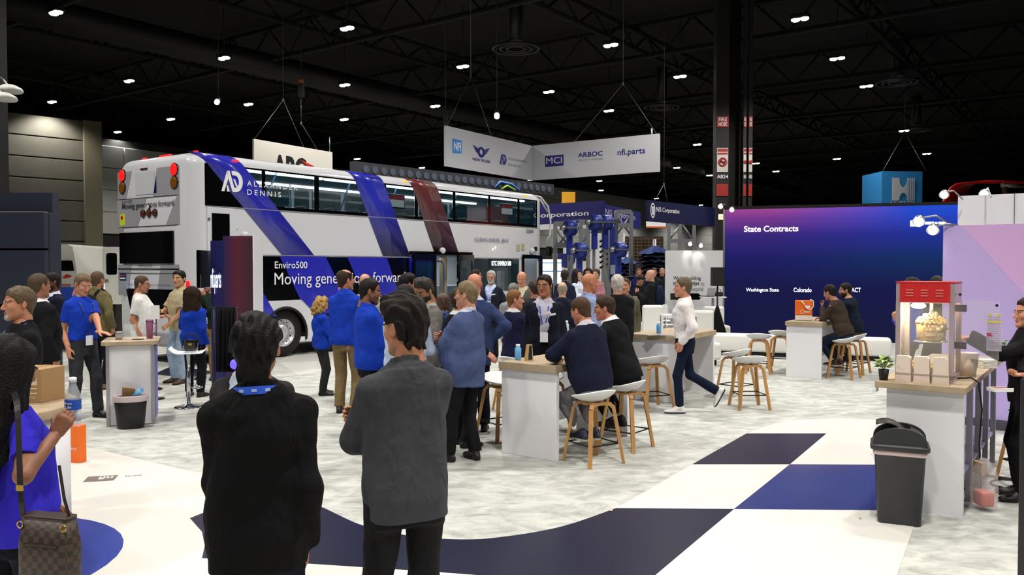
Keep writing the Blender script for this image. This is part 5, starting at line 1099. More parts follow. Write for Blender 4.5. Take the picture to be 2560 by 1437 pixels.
# white benches before the video wall
def bench(a, b, label, dp=.55, h=.46):
    a, b = Vector(a), Vector(b); L = (b - a).length; t = thing('bench', label, 'bench', (*a, 0), math.atan2(b.y - a.y, b.x - a.x), 'white upholstered benches'); mb = MB(); mb.box((L / 2, dp / 2, .09 + (h - .09) / 2), (L, dp, h - .09), bev=.05); o = mb.build('cushion', M_leath, t); o.data.polygons.foreach_set('use_smooth', [True] * len(o.data.polygons)); mb = MB(); mb.box((L / 2, dp / 2, .05), (L - .08, dp - .08, .1)); mb.build('plinth', M_black, t)
bench((4.4, 18.35), (6.15, 17.65), 'white bench behind the orange bag table'); bench((6.25, 17.6), (7.82, 16.98), 'white bench nearest the popcorn counter')
# bag and table things
def bottle(loc, label, col='#5fa8e0', h=.2, r=.035, cap_c='#f0f2f4', group=None):
    t = thing('water_bottle', label, 'bottle', loc, 0, group); mb = MB(); mb.lathe([(r * .95, 0), (r, .006), (r, h * .72), (r * .7, h * .8), (r * .62, h * .84)], n=20); mb.build('bottle_body', mat('bottle_' + col, col, .3), t); mb = MB(); mb.lathe([(r * .66, h * .83), (r * .66, h), (r * .3, h * 1.005)], n=18); mb.build('cap', mat('cap_white', cap_c, .4), t); return t
bottle(on_px(1295, 899, .97), 'light blue water bottle with white cap on the near bar table', '#6db4ea', .165); bottle(on_px(1647, 833, .97), 'light blue water bottle on the table by the white shirted man', '#5aa4e4', .17); bottle(Vector((.8, 12.1, .97)), 'clear water bottle on the table behind the dark suited man', '#c9d6de', .2)
t = thing('snack_pack', 'upright navy and gold snack bag on the near bar table', 'snack', on_px(1322, 901, .97), .5); mb = MB(); mb.prism([(-.045, 0), (.045, 0), (.03, .17), (-.02, .17)], -.02, .02, frame((0, 0, 0), (1, 0, 0), (0, 0, 1))); mb.build('bag', mat('snack_gold', '#c9a868', .35), t); mb = MB(); mb.prism([(-.018, .012), (.03, .012), (.022, .16), (-.006, .16)], .021, .023, frame((0, 0, 0), (1, 0, 0), (0, 0, 1))); mb.build('panel', mat('snack_navy', '#1a2148', .4), t)
for px, py in ((1630, 838), (1662, 838)): mb = MB(); mb.box((0, 0, .004), (.2, .14, .008), rz=.4); o = mb.build('notebook', mat('notebook_grey', '#8d8f94', .6)); o.location = on_px(px, py, .97); tag(o, 'thin grey notebook lying on the table by the white shirted man', 'notebook', 'notebooks on the far bar table')
og = thing('tote_bag', 'orange and white tote bag standing on the bar table', 'bag', on_px(2009, 801, .99), -.25); hh = .36
mb = MB(); mb.box((0, 0, .23), (.29, .14, .27), bev=.015); mb.build('bag_body', mat('bag_orange', '#e86a10', .6), og); mb = MB(); mb.box((0, 0, .05), (.285, .138, .1), bev=.015); mb.build('white_base', mat('bag_white', '#e6e2da', .6), og); mb = MB(); mb.tube([(-.05, -.075, .36), (.0, -.085, .3), (.03, -.085, .24), (.1, -.085, .19), (.16, -.08, .26), (.155, -.07, .36), (.1, -.06, .38)], .009, 6); mb.build('cord_handle', mat('cord_white', '#eae4da', .7), og); mb = MB(); mb.tube([(-.03 + .032 * math.cos(a), -.073, .16 + .032 * math.sin(a)) for a in np.linspace(0, 6.283, 15)[:-1]], .004, 5, True); mb.build('bag_print', M_letw, og); mb = MB(); mb.box((.06, -.073, .16), (.09, .004, .02)); mb.build('bag_print', M_letw, og); mb = MB(); mb.box((.06, -.073, .25), (.07, .004, .045)); mb.build('bag_print', M_letw, og)
cb = thing('cardboard_box', 'small brown cardboard box standing on the white stool seat', 'box', (4.77, 7.41, .655)); mb = MB(); mb.box((0, 0, .14), (.2, .2, .28), bev=.004); mb.build('carton', mat('cardboard', '#a9865c', .8, var=.08), cb)
# ---------------- popcorn counter; local x right along its front, y back
PC = Vector((3.50, 6.38, 0)); pcx = place('popcorn_counter', 'white counter with oak top carrying the popcorn machine', 'counter', PC)
mb = MB(); mb.box((-.31, 1.3, 1.005), (.66, 2.66, .05), bev=.004); mb.build('counter_top', M_oak, pcx); mb = MB(); mb.box((-.28, .06, .49), (.56, .06, .98)); mb.build('front_panel', M_white, pcx); mb = MB(); mb.box((-.55, 1.3, .49), (.03, 2.5, .98)); mb.build('side_panel', M_white, pcx)
for y in (.6, 1.15, 1.7, 2.3): mb = MB(); mb.box((-.03, y, .49), (.045, .045, .98)); mb.build('upright', M_steel, pcx)
mb = MB(); mb.box((-.28, 1.4, .3), (.5, 2.2, .03)); mb.build('shelf', mat('panel_lilac', '#b4aed4', .5), pcx)
mb = MB(); mb.box((-.645, .02, .955), (.03, .1, .035), bev=.005); mb.build('tape_scrap', mat('tape_white', '#f0f0f4', .3), pcx)
pm = place('popcorn_machine', 'red and silver popcorn machine lit from inside', 'popcorn machine', PC + BN * -.31 + BD * .36, None, None, 1.03)
w_, d_, h_ = .43, .40, .80; M_alu = mat('machine_silver', '#c3b4b6', .3, .5)
mb = MB(); mb.box((0, 0, .03), (w_, d_, .06)); mb.build('base', M_alu, pm)
for x in (-1, 1):
    for y in (-1, 1): mb = MB(); mb.box((x * (w_ / 2 - .018), y * (d_ / 2 - .018), .34), (.036, .036, .62)); mb.build('corner_post', M_alu, pm)
mb = MB(); mb.box((0, 0, .72), (w_, d_, .16), bev=.006); o = mb.build('canopy', M_alu, pm); mb = MB(); mb.box((0, -d_ / 2 - .004, .722), (w_ - .06, .01, .15)); mb.build('red_fascia', M_red, o); mb = MB(); mb.box((0, 0, .807), (w_ + .005, d_ + .005, .012)); mb.build('red_cap', M_red, o)
for cxx in (-.11, 0, .11):
    for z in (.745, .722, .699): mb = MB(); mb.box((cxx, -d_ / 2 - .011, z), (.055, .006, .008), bev=.002); mb.build('louvre', mat('louvre_pink', '#d87a70', .4), o)
MG = glass('machine_glass', '#e8e4d8', .16)
mb = MB(); mb.box((0, -d_ / 2 + .01, .35), (w_ - .07, .006, .58)); mb.build('front_glass', MG, pm)
for x in (-1, 1): mb = MB(); mb.box((x * (w_ / 2 - .01), 0, .35), (.006, d_ - .07, .58)); mb.build('side_glass', MG, pm)
mb = MB(); mb.cone((.02, 0, .33), (.02, 0, .46), .11, .115, 28); mb.build('kettle', mat('kettle_brass', '#c9b48a', .15, 1.), pm); mb = MB(); mb.tube([(.02 + .125 * math.cos(a), -.02 + .125 * math.sin(a), .32) for a in np.linspace(0, 6.283, 25)[:-1]], .006, 6, True); mb.tube([(.13, 0, .42), (.18, 0, .44), (.18, 0, .36)], .01, 6); mb.tube([(.02, 0, .46), (.02, 0, .64)], .015, 8); mb.build('kettle_arm', M_chrome, pm)
rp = np.random.RandomState(4); mb = MB()
for i in range(170):
    a, q = rp.uniform(0, 6.28), rp.uniform(0, 1) ** .5; z = .47 + .09 * (1 - q * q) * rp.uniform(.3, 1); c = Vector((.02 + .115 * q * math.cos(a), .115 * q * math.sin(a), z)); mb.ball(c, rp.uniform(.01, .016), 6, 4)
tag(mb.build('popped_corn', mat('popcorn', '#f0d080', .8), pm), kind='stuff'); mb = MB()
for i in range(420):
    c = Vector((rp.uniform(-.17, .17), rp.uniform(-.16, .16), rp.uniform(.07, .12) + .03 * rp.uniform(0, 1))); mb.ball(c, rp.uniform(.01, .015), 6, 4)
tag(mb.build('popcorn_pile', mat('popcorn', '#f0d080', .8), pm), kind='stuff')
mb = MB(); mb.ball((-.08, 0, .61), (.06, .05, .025), 14, 8); mb.build('lamp_bulb', mat('warm_bulb', '#fff0c8', .3, emit=12., ecol='#ffd890'), pm); light('popcorn_lamp', 'POINT', (-.06, -.05, .56), 22., (1., .78, .45), pm, .04)
mb = MB(); mb.box((w_ / 2 + .025, -.06, .60), (.09, .02, .055)); mb.build('hinge', mat('hinge_grey', '#6e6a72', .4, .6), pm); mb = MB(); mb.box((w_ / 2 + .025, -.06, .30), (.09, .02, .055)); mb.build('hinge', mat('hinge_grey', '#6e6a72', .4, .6), pm); mb = MB(); mb.box((w_ / 2 + .17, -.06, .43), (.26, .006, .47)); mb.build('open_door', glass('door_glass', '#e8e4ec', .12), pm)
mb = MB(); mb.ball((w_ / 2 + .02, -.05, .71), .012, 8, 6); mb.build('knob', M_bk, pm); mb = MB(); mb.ball((w_ / 2 + .28, -.065, .63), .012, 8, 6); mb.build('knob', M_bk, pm)
for i, x in enumerate((-.135, .0, .135)):
    t = place('popcorn_bag', 'plain white paper popcorn bag standing before the machine', 'bag', PC + BN * (-.31 + x) + BD * .09, 'paper bags on the popcorn counter', BA + (-.05, .04, .08)[i], 1.03); mb = MB(); mb.prism([(-.06, 0), (.06, 0), (.058, .075), (.054, .2), (.03, .215), (-.05, .212), (-.056, .075)], -.025, .03, frame((0, 0, 0), (1, 0, 0), (0, 0, 1))); mb.build('paper', mat('bag_paper', '#e3d2c6', .8), t); mb = MB(); mb.box((0, -.033, .075), (.116, .006, .006)); mb.build('fold', mat('bag_paper2', '#cdb9ae', .8), t)
def plant(loc, label, pot_c, r, h, n, col, seed, lsz=.03):
    t = thing('potted_plant', label, 'plant', loc); mb = MB(); mb.lathe([(r * .75, 0), (r, h), (r * .93, h), (r * .7, .01)], n=18); mb.build('pot', mat('pot_' + pot_c, pot_c, .6), t); mb = MB(); mb.lathe([(.002, h * .93), (r * .92, h * .9)], n=14, caps=True); mb.build('soil', mat('soil', '#2a2018', .9), t); q = np.random.RandomState(seed)
    me0 = None
    for i in range(n):
        a = q.uniform(0, 6.28); rr = q.uniform(.1, 1.2) * r; zz = h + q.uniform(.01, .09); c = Vector((rr * math.cos(a), rr * math.sin(a), zz))
        if me0 is None: lb = MB(); lb._add([(0, 0, 0), (.35, .28, .05), (1, 0, -.05), (.35, -.28, .05), (.45, 0, -.02)], [(0, 1, 4), (1, 2, 4), (2, 3, 4), (3, 0, 4)], True); o = lb.build('leaf', mat('leaf_' + col, col, .5, var=.2, vscale=4), t); me0 = o.data
        else: o = link('leaf', me0, t)
        o.location = c; o.rotation_euler = (q.uniform(-.6, .6), q.uniform(-.7, .3), a); s_ = q.uniform(.8, 1.5) * lsz; o.scale = (s_, s_, s_)
    mb = MB()
    for i in range(7): a = i * .9; mb.tube([(0, 0, h * .9), (r * .8 * math.cos(a), r * .8 * math.sin(a), h + .06)], .002, 4)
    mb.build('stem', mat('stem_green', '#5a7a3a', .6), t)
plant(PC + BN * -.597 + BD * .085 + Vector((0, 0, 1.03)), 'small leafy green plant in a black pot on the popcorn counter', '#141414', .042, .09, 60, '#7fa04a', 3, .045)
# things further back on the counter
bt = thing('oil_bottle', 'clear bottle with a yellow cap on the popcorn counter', 'bottle', PC + BN * -.02 + BD * 2.2 + Vector((0, 0, 1.03))); mb = MB(); mb.lathe([(.035, 0), (.038, .01), (.038, .13), (.018, .17), (.016, .185)], n=16); mb.build('glass', glass('clear_glass', '#e4e8ea', .25), bt); mb = MB(); mb.lathe([(.02, .185), (.02, .21), (.01, .212)], n=12); mb.build('cap', mat('cap_yellow', '#d8a038', .4), bt)
plant(PC + BN * .0 + BD * 2.5 + Vector((0, 0, 1.03)), 'small green succulent in a white pot at the back of the counter', '#d8d0dc', .06, .1, 50, '#5f8a4a', 8, .04)
nk = thing('napkin_stack', 'stack of folded white napkins on the popcorn counter', 'napkins', PC + BN * -.02 + BD * 1.55 + Vector((0, 0, 1.03))); mb = MB()
for i in range(7): mb.box((.004 * (i % 2), 0, .006 + i * .011), (.13, .13, .008), rz=.06 * (i % 3))
tag(mb.build('napkins', mat('paper_white', '#eceae6', .7), nk), kind='stuff')
bk2 = thing('popcorn_tub', 'white paper popcorn tub beside the popcorn machine', 'tub', PC + BN * -.07 + BD * .78 + Vector((0, 0, 1.03))); mb = MB(); mb.lathe([(.06, 0), (.085, .2), (.08, .2), (.058, .01)], n=20); mb.build('tub', mat('bag_paper', '#e3d2c6', .8), bk2)
pcb = thing('power_cable', 'black power cable hanging from the popcorn machine', 'cable', PC); mb = MB(); o3 = lambda x, y, z: BN * x + BD * y + Vector((0, 0, z)); mb.tube([o3(-.10, .4, 1.05), o3(0.0, .42, 1.06), o3(.05, .45, 1.02), o3(.07, .5, .8), o3(.05, .55, .5), o3(.05, .68, .2), o3(.04, .78, .012), o3(-.1, .95, .012), o3(-.25, 1.35, .012)], .007, 6); mb.build('cord', M_black, pcb)
for i in range(3): c = thing('floor_cable', 'black cable lying in loops on the floor behind the popcorn counter', 'cable', (PC + BN * .35 + BD * (1.3 + .2 * i)), 0, 'cables on the floor behind the counter'); mb = MB(); mb.tube([(.35 * math.cos(a * 1.1 + i), .16 * math.sin(a * 1.7), .01) for a in np.linspace(0, 4, 16)], .008, 5); mb.build('cord', M_black, c)
pb = thing('plastic_bag', 'clear plastic bag with red packets on the floor behind the counter', 'bag', PC + BN * .10 + BD * .42); mb = MB(); mb.lathe([(.06, 0), (.1, .03), (.11, .15), (.10, .3), (.05, .38), (.03, .41)], n=14, sx=.9, sy=1.2); mb.build('bag_film', glass('bag_film', '#d8d0d2', .3, .3), pb); mb = MB(); mb.box((0, 0, .09), (.11, .14, .12), bev=.02); mb.build('red_packet', mat('packet_red', '#d86a5c', .5), pb); mb = MB(); mb.box((-.03, .02, .33), (.03, .12, .1)); mb.build('card_piece', mat('cardboard', '#a9865c', .8), pb)
sb = place('swing_top_bin', 'dark grey swing top bin beside the popcorn counter', 'bin', (2.99, 6.34), None, -.42); M_bin = mat('bin_grey', '#24262a', .45)
def rloft(mb, secs, n=6):
    V_ = [];
    for w2, d2, z, r2 in secs: V_ += [(x, y, z) for x, y in rrect(-w2, -d2, w2, d2, r2, n)]
    k_ = 4 * (n + 1); mb._add(V_, [(j * k_ + i, j * k_ + (i + 1) % k_, (j + 1) * k_ + (i + 1) % k_, (j + 1) * k_ + i) for j in range(len(secs) - 1) for i in range(k_)], True); mb._add(V_, [tuple(range(k_ - 1, -1, -1)), tuple(range((len(secs) - 1) * k_, len(secs) * k_))], False)
mb = MB(); rloft(mb, [(.148, .11, 0, .03), (.152, .115, .01, .035), (.178, .145, .54, .04), (.182, .15, .55, .04)]); mb.build('bin_body', M_bin, sb); mb = MB(); rloft(mb, [(.186, .154, .535, .04), (.19, .158, .55, .04), (.184, .152, .575, .04)]); mb.build('liner', mat('liner_pink', '#d8bfc0', .35), sb)
mb = MB(); rloft(mb, [(.205, .17, .575, .045), (.208, .173, .60, .045), (.20, .165, .61, .045), (.19, .155, .62, .045)]); l_o = mb.build('lid', M_bin, sb)
mb = MB(); V_ = []; 
for a in np.linspace(0, math.pi, 13): V_ += [(-.185 * math.cos(a), -.15, .615 + .125 * math.sin(a)), (-.185 * math.cos(a), -.10, .615 + .135 * math.sin(a))]
for y in (-.13, .13):
    mb.prism([(-.19 * math.cos(a), .615 + .13 * math.sin(a) ** .8) for a in np.linspace(0.001, math.pi - .001, 16)], y - .02, y + .02, frame((0, 0, 0), (1, 0, 0), (0, 0, 1)))
mb.build('lid_cheek', M_bin, l_o)
mb = MB(); V_ = []
for a in np.linspace(.05, 1.15, 8): V_ += [(.185 * math.cos(a), -.12, .615 + .12 * math.sin(a)), (.185 * math.cos(a), .12, .615 + .12 * math.sin(a))]
mb._add(V_, [(2 * i, 2 * i + 1, 2 * i + 3, 2 * i + 2) for i in range(7)], True); o = mb.build('lid_back', M_bin, l_o); o.modifiers.new('t', 'SOLIDIFY').thickness = .006
mb = MB(); V_ = []
for a in np.linspace(0, 1, 8): x = .05 - .22 * a; z = .70 + .11 * a - .05 * a * a + .03 * math.sin(a * 3.1); V_ += [(x, -.105, z), (x, .105, z)]
mb._add(V_, [(2 * i, 2 * i + 1, 2 * i + 3, 2 * i + 2) for i in range(7)], True); o = mb.build('swing_flap', M_bin, l_o); o.modifiers.new('t', 'SOLIDIFY').thickness = .008
# wall with purple light painted in, upper white wall, notices
PWc = Vector((5.85, 9.9, 0)); pw = bpy.data.objects.new('wall_purple_lit', None); COL.objects.link(pw); pw.location = PWc; pw.rotation_euler = (0, 0, BA); struct(pw, 'lilac and pink printed booth wall behind the popcorn counter')
M_lil = mat('wall_lilac_lit', '#c8b4f4', .5); M_pink = mat('wall_pink', '#deb4f0', .5)  # purple light washing the wall is put into these colours
mb = MB(); mb.box((1.6, .05, 1.235), (4.44, .1, 2.47)); mb.build('panel', M_lil, pw); mb = MB(); mb.prism([(-.42, 2.47), (.75, 1.0), (.95, .75), (3.8, .75), (3.8, 2.47)], 0, .003, frame((0, -.001, 0), (1, 0, 0), (0, 0, 1))); mb.build('printed_shape', M_pink, pw); mb = MB(); mb.box((1.6, -.01, .06), (4.44, .02, .12)); mb.build('baseboard', mat('base_grey', '#4a4a58', .5), pw)
uw = bpy.data.objects.new('wall_upper_white', None); COL.objects.link(uw); q = D(2395, 490, 13.3); uw.location = (q.x, q.y, 0); uw.rotation_euler = (0, 0, BA); struct(uw, 'white booth wall rising behind the lilac wall'); mb = MB(); mb.box((2.5, .05, q.z / 2), (5, .1, q.z)); mb.build('panel', M_white, uw); mb = MB(); mb.box((.78, -.004, q.z / 2), (.01, .01, q.z)); mb.build('panel_seam', M_steel, uw)
nt_ = place('notice_sheet', 'clear sheet printed with yellow and red safety notes on the popcorn machine door', 'notice', PC + BN * .19 + BD * .285, None, None, 1.03); mb = MB(); mb.box((-.02, 0, .42), (.105, .003, .3)); mb.build('sheet', glass('sheet_film', '#d9cfe2', .35, .2), nt_)
for z, c_, w2 in ((.50, '#d8c428', .10), (.405, '#b03048', .03), (.39, '#b03048', .04)): mb = MB(); mb.box((-.02 - (.1 - w2) / 2, -.003, z), (w2, .003, .012)); mb.build('printed_bar', mat('bar_' + c_, c_, .5), nt_)
for x in (-.05, .01): mb = MB(); mb.cone((x, -.002, .555), (x, -.005, .555), .011, .011, 14); mb.build('warning_mark', mat('bar_#d8c428', '#d8c428', .5), nt_)
for i in range(14): mb = MB(); mb.box((-.02, -.002, .535 - .018 * i), (.09, .002, .004)); mb.build('text_line', mat('line_grey', '#9a94a4', .6), nt_)
# ================================================================== hanging signs and the stands behind
def hang(name, label, a, b, z0, z1, th=.08, m=M_white, group=None):
    """flat hanging panel from a to b (plan), returns thing with local x along it, y away from the camera"""
    a, b = Vector((a[0], a[1], 0)), Vector((b[0], b[1], 0)); L = (b - a).length; t = thing(name, label, 'sign', (a.x, a.y, z0), math.atan2(b.y - a.y, b.x - a.x), group); mb = MB(); mb.box((L / 2, th / 2, (z1 - z0) / 2), (L, th, z1 - z0)); mb.build('panel', m, t); t['L'] = L; return t, L
def wires(label, apex, feet, top=13.1):
    t = thing('hanging_wires', label, 'wire', apex, 0, 'suspension wires of the hanging signs'); mb = MB(); ap = Vector(apex)
    mb.tube([(0, 0, 0), (0, 0, top - ap.z)], .009, 5)
    for f in feet: mb.tube([(0, 0, 0), Vector(f) - ap], .011, 5)
    mb.box((0, 0, 0), (.06, .06, .1)); mb.build('wire', M_wire, t)
M_sgn = mat('sign_fabric', '#c9cad0', .7)
# L shaped group sign
c0 = D(1330, 365, 29.2); zt = 6.2; zb = 4.99
a0 = D(1115, 320, 25.0); b0 = D(1648, 340, 26.5)
sA, LA_ = hang('hanging_sign', 'white hanging sign panel with winged and AD logos', a0.xy, c0.xy, zb, zt, m=M_sgn, group='corner panels of the group sign'); sB, LB_ = hang('hanging_sign', 'white hanging sign panel with the blue MCI logo', c0.xy, b0.xy, zb, zt, m=M_sgn, group='corner panels of the group sign')
SFm = lambda x, z: frame((x, -.006, z), (1, 0, 0), (0, 0, 1))
# positions along panel A as fractions of the photo
def fA(px):  # perspective fraction on panel A
    y0, y1 = 25.0, 29.2; d = ray(px, 400); p0 = Vector((a0.x, a0.y)); p1 = Vector((c0.x, c0.y)); u = d.x / d.y; return (p0.x - u * p0.y) / (u * (p1.y - p0.y) - (p1.x - p0.x)) * LA_
def fB(px): d = ray(px, 400); p0 = Vector((c0.x, c0.y)); p1 = Vector((b0.x, b0.y)); u = d.x / d.y; return (p0.x - u * p0.y) / (u * (p1.y - p0.y) - (p1.x - p0.x)) * LB_
x0, x1 = fA(1131), fA(1154); mb = MB(); mb.prism([(x0, .42), (x1, .46), (x1, .86), (x0, .86)], 0, .004, SFm(0, 0)); mb.build('logo_block', mat('logo_sky', '#3f8fe0', .5), sA); text('NFI', (x1 - x0) * .75, .26, SFm(x0 + (x1 - x0) * .14, .52), M_letw, sA, .03, depth=.008)
x0, x1 = fA(1181), fA(1224); cx = (x0 + x1) / 2; hw = (x1 - x0) / 2 * .95; mb = MB()
for s_ in (1, -1):
    mb = MB()
    for k, (r0, z_) in enumerate(((1., .74), (.85, .67), (.7, .6))): mb.prism([(cx + s_ * .22 * hw, z_ - .08), (cx + s_ * hw * r0, z_ + .02), (cx + s_ * hw * (r0 + .0), z_ + .06), (cx + s_ * .25 * hw, z_ - .03)][::s_], 0, .005, SFm(0, 0))
    mb.build('wing_mark', M_letn, sA)
plate('ring_mark', [circ(cx, .62, .2 * 1., 18, ry=.17), circ(cx, .63, .09, 14, ry=.085)], SFm(0, 0), .006, M_letn, sA); text('NEW FLYER', (x1 - x0) * 1.05, .085, SFm(x0, .32), M_letn, sA, .02)
x0 = fA(1249); ad_logo(SFm(x0, .36), .34, M_letn, sA); x1 = fA(1271); text('A L E X A N D E R', fA(1317) - x1, .085, SFm(x1, .56), M_letn, sA); text('D E N N I S', fA(1300) - x1, .085, SFm(x1, .36), M_letn, sA)
x0, x1 = fB(1363), fB(1409); mb = MB(); mb.box(((x0 + x1) / 2, -.004, .62), (x1 - x0, .008, .38)); mb.build('logo_block', M_letn, sB); text('MCI', (x1 - x0) * .85, .22, SFm(x0 + (x1 - x0) * .07, .52), M_letw, sB, .0, depth=.008)
x0, x1 = fB(1445), fB(1507); text('ARBOC', x1 - x0, .16, SFm(x0, .66), M_letn, sB, .015); text('SPECIALTY VEHICLES', x1 - x0, .05, SFm(x0, .54), M_letg, sB); x0, x1 = fB(1544), fB(1613); text('nfi.parts', x1 - x0, .26, SFm(x0, .56), M_letn, sB, .012)
mb = MB(); mb.cone((LB_ - .3, .1, zt - zb), (LB_ - .3, .1, zt - zb + .22), .03, .03, 8); mb.build('pole_stub', M_letw, sB)
top = lambda s, x: (s.matrix_basis @ Vector((x, .04, zt - zb)))
wires('wire bridle above the NFI end of the group sign', D(1177, 190, 27), [top(sA, .1), top(sA, LA_ * .5)]); wires('wire bridle above the nfi.parts end of the group sign', D(1558, 210, 27.3), [top(sB, LB_ * .35), top(sB, LB_ - .1)])
for px, label in ((1121, 'slim chain hoist at the NFI end of the group sign'),): p = top(sA, .03); p.z = D(px, 300, 25.1).z; t = thing('chain_hoist', label, 'hoist', p); mb = MB(); mb.box((0, 0, 0), (.14, .14, .3)); mb.tube([(0, 0, 0), (0, 0, 13.1 - p.z)], .012, 5); mb.tube([(0, 0, 0), (0, 0, zt - p.z)], .012, 5); mb.build('hoist', M_dark, t)
# ABC sign behind the bus
a1, b1 = D(635, 347, 30), D(831, 379, 33.5); z1_ = a1.z; z0_ = z1_ - 2.0; sC, LC = hang('hanging_sign', 'white hanging sign with black ABC letters and a red swoosh', a1.xy, b1.xy, z0_, z1_, m=mat('sign_cream', '#d2cfc6', .7)); text('ABC', LC * .42, .9, SFm(LC * .22, z1_ - z0_ - 1.32), M_letk, sC, .05)
mb = MB(); mb.prism([(LC * .56, 1.5), (LC * .72, 1.35), (LC * .86, 1.1), (LC * .93, .75), (LC * .8, .62), (LC * .74, 1.1)], 0, .006, SFm(0, 0)); mb.build('swoosh', mat('swoosh_red', '#c8261e', .5), sC)
mb = MB(); mb.cone((LC - .1, .05, 2.0), (LC - .1, .05, 2.6), .02, .02, 6); mb.build('pole_stub', M_steel, sC)
tC = lambda x: sC.matrix_basis @ Vector((x, .04, 2.0)); wires('wire bridle above the ABC sign', D(708, 250, 31.5), [tC(.05), tC(LC * .62)]); wires('slanting wire and hoist above the ABC sign', D(753, 308, 32), [tC(LC * .8)], D(753, 225, 32).z - .24)
p = D(753, 225, 32); t = thing('chain_hoist', 'orange topped chain hoist above the ABC sign', 'hoist', p); mb = MB(); mb.box((0, 0, 0), (.2, .2, .5)); mb.tube([(0, 0, 0), (0, 0, 13.1 - p.z)], .015, 5); mb.build('hoist', M_dark, t); mb = MB(); mb.box((0, 0, .32), (.16, .16, .14)); mb.build('hook_block', mat('hook_orange', '#9a4a20', .5), t)
# long dark truss banner with round lights behind the bus
t = thing('screen_truss', 'dark overhead screen frame with a dotted edge behind the bus', 'sign', D(880, 420, 34), BANG - .1); L = 13; mb = MB(); mb.box((L / 2, 0, 0), (L, .3, .55)); mb.build('frame', mat('truss_dark', '#2c2d33', .5), t)
for i in range(26): mb = MB(); mb.cone((.6 + i * .48, -.155, .0), (.6 + i * .48, -.17, .0), .16, .16, 14); mb.build('dot', mat('dot_grey', '#4a5160', .4), t)
mb = MB(); mb.tube([(8.4, -.18, -.2), (8.8, -.18, .1), (9.6, -.18, .05), (10.2, -.18, -.22)], .05, 6); mb.build('blue_swirl', mat('swirl_blue', '#4a78d8', .5), t); mb = MB(); mb.tube([(8.9, -.18, -.25), (9.3, -.18, -.05), (9.9, -.18, -.24)], .05, 6); mb.build('green_swirl', mat('swirl_green', '#8ac040', .5), t)
# N/S stand: two fascia boards round a corner and one further board
M_ns = mat('ns_blue', '#22206e', .5); M_ns2 = mat('ns_navy', '#141c48', .5)
def fascia(name, label, pa, pb, Ya, Yb, py0, py1, m):
    a, b = D(pa, py0, Ya), D(pb, py0, Yb); z1 = a.z; z0 = D(pa, py1, Ya).z; t, L = hang(name, label, a.xy, b.xy, z0, z1, .12, m); return t, L, z1 - z0
NY = 33.0
f1, L1, h1 = fascia('fascia_board', 'violet blue fascia board lettered Corporation beside the bus front', 1320, 1508, 35.5, NY, 513, 562, M_ns); h1 = D(1508, 509, NY).z - D(1508, 558, NY).z
text('N/S Corporation', L1 * 1.0, h1 * .34, SFm(-L1 * .18, h1 * .28), M_letw, f1, .015, depth=.01); text('nswash.com', L1 * .33, h1 * .13, SFm(L1 * .5, h1 * .08), mat('letter_lilac', '#9a9ad8', .5), f1, depth=.01)
f2, L2, h2 = fascia('fascia_board', 'violet blue fascia board lettered N/S Corporation turning the corner', 1508, 1602, NY, 38.5, 509, 558, M_ns); text('N/S Corporation', L2 * .78, h2 * .42, SFm(L2 * .04, h2 * .36), mat('letter_pale', '#b8b6d8', .5), f2, .01, depth=.01)
mb = MB(); mb.box((L1 / 2, .3, -.12), (L1, .6, .22)); mb.build('soffit', M_white, f1)
for x_ in (.3, L1 - .2): mb = MB(); mb.box((x_, .3, -f1.location.z / 2 - .1), (.1, .1, f1.location.z - .2)); mb.build('post', mat('post_grey', '#8f9296', .5), f1)
f3, L3, h3 = fascia('fascia_board', 'dark navy hanging board with an oval badge and N/S Corporation', 1622, 1788, 29.0, 32.8, 500, 553, M_ns2); text('N/S Corporation', L3 * .33, h3 * .30, SFm(L3 * .095, h3 * .42), M_letw, f3, .015, depth=.01); plate('oval_badge', [circ(.26, h3 * .52, .15, 20, ry=h3 * .36), circ(.26, h3 * .52, .12, 20, ry=h3 * .3)], SFm(0, 0), .02, M_letw, f3); mb = MB(); mb.box((.26, -.01, h3 * .52), (.1, .02, h3 * .4)); mb.build('badge_bar', M_letw, f3)
wires('two thin wires above the navy N/S board', D(1660, 460, 30), [f3.matrix_basis @ Vector((.5, .06, h3)), f3.matrix_basis @ Vector((1.4, .06, h3))])
t = thing('hanging_sign', 'small yellow hanging sign far behind the violet fascia', 'sign', D(1421, 525, 46), .1); mb = MB(); mb.box((0, 0, .25), (.75, .08, 1.5)); mb.build('panel', mat('sign_yellow', '#e0a020', .5), t); text('IO', .3, .22, frame((-.05, -.05, .1), (1, 0, 0), (0, 0, 1)), mat('letter_orange', '#a04820', .5), t, .03)
t = thing('hanging_sign', 'white and orange sign board between the two N/S boards', 'sign', D(1640, 553, 42), .1); mb = MB(); mb.box((0, 0, 0), (1.0, .1, .55)); mb.build('panel', M_white, t); mb = MB(); mb.box((0, -.01, -.3), (1.0, .1, .08)); mb.build('orange_edge', mat('edge_orange', '#c85a20', .5), t)
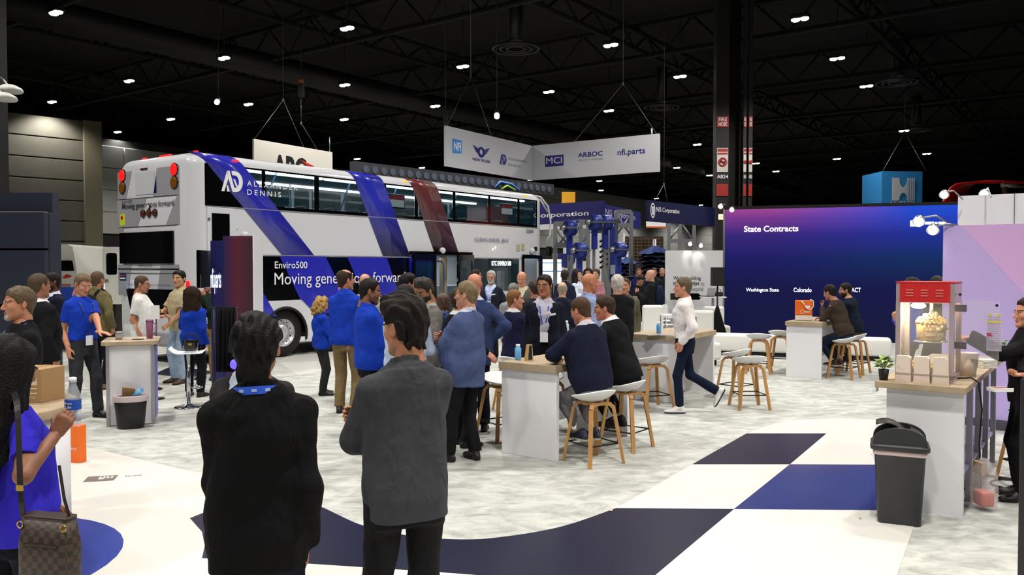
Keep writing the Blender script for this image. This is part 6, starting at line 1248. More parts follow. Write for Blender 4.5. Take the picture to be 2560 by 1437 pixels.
# wash gantry frames
M_gal = mat('galvanised', '#8f9296', .45, .5); M_wb = mat('wash_blue', '#1c2f8e', .4); M_brush = mat('brush_navy', '#0a1236', .9)
def gantry(label, pxs, Y, ztop, zbeam):
    a = D(pxs[0], 600, Y); t = thing('wash_gantry', label, 'gantry', (a.x, a.y, 0)); 
    for px in pxs: x = D(px, 600, Y).x - a.x; mb = MB(); mb.box((x, 0, ztop / 2), (.13, .13, ztop)); mb.build('post', M_gal, t); mb = MB(); mb.box((x, 0, .01), (.3, .3, .02)); mb.build('foot_plate', M_gal, t)
    x0, x1 = 0, D(pxs[-1], 600, Y).x - a.x
    for z in zbeam: mb = MB(); mb.box(((x0 + x1) / 2, 0, z), (x1 - x0, .12, .16)); mb.build('beam', M_gal, t)
    mb = MB(); mb.tube([(x0, 0, ztop - .9), (x0 + .5, 0, ztop - .2)], .04, 5); mb.tube([(x1, 0, ztop - .9), (x1 - .5, 0, ztop - .2)], .04, 5); mb.build('brace', M_gal, t); return t
gantry('grey wash gantry frame closest to the bus front', (1388, 1428), 27, 3.4, (3.35, 2.65)); gantry('grey wash gantry frame behind the blue dryers', (1452, 1470, 1540), 29, 3.6, (3.5,)); gantry('grey wash gantry frame under the navy N/S board', (1672, 1700, 1735), 34, 3.9, (3.8, 3.0))
gantry('white post portal beside the brush tower', (1540, 1578), 31, 4.0, (4.0, 3.5))
def dryer(px, py, Y, label, r=.25):
    t = thing('dryer_drum', label, 'dryer', D(px, py, Y), .35, 'blue blower drums of the wash stand'); mb = MB(); mb.cone((-.18, 0, 0), (.12, 0, 0), r, r, 22); mb.build('drum', M_wb, t); mb = MB(); mb.cone((.12, 0, 0), (.2, 0, 0), r * .85, r * .7, 22); mb.build('intake_ring', M_chrome, t); mb = MB(); mb.box((-.03, -r - .01, 0), (.5, .03, .05)); mb.build('strap', M_steel, t)
    mb = MB(); mb.box((-.03, .05, -.5), (.15, .14, .7)); mb.build('duct', M_wb, t); mb = MB(); mb.cone((-.2, 0, .0), (-.36, 0, 0), .12, .07, 12); mb.build('motor', M_steel, t); mb = MB(); mb.box((0, .15, -D(px, py, Y).z / 2), (.07, .07, D(px, py, Y).z)); mb.build('support_post', M_gal, t)
for px, py, l in ((1427, 570, 'blue blower drum on the gantry beside the bus mirror'), (1490, 556, 'front blue blower drum of the pair under the violet fascia'), (1517, 556, 'rear blue blower drum of the pair under the violet fascia'), (1452, 626, 'low blue blower drum above the visitors'), (1550, 624, 'low blue blower drum beside the white portal')): dryer(px, py, {1517: 27.15, 1452: 26.1}.get(px, 26.5), l)
def brush(px, py0, py1, Y, label, r=.42, n=11, disc=True):
    p0, p1 = D(px, py1, Y), D(px, py0, Y); H_ = p1.z; t = thing('brush_tower', label, 'brush', (p0.x, p0.y, 0), 0, 'vertical wash brushes'); mb = MB(); mb.cone((0, 0, 0), (0, 0, H_ + .2), .06, .06, 10); mb.build('spindle', M_gal, t); rng = np.random.RandomState(int(px))
    for i in range(n):
        z = .35 + (H_ - .4) * i / (n - 1); mb = MB(); m_ = 26; V_ = [(0, 0, z + .05)]
        for k in range(m_): a = 2 * math.pi * k / m_; rr = r * rng.uniform(.8, 1.05); V_.append((rr * math.cos(a), rr * math.sin(a), z - .2 - rng.uniform(0, .09)))
        V_.append((0, 0, z - .16)); mb._add(V_, [(0, 1 + k, 1 + (k + 1) % m_) for k in range(m_)] + [(m_ + 1, 1 + (k + 1) % m_, 1 + k) for k in range(m_)]); mb.build('bristle_ring', M_brush if i < n - 1 else mat('brush_top', '#16306a', .9), t)
brush(1636, 612, 700, 29, 'tall dark blue brush tower beside the white slogan wall', .62, 17); brush(1568, 640, 720, 33, 'dark brush tower behind the white portal', .45, 15); brush(1412, 632, 680, 30, 'small dark brush tower behind the bus front', .4, 12)
t = thing('nozzle_post', 'white post with slanted black nozzles and a blue sleeve', 'wash post', (*D(1522, 620, 28.4).xy, 0)); mb = MB(); mb.box((0, 0, 1.75), (.16, .16, 3.5)); mb.build('post', M_gal, t); mb = MB(); mb.box((.12, -.05, 2.4), (.16, .16, 1.9)); mb.build('blue_sleeve', M_wb, t)
for i in range(6): mb = MB(); mb.tube([(-.05, -.12, 2.05 + i * .18), (-.33, -.15, 1.9 + i * .18)], .035, 8); mb.build('nozzle', M_black, t)
mb = MB(); mb.box((.15, -.2, 1.85), (.24, .04, .32)); mb.build('paper_board', mat('board_grey', '#9aa4b4', .5), t)
t = thing('shield_banner', 'violet shield shaped banner on a white panel by the wash stand', 'banner', (*D(1415, 660, 28.5).xy, 0)); mb = MB(); mb.box((.05, .1, 1.2), (1.0, .06, 2.4)); mb.build('panel', M_white, t); zc = D(1415, 650, 28.5).z; mb = MB(); mb.prism([(-.18 * 1.7, .22), (.18 * 1.7, .22)] + [(.31 * math.cos(a), .05 + .32 * math.sin(a)) for a in np.linspace(0, -math.pi, 12)], 0, .01, frame((.02, .06, zc), (1, 0, 0), (0, 0, 1))); mb.build('shield', M_ns, t); mb = MB(); mb.prism([(.31 * math.cos(a), .02 + .32 * math.sin(a)) for a in np.linspace(0, math.pi, 12)], 0, .01, frame((.02, .06, zc - .72), (1, 0, 0), (0, 0, 1))); mb.build('half_disc', M_ns2, t)
# bright screens behind the bus front
t = thing('light_screen', 'bright white screen divided by pale blue lines beside the bus front', 'screen', (*D(1380, 680, 27.5).xy, 0)); mb = MB(); zA, zB_ = D(1380, 648, 27.5).z, D(1380, 708, 27.5).z; mb.box((0, 0, (zA + zB_) / 2), (.62, .06, zA - zB_)); mb.build('panel', mat('bright_panel', '#eef6ff', .5, emit=1.1), t)
for z in ((zA + zB_) / 2, zA - .12): mb = MB(); mb.box((0, -.035, z), (.62, .01, .03)); mb.build('line', mat('line_blue', '#5a9ad8', .5, emit=.5), t)
mb = MB(); mb.box((.02, 0, zB_ / 2), (.06, .06, zB_)); mb.box((.02, 0, .02), (.5, .4, .04)); mb.build('stand', M_dark, t)
t = thing('orange_stand', 'dark stand with orange panels and wire grid behind the wash brushes', 'stand', (*D(1590, 660, 40).xy, 0)); mb = MB(); mb.box((0, 0, 1.7), (2.6, .2, 3.4)); mb.build('back', mat('stand_brown', '#241c14', .8), t); mb = MB(); mb.box((.0, -.14, 1.55), (1.4, .05, .5)); mb.build('orange_panel', mat('stand_orange', '#b8561c', .6), t)
mb = MB()
for i in range(14): mb.box((-1.2 + i * .18, -.12, 2.7), (.015, .02, 1.2))
for i in range(8): mb.box((0, -.12, 2.15 + i * .16), (2.5, .02, .015))
mb.build('wire_grid', mat('grid_brown', '#7a5a30', .6), t)
for px, py, w2, h2, c_, l in ((1500, 700, 1.1, 1.2, '#16204e', 'navy low panel with a white emblem behind the visitors'), (1588, 690, 1.1, 1.6, '#10163a', 'dark navy machine cabinet behind the visitors')):
    p = D(px, py, 30); t = thing('low_cabinet', l, 'cabinet', (p.x, p.y, 0)); mb = MB(); mb.box((0, .3, h2 / 2), (w2, .6, h2), bev=.02); mb.build('casing', mat('cab_' + c_, c_, .5), t); mb = MB(); mb.box((-.1, -.01, h2 - .35), (.25, .02, .35)); mb.build('emblem', M_letw, t)
mb = MB(); p = D(1515, 580, 36); mb.box((p.x, p.y, 1.7), (1.6, .3, 3.4)); o = mb.build('partition_white', M_white); struct(o, 'white partition wall of the wash stand')
mb = MB(); p = D(1465, 640, 38); mb.box((p.x, p.y, 1.1), (2.4, .2, 2.2)); struct(mb.build('partition_pale', mat('pale_partition', '#cfccc4', .6)), 'pale partition behind the visitors of the wash stand')
# slogan wall with table, speaker, sofas
SWY = 26.; a, b = D(1664, 626, SWY), D(1815, 625, SWY); sw = bpy.data.objects.new('wall_slogan', None); COL.objects.link(sw); sw.location = (a.x, a.y, 0); struct(sw, 'white slogan wall left of the video wall'); Lw = b.x - a.x; mb = MB(); mb.box((Lw / 2, .06, a.z / 2), (Lw, .12, a.z)); mb.build('panel', mat('wall_white', '#dcdce2', .6), sw)
def sw_text(s, px0, py0, px1, py1, m): A_, B_ = D(px0, py1, SWY), D(px1, py0, SWY); text(s, B_.x - A_.x, B_.z - A_.z, frame((A_.x - a.x, -.006, A_.z), (1, 0, 0), (0, 0, 1)), m, sw, .006)
sw_text("We're building", 1683, 690, 1752, 702, M_letk); sw_text('smarter ways', 1683, 704, 1748, 715, M_letk); sw_text('to', 1752, 705, 1761, 714, M_letg); sw_text('move the world.', 1683, 717, 1760, 727, M_letg)
t = thing('wall_screen', 'black flat screen mounted low on the white slogan wall', 'screen', D(1735, 741, 25.8)); mb = MB(); mb.prism([(-.75, -.1), (.15, -.1), (.22, .0), (.12, .1), (-.75, .1)], 0, .08, frame((0, 0, 0), (1, 0, 0), (0, 0, 1))); mb.build('screen', M_bk, t)
SY = 20.5; p = D(1797, 690, SY); t = thing('speaker', 'black loudspeaker standing on a tripod pole', 'speaker', (p.x, p.y, D(1797, 715, SY).z)); mb = MB(); hS = D(1797, 668, SY).z - D(1797, 715, SY).z; mb.box((0, .12, hS / 2), (.30, .26, hS), bev=.015); mb.build('cabinet', mat('speaker_black', '#141517', .7), t); mb = MB(); mb.box((0, -.015, hS / 2), (.26, .012, hS - .05)); mb.build('grille', mat('grille_black', '#1d1e20', .9, bump=.4, bscale=300), t)
t = thing('speaker_stand', 'tripod speaker pole with a black skirt of cloth', 'stand', (p.x, p.y + .12, 0)); zS = D(1797, 715, SY).z; mb = MB(); mb.cone((0, 0, .05), (0, 0, zS), .022, .022, 10); mb.build('pole', M_black, t); mb = MB(); zk = D(1797, 765, SY).z; mb.lathe([(.3, .05), (.2, .4), (.03, zk)], n=18); mb.build('cloth_skirt', cloth('#0d0d0f'), t)
for a_ in (0, 2.1, 4.2): mb = MB(); mb.tube([(0, 0, .3), (.35 * math.cos(a_), .35 * math.sin(a_), .01)], .014, 6); mb.build('leg', M_black, t)
t = thing('side_table', 'tall white table with a laptop beside the loudspeaker', 'table', (*D(1782, 740, 22).xy, 0)); zt_ = D(1782, 741, 22).z; mb = MB(); mb.box((0, 0, zt_ - .015), (.62, .45, .03)); mb.build('table_top', M_white, t); mb = MB(); mb.cone((0, 0, .02), (0, 0, zt_ - .03), .035, .035, 12); mb.build('column', M_steel, t); mb = MB(); mb.lathe([(.24, 0), (.24, .02), (.04, .03)], n=20); mb.build('base', M_steel, t)
tp = thing('laptop', 'open grey laptop on the tall white table', 'laptop', (D(1778, 740, 22).x - .1, D(1778, 740, 22).y, zt_), -1.1); mb = MB(); mb.box((0, 0, .01), (.32, .22, .018)); mb.build('keyboard', M_dark, tp); mb = MB(); mb.box((0, .13, .12), (.32, .012, .22), R=Matrix.Rotation(-.25, 3, 'X')); mb.build('lid', mat('monitor_grey', '#8c8f94', .5), tp)
t = thing('black_case', 'small black bag on the tall white table', 'bag', (D(1795, 740, 22).x + .03, D(1795, 740, 22).y + .05, zt_)); mb = MB(); mb.box((0, 0, .06), (.22, .14, .12), bev=.04); mb.tube([(-.06, 0, .1), (-.05, 0, .19), (.05, 0, .19), (.06, 0, .1)], .008, 6); mb.build('case', M_black, t)
def sofa(px0, px1, pyt, pyb, Y, label, seat=True, back_only=False):
    A_, B_ = D(px0, pyt, Y), D(px1, pyt, Y); L = B_.x - A_.x; h = A_.z; t = thing('lounge_sofa', label, 'sofa', (A_.x, A_.y, 0), 0, 'white lounge seats'); 
    mb = MB(); mb.box((L / 2, .1, .12 + (h - .12) / 2), (L, .2, h - .12), bev=.05); mb.build('backrest', M_leath, t)
    if seat: mb = MB(); mb.box((L / 2, -.3, .29), (L, .62, .34), bev=.05); mb.build('seat', M_leath, t)
    mb = MB(); mb.box((L / 2, -.1, .06), (L - .1, .6, .12)); mb.build('plinth', M_black, t)
sofa(1690, 1786, 776, 0, 16.8, 'white sofa behind the man in white shirt', True); sofa(1762, 1812, 766, 0, 21.5, 'white sofa back beside the speaker stand', True); sofa(1608, 1660, 763, 0, 19., 'white lounge chair beside the man with a backpack', True); sofa(1560, 1608, 758, 0, 22.5, 'white lounge chair behind the white haired man', True)
t = thing('low_table', 'low white cubic frame table before the slogan wall', 'table', (*D(1668, 790, 15.2).xy, 0)); zt_ = D(1668, 786, 15.2).z; mb = MB(); mb.box((.2, 0, zt_ - .012), (.6, .5, .024)); mb.build('table_top', M_white, t)
for x in (-.08, .48):
    for y in (-.23, .23): mb = MB(); mb.box((x, y, zt_ / 2), (.02, .02, zt_)); mb.build('leg', M_steel, t)
for i, (px, Y) in enumerate(((1655, 23.), (1660, 24.4), (1657, 21.4))):
    p = D(px, 740, Y); t = thing('folding_chair', 'white plastic folding chair near the slogan wall', 'chair', (p.x, p.y, 0), .3 * i, 'folding chairs near the slogan wall'); mb = MB(); mb.box((0, 0, .45), (.4, .4, .03), bev=.008); mb.build('seat', M_shell, t); mb = MB(); mb.box((0, .2, .72), (.4, .025, .22), bev=.008); mb.build('backrest', M_shell, t)
    for x in (-.19, .19): mb = MB(); mb.tube([(x, .22, .84), (x, .2, .45), (x, -.2, .0)], .012, 6); mb.tube([(x, -.18, .45), (x, .22, .0)], .012, 6); mb.build('leg', M_steel, t)
# blue cube sign, red loop stand
Yc = 40; A_, B_ = D(2205, 428, Yc), D(2309, 427, Yc); w2 = B_.x - A_.x; t = thing('cube_sign', 'light blue hanging cube sign with a white letter H logo', 'sign', (A_.x, A_.y, A_.z - w2), .05); mb = MB(); mb.box((w2 / 2, w2 / 2, w2 / 2), (w2, w2, w2)); mb.build('cube', mat('cube_blue', '#2f8ad0', .5), t); X = lambda px: D(px, 460, Yc).x - A_.x; Z = lambda py: D(2250, py, Yc).z - (A_.z - w2); Fq = frame((0, -.01, 0), (1, 0, 0), (0, 0, 1)); M_cw = mat('cube_white', '#c8ccd4', .5)
mb = MB(); x0, x1, x2, x3 = X(2231), X(2249), X(2270), X(2278); z0, z1 = Z(501), Z(444); zm = (z0 + z1) / 2
mb.prism([(x0, z0), (x1, z0)] + [((x1 + x2) / 2 + (x2 - x1) / 2 * math.cos(a), z0 + .35 * (z1 - z0) * math.sin(a) ) for a in np.linspace(math.pi, 0, 9)] + [(x2, z0), (x2, z1)] + [((x1 + x2) / 2 + (x2 - x1) / 2 * math.cos(a), z1 - .42 * (z1 - z0) * math.sin(a)) for a in np.linspace(0, math.pi, 9)] + [(x1, z1), (x0, z1)], 0, .01, Fq)
for px in (2271, 2276, 2281, 2286): mb.prism([(X(px), z0), (X(px + 2.6), z0), (X(px + 2.6), z1), (X(px), z1)], 0, .01, Fq)
mb.build('logo_h', M_cw, t); text('HUBNER', X(2292) - X(2228), .3, frame((X(2228), -.012, Z(518)), (1, 0, 0), (0, 0, 1)), M_cw, t, .02)
wires('thin wires above the blue cube sign', D(2262, 330, 41.9), [D(2207, 427, 40.2), D(2315, 427, 40.6)])
Yr = 27; pr_ = [(2353, 560), (2353, 505), (2366, 480), (2385, 462), (2410, 456), (2430, 449), (2480, 450), (2580, 455)]; in_ = [(2412, 560), (2414, 500), (2420, 480), (2435, 462), (2460, 452), (2580, 458)]
t = thing('arch_stand', 'glossy red curved loop arch of a stand beyond the white wall', 'arch', (*D(2380, 500, Yr).xy, 0)); o0 = D(2380, 500, Yr); P3 = lambda px, py, Y: D(px, py, Y) - Vector((o0.x, o0.y, 0)); mb = MB(); outer = [P3(x, y, Yr) for x, y in ((2354, 700), (2354, 506), (2362, 486), (2375, 468), (2390, 458), (2412, 456), (2440, 453), (2520, 452), (2600, 455))]; inner = [P3(x, y, Yr + 2.6) for x, y in ((2404, 700), (2404, 500), (2410, 484), (2418, 470), (2430, 458), (2445, 452), (2470, 450), (2530, 452), (2600, 455))]
n = len(outer); mb._add(outer + inner, [(i, i + 1, n + i + 1, n + i) for i in range(n - 1)], True); o = mb.build('loop_band', mat('arch_red', '#c41c14', .3, coat=.3), t); o.modifiers.new('t', 'SOLIDIFY').thickness = .08
mb = MB(); mb.tube([P3(2560, 462, Yr + 2), P3(2505, 462, Yr + 2)], .1, 8); mb.tube([P3(2512, 452, Yr + 2), P3(2512, 520, Yr + 2)], .08, 8); mb.build('inner_frame', M_steel, t)
# left: dark booth wall of panels, van, door, posters
bw = thing('dark_booth_wall', 'dark navy panelled booth block at the left edge', 'booth', (*D(140, 530, 14).xy, 0)); r0 = D(140, 530, 14); M_dn = mat('booth_navy', '#252a3c', .45); zT = r0.z; X = lambda px: D(px, 600, 14).x - r0.x
for px0, px1, py0, py1 in ((-60, 111, 531, 620), (-60, 111, 626, 760), (-60, 111, 766, 1010)):
    z1, z0 = D(10, py0, 14).z, max(D(10, py1, 14).z, 0); mb = MB(); mb.box(((X(px0) + X(px1)) / 2, .06, (z0 + z1) / 2), (X(px1) - X(px0), .12, z1 - z0), bev=.006); mb.build('panel', M_dn, bw)
mb = MB(); mb.box(((X(-60) + X(111)) / 2, .22, zT / 2 - .005), (X(111) - X(-60) - .01, .2, zT - .01)); mb.build('core', M_black, bw); mb = MB(); mb.box((X(111) - .03, .34, zT / 2), (.06, .36, zT), bev=.006); mb.build('panel', M_dn, bw); z1 = D(10, 485, 14.6).z; mb = MB(); mb.box(((X(-60) + X(106)) / 2, .42, (z1 + zT) / 2 - .1), (X(106) - X(-60), .2, z1 - zT + .2)); mb.build('upper_step', M_dn, bw); mb = MB(); mb.box(((X(-60) + X(111)) / 2, .06, zT + .005), (X(111) - X(-60), .12, .012)); mb.build('top_trim', mat('trim_beige', '#8f8a80', .5), bw)
vn = thing('white_van', 'white delivery van with a red swoosh on its rear behind the visitors', 'van', (*D(150, 700, 19).xy, 0), .15); r0 = D(150, 700, 19); Zv = lambda py: D(150, py, 19).z; M_van = mat('van_white', '#d8d6ce', .3, coat=.3)
body = [(-1.5, .35), (.38, .35), (.40, 1.2), (.36, 1.9), (.28, Zv(616)), (.16, Zv(610)), (-1.5, Zv(607))]; mb = MB(); mb.prism(body, -5.2, 0, frame((0, 0, 0), (1, 0, 0), (0, 0, 1))); mb.build('van_body', M_van, vn)
mb = MB(); mb.prism([(-1.0, Zv(677)), (.31, Zv(677)), (.28, Zv(653)), (.24, Zv(651)), (-1.0, Zv(651))], 0, .015, frame((0, 0, 0), (1, 0, 0), (0, 0, 1))); mb.build('rear_window', M_bk, vn); mb = MB(); mb.prism([(.05, Zv(694)), (.14, Zv(685)), (.23, Zv(688)), (.26, Zv(690)), (.2, Zv(694)), (.1, Zv(696))], 0, .015, frame((0, 0, 0), (1, 0, 0), (0, 0, 1))); mb.build('swoosh', mat('swoosh_red', '#c8261e', .5), vn); text('ABC', .3, .09, frame((-.27, -.01, Zv(694)), (1, 0, 0), (0, 0, 1)), M_letn, vn, .03)
for py, m_ in ((712, mat('swoosh_red', '#c8261e', .5)), (717, M_letg)): mb = MB(); mb.box((.05, -.005, Zv(py)), (.36, .01, .025)); mb.build('print_line', m_, vn)
mb = MB(); mb.box((-.5, -.02, Zv(735)), (1.7, .05, .3)); mb.build('blue_bumper', mat('van_blue', '#1c4ec0', .4), vn)
for x in (-1.2, .2): mb = MB(); mb.cone((x - .1, 1.0, .36), (x + .1, 1.0, .36), .36, .36, 24); mb.build('wheel', M_rub, vn)
t = thing('open_van_door', 'open white vehicle door with a dark window beside the bus', 'door', (*D(258, 700, 19.5).xy, 0)); r1 = D(258, 700, 19.5); zz = lambda py: D(258, py, 19.5).z; W2 = D(284, 700, 19.5).x - r1.x; plate('door_panel', [rrect(0, zz(760), W2 + .2, zz(617), .03), rrect(.08, zz(687), W2 + .1, zz(632), .06)], frame((0, 0, 0), (1, 0, 0), (0, 0, 1)), .06, M_van, t); mb = MB(); mb.box((W2 / 2 + .09, .01, (zz(687) + zz(632)) / 2), (W2 + .02, .02, zz(632) - zz(687))); mb.build('door_window', M_bk, t); mb = MB(); mb.box((.08, -.05, zz(700)), (.12, .03, .04)); mb.build('door_handle', M_steel, t)
mb = MB(); mb.box((W2 / 2, .3, zz(760) / 2), (.2, .3, zz(760))); mb.build('door_prop', M_black, t)
t = thing('poster_wall', 'low display wall with black red and blue posters behind the van', 'display', (*D(226, 680, 22).xy, 0)); r1 = D(226, 680, 22); zz = lambda py: D(226, py, 22).z; xx = lambda px: D(px, 680, 22).x - r1.x
mb = MB(); mb.box((xx(227), .05, zz(640) / 2), (xx(262) - xx(192), .1, zz(640))); mb.build('board', M_white, t)
for px0, px1, py0, py1, c_ in ((195, 224, 646, 668, '#141416'), (225, 258, 646, 668, '#9a1e22'), (238, 258, 638, 645, '#1c2a8c'), (200, 256, 676, 690, '#22345c'), (200, 222, 640, 645, '#9c9c9c')): mb = MB(); mb.box(((xx(px0) + xx(px1)) / 2, -.01, (zz(py0) + zz(py1)) / 2), (xx(px1) - xx(px0), .02, zz(py0) - zz(py1))); mb.build('poster', mat('poster_' + c_, c_, .5), t)
text('POWER', .18, .05, frame((xx(238), -.025, zz(657)), (1, 0, 0), (0, 0, 1)), M_letw, t)
mb = MB(); mb.box((xx(204), -.022, zz(655)), (.07, .006, .09)); mb.build('poster_mark', M_letw, t)
t = thing('small_screen', 'small bright tablet on a stand beside the backpack man', 'screen', (*D(255, 710, 17.5).xy, 0)); zz = D(255, 712, 17.5).z; mb = MB(); mb.cone((0, 0, 0), (0, 0, zz - .1), .02, .02, 8); mb.lathe([(.16, 0), (.16, .02), (.02, .03)], n=16); mb.build('stand', M_dark, t); mb = MB(); mb.box((0, 0, zz), (.1, .03, .2)); mb.build('screen', mat('tablet_glow', '#bcd4ff', .4, emit=1.6), t)
t = thing('paper_sheet', 'white folded sheet on a stand beside the man in white polo', 'paper', (*D(388, 780, 12.2).xy, 0)); zz = D(388, 780, 12.2).z; mb = MB(); mb.box((0, 0, zz), (.12, .01, .2), rz=.3); mb.build('sheet', mat('paper_white', '#eceae6', .7), t); mb = MB(); mb.cone((0, .03, 0), (0, .03, zz), .01, .01, 8); mb.lathe([(.12, 0), (.12, .015), (.02, .02)], n=14); mb.build('stand', M_dark, t)
# ================================================================== the people
BLUE = '#163aae'; LB = '#4f7ce0'
SITF = ((.075, .11, .207, 4), (.07, .13, .207, 4))
def rest(at, face, side, zt, fwd=.44, out=.13, inw=.55):
    """a forearm laid on a table top of height zt"""
    h = math.radians(face); f = Vector((-math.sin(h), math.cos(h), 0)); r = Vector((math.cos(h), math.sin(h), 0)); p = Vector((*at, 0)) + f * fwd + r * side * out
    return (('w', p.x, p.y, zt + .058), tuple(r * side * .9 - f * .1 + Vector((0, 0, -.35))), tuple(f * .7 - r * side * inw + Vector((0, 0, -.16))), (0, 0, -1), .3)
def both(at, face, zt, **k): return (rest(at, face, 1, zt, **k), rest(at, face, -1, zt, **k))
def W_(px, py, Y): p = D(px, py, Y); return ('w', p.x, p.y, p.z)
# ---- left group
w1 = dict(px=22, top=868, Y=3.6, face=-24, lod=0, fem=True, tops=[('tee', '#352cc0')], pants='#16181f', hair='long', hcol='#0a0808', skin='#8f5e45', hp=12, arms=((W_(140, 1085, 3.55), (-.3, -1, -.6), (.5, .1, .8), (-.3, .9, 0), .75), 'front'), fat=.06, seed=5, hth=.024)
person('woman in a violet blue tee with long black hair beside the round counter', w1)
gt_ = dict(px=48, top=723, Y=6.5, face=138, lod=1, tops=[('polo', '#17181c')], pants='#1a1b20', hair='short', hcol='#5f503f', hth=.012, beard='goatee', bcol='#a8a49c', skin='#c08468', lanyard='#4f7fd8', lan_z=.12, badge=False, arms=('desk', 'front'), fat=.10, line=.068)
person('man with grey goatee in black polo with a teal chest logo', gt_)
person('man in black suit seen from behind beside the dark booth block', dict(px=97, top=688, Y=9.2, face=-25, lod=1, tops=[('shirt', '#dcdcdc'), ('blazer', '#131417')], hair='crew', hcol='#4a3a2c', skin='#a06a50', fat=.06))
person('dark skinned man in navy suit and tie facing the man in black suit', dict(px=129, top=684, Y=11.8, face=140, lod=1, tops=[('shirt', '#c8cce4'), ('blazer', '#16182c')], hair='crew', hcol='#15100d', skin='#5c3a28', lanyard='#3c58b0', beard='full', bcol='#1a120e'))
t5 = G(283, 852, 1.06)
person('man in bright blue polo resting a hand on the narrow counter', dict(px=203, top=688, Y=10.7, face=-118, lod=1, tops=[('polo', BLUE)], pants='#33353a', shoes='#0d0d0e', hair='short', hcol='#6e5a46', hth=.011, skin='#c98a6c', hp=22, belt=True, lanyard='#1c2c80', lan_z=.10, arms=('down', (('w', -5.19, 10.42, 1.082), (-.2, .8, -.5), (1, -.3, -.12), (0, 0, -1), .15)), feet=((.12, -.05, 0), (.12, .12, 0))))
bp = dict(px=244, top=681, Y=13.2, face=-15, lod=1, tops=[('jacket', '#6c6444')], pants='#14161d', shoes='#7a5a3a', hair='crew', hcol='#5a4636', skin='#b87e60', fat=.05, arms=('pocket', 'pocket'))
person('man in olive jacket carrying a black backpack beside the bus', bp)
person('man in white polo and glasses facing the narrow counter', dict(px=353, top=692, Y=12.9, face=-80, lod=1, tops=[('poloout', '#dcdcda')], pants='#26161a', hair='crew', hcol='#4c3a2e', skin='#b87c60', glasses='#26221f', beard='goatee', bcol='#5a4a3c', arms=('down', 'hold'), fat=.12, hp=8))
person('man in beige polo with black hair talking beside the bus tail', dict(px=448, top=679, Y=13.9, face=150, hy=20, lod=1, tops=[('poloout', '#b5a888')], pants='#8fa4bc', shoes='#3a2418', hair='short', hcol='#100d0c', skin='#c08e6a', arms=('hold', 'front')))
person('woman in blue jacket with long brown hair behind the pedestal stool', dict(px=482, top=722, Y=12.4, face=-5, hy=10, lod=1, fem=True, tops=[('jacket', BLUE)], pants='#15171c', hair='shoulder', hcol='#2a1810', skin='#b98468', arms=('down', 'hold'), fat=.08, seed=9))
person('man in dark green shirt with blue lanyard half behind the kiosk tower', dict(px=520, top=694, Y=14.4, face=175, lod=2, tops=[('sweater', '#1c2c22')], pants='#86683f', shoes='#241c16', hair='short', hcol='#2c2018', skin='#a87458', lanyard=LB, arms=('front', 'chin'), lan_z=.16))
# ---- foreground pair and the arms-crossed man
fg = dict(px=642, top=797, Y=3.22, face=24, hy=-18, lod=0, tops=[('shirtout', '#0e0e10')], pants='#0d0f1a', hair='messy', hcol='#0a0807', hth=.02, skin='#a86e50', arms=(((.185, .02, -.05), (.05, -1, 0), (0, .1, -1), (-1, 0, 0), .4), 'front'), wide=.97, fat=.03, seed=11, nape=-.125, head=1.02, feet=((.12, .0, 0), (.12, .03, 0)))
person('man in black shirt with a blue lanyard round his collar seen from behind', fg)
person('man in charcoal blazer facing the man with blue collar lanyard', dict(px=628, top=812, Y=4.25, face=176, hy=6, lod=1, tops=[('shirt', '#b9c2d8'), ('blazer', '#2a292b')], pants='#17171a', hair='thin', hcol='#3a2c22', skin='#b98a5c', wide=1.06, nametag=True, arms=('down', 'down')))
gm_ = dict(px=1012, top=757, Y=3.75, face=24, hy=26, hp=4, lod=0, tops=[('rolled', '#424348')], pants='#1b1b1e', hair='side', hcol='#1a120e', hth=.014, skin='#b9805e', arms=('crossA', 'crossB'), seed=21, wide=.96, fat=.02, head=1.0)
person('man in grey shirt with arms crossed looking away', gm_)
# ---- group before the bus
person('short woman with curly blonde hair in blue jacket before the rear wheel', dict(px=802, top=745, Y=12.6, face=-65, hp=25, lod=1, fem=True, tops=[('jacket', BLUE)], pants='#2c2d2e', hair='curly', hcol='#a9874c', skin='#c8917a', arms=('hold', 'hold'), fat=.06))
person('tall man in blue jacket and khaki trousers seen from behind', dict(px=864, top=677, Y=11.0, face=-12, hy=-35, lod=1, tops=[('jacket', BLUE)], pants='#7d6a48', shoes='#33241c', hair='short', hcol='#33251b', hth=.009, crown=.10, skin='#bd7f66', arms=('front', 'front'), fat=.06))
person('man in blue quarter zip and glasses turned to his right', dict(px=922, top=701, Y=8.75, face=-68, hy=-8, hp=10, lod=1, tops=[('jacket', BLUE)], pants='#14161e', shoes='#141313', hair='short', hcol='#17110e', hth=.008, skin='#8f5e44', glasses='#8a8078', lanyard='#4a1c2c', badge=False, arms=('front', 'front'), beard='full', bcol='#6a4534', fat=.07, line=.085, feet=((.11, -.08, 0), (.11, .1, 0))))
person('balding man in beige blazer behind the blue jackets', dict(px=912, top=687, Y=12.4, face=178, lod=1, tops=[('shirt', '#c9c6bc'), ('blazer', '#9a9382')], pants='#4a463e', hair='thin', hcol='#4a3426', crown=.085, skin='#c48c74', arms=('pocket', 'hold')))
person('man in pale blue shirt with short dark hair in the standing circle', dict(px=1014, top=716, Y=8.1, face=8, hy=-25, lod=1, tops=[('shirtout', '#b4c3dc')], pants='#1a1c24', shoes='#181616', sole='#b8b4ac', hair='crew', hcol='#17110e', hth=.01, skin='#8a5c42', arms=('hold', 'front'), fat=.08))
person('man in cream jacket with thick black hair in the standing circle', dict(px=1022, top=688, Y=11.2, face=-30, hy=-40, lod=1, tops=[('jacket', '#bdb39c')], pants='#2a2b30', hair='short', hcol='#0e0b0a', hth=.02, skin='#a87050', arms=('hold', 'hold')))
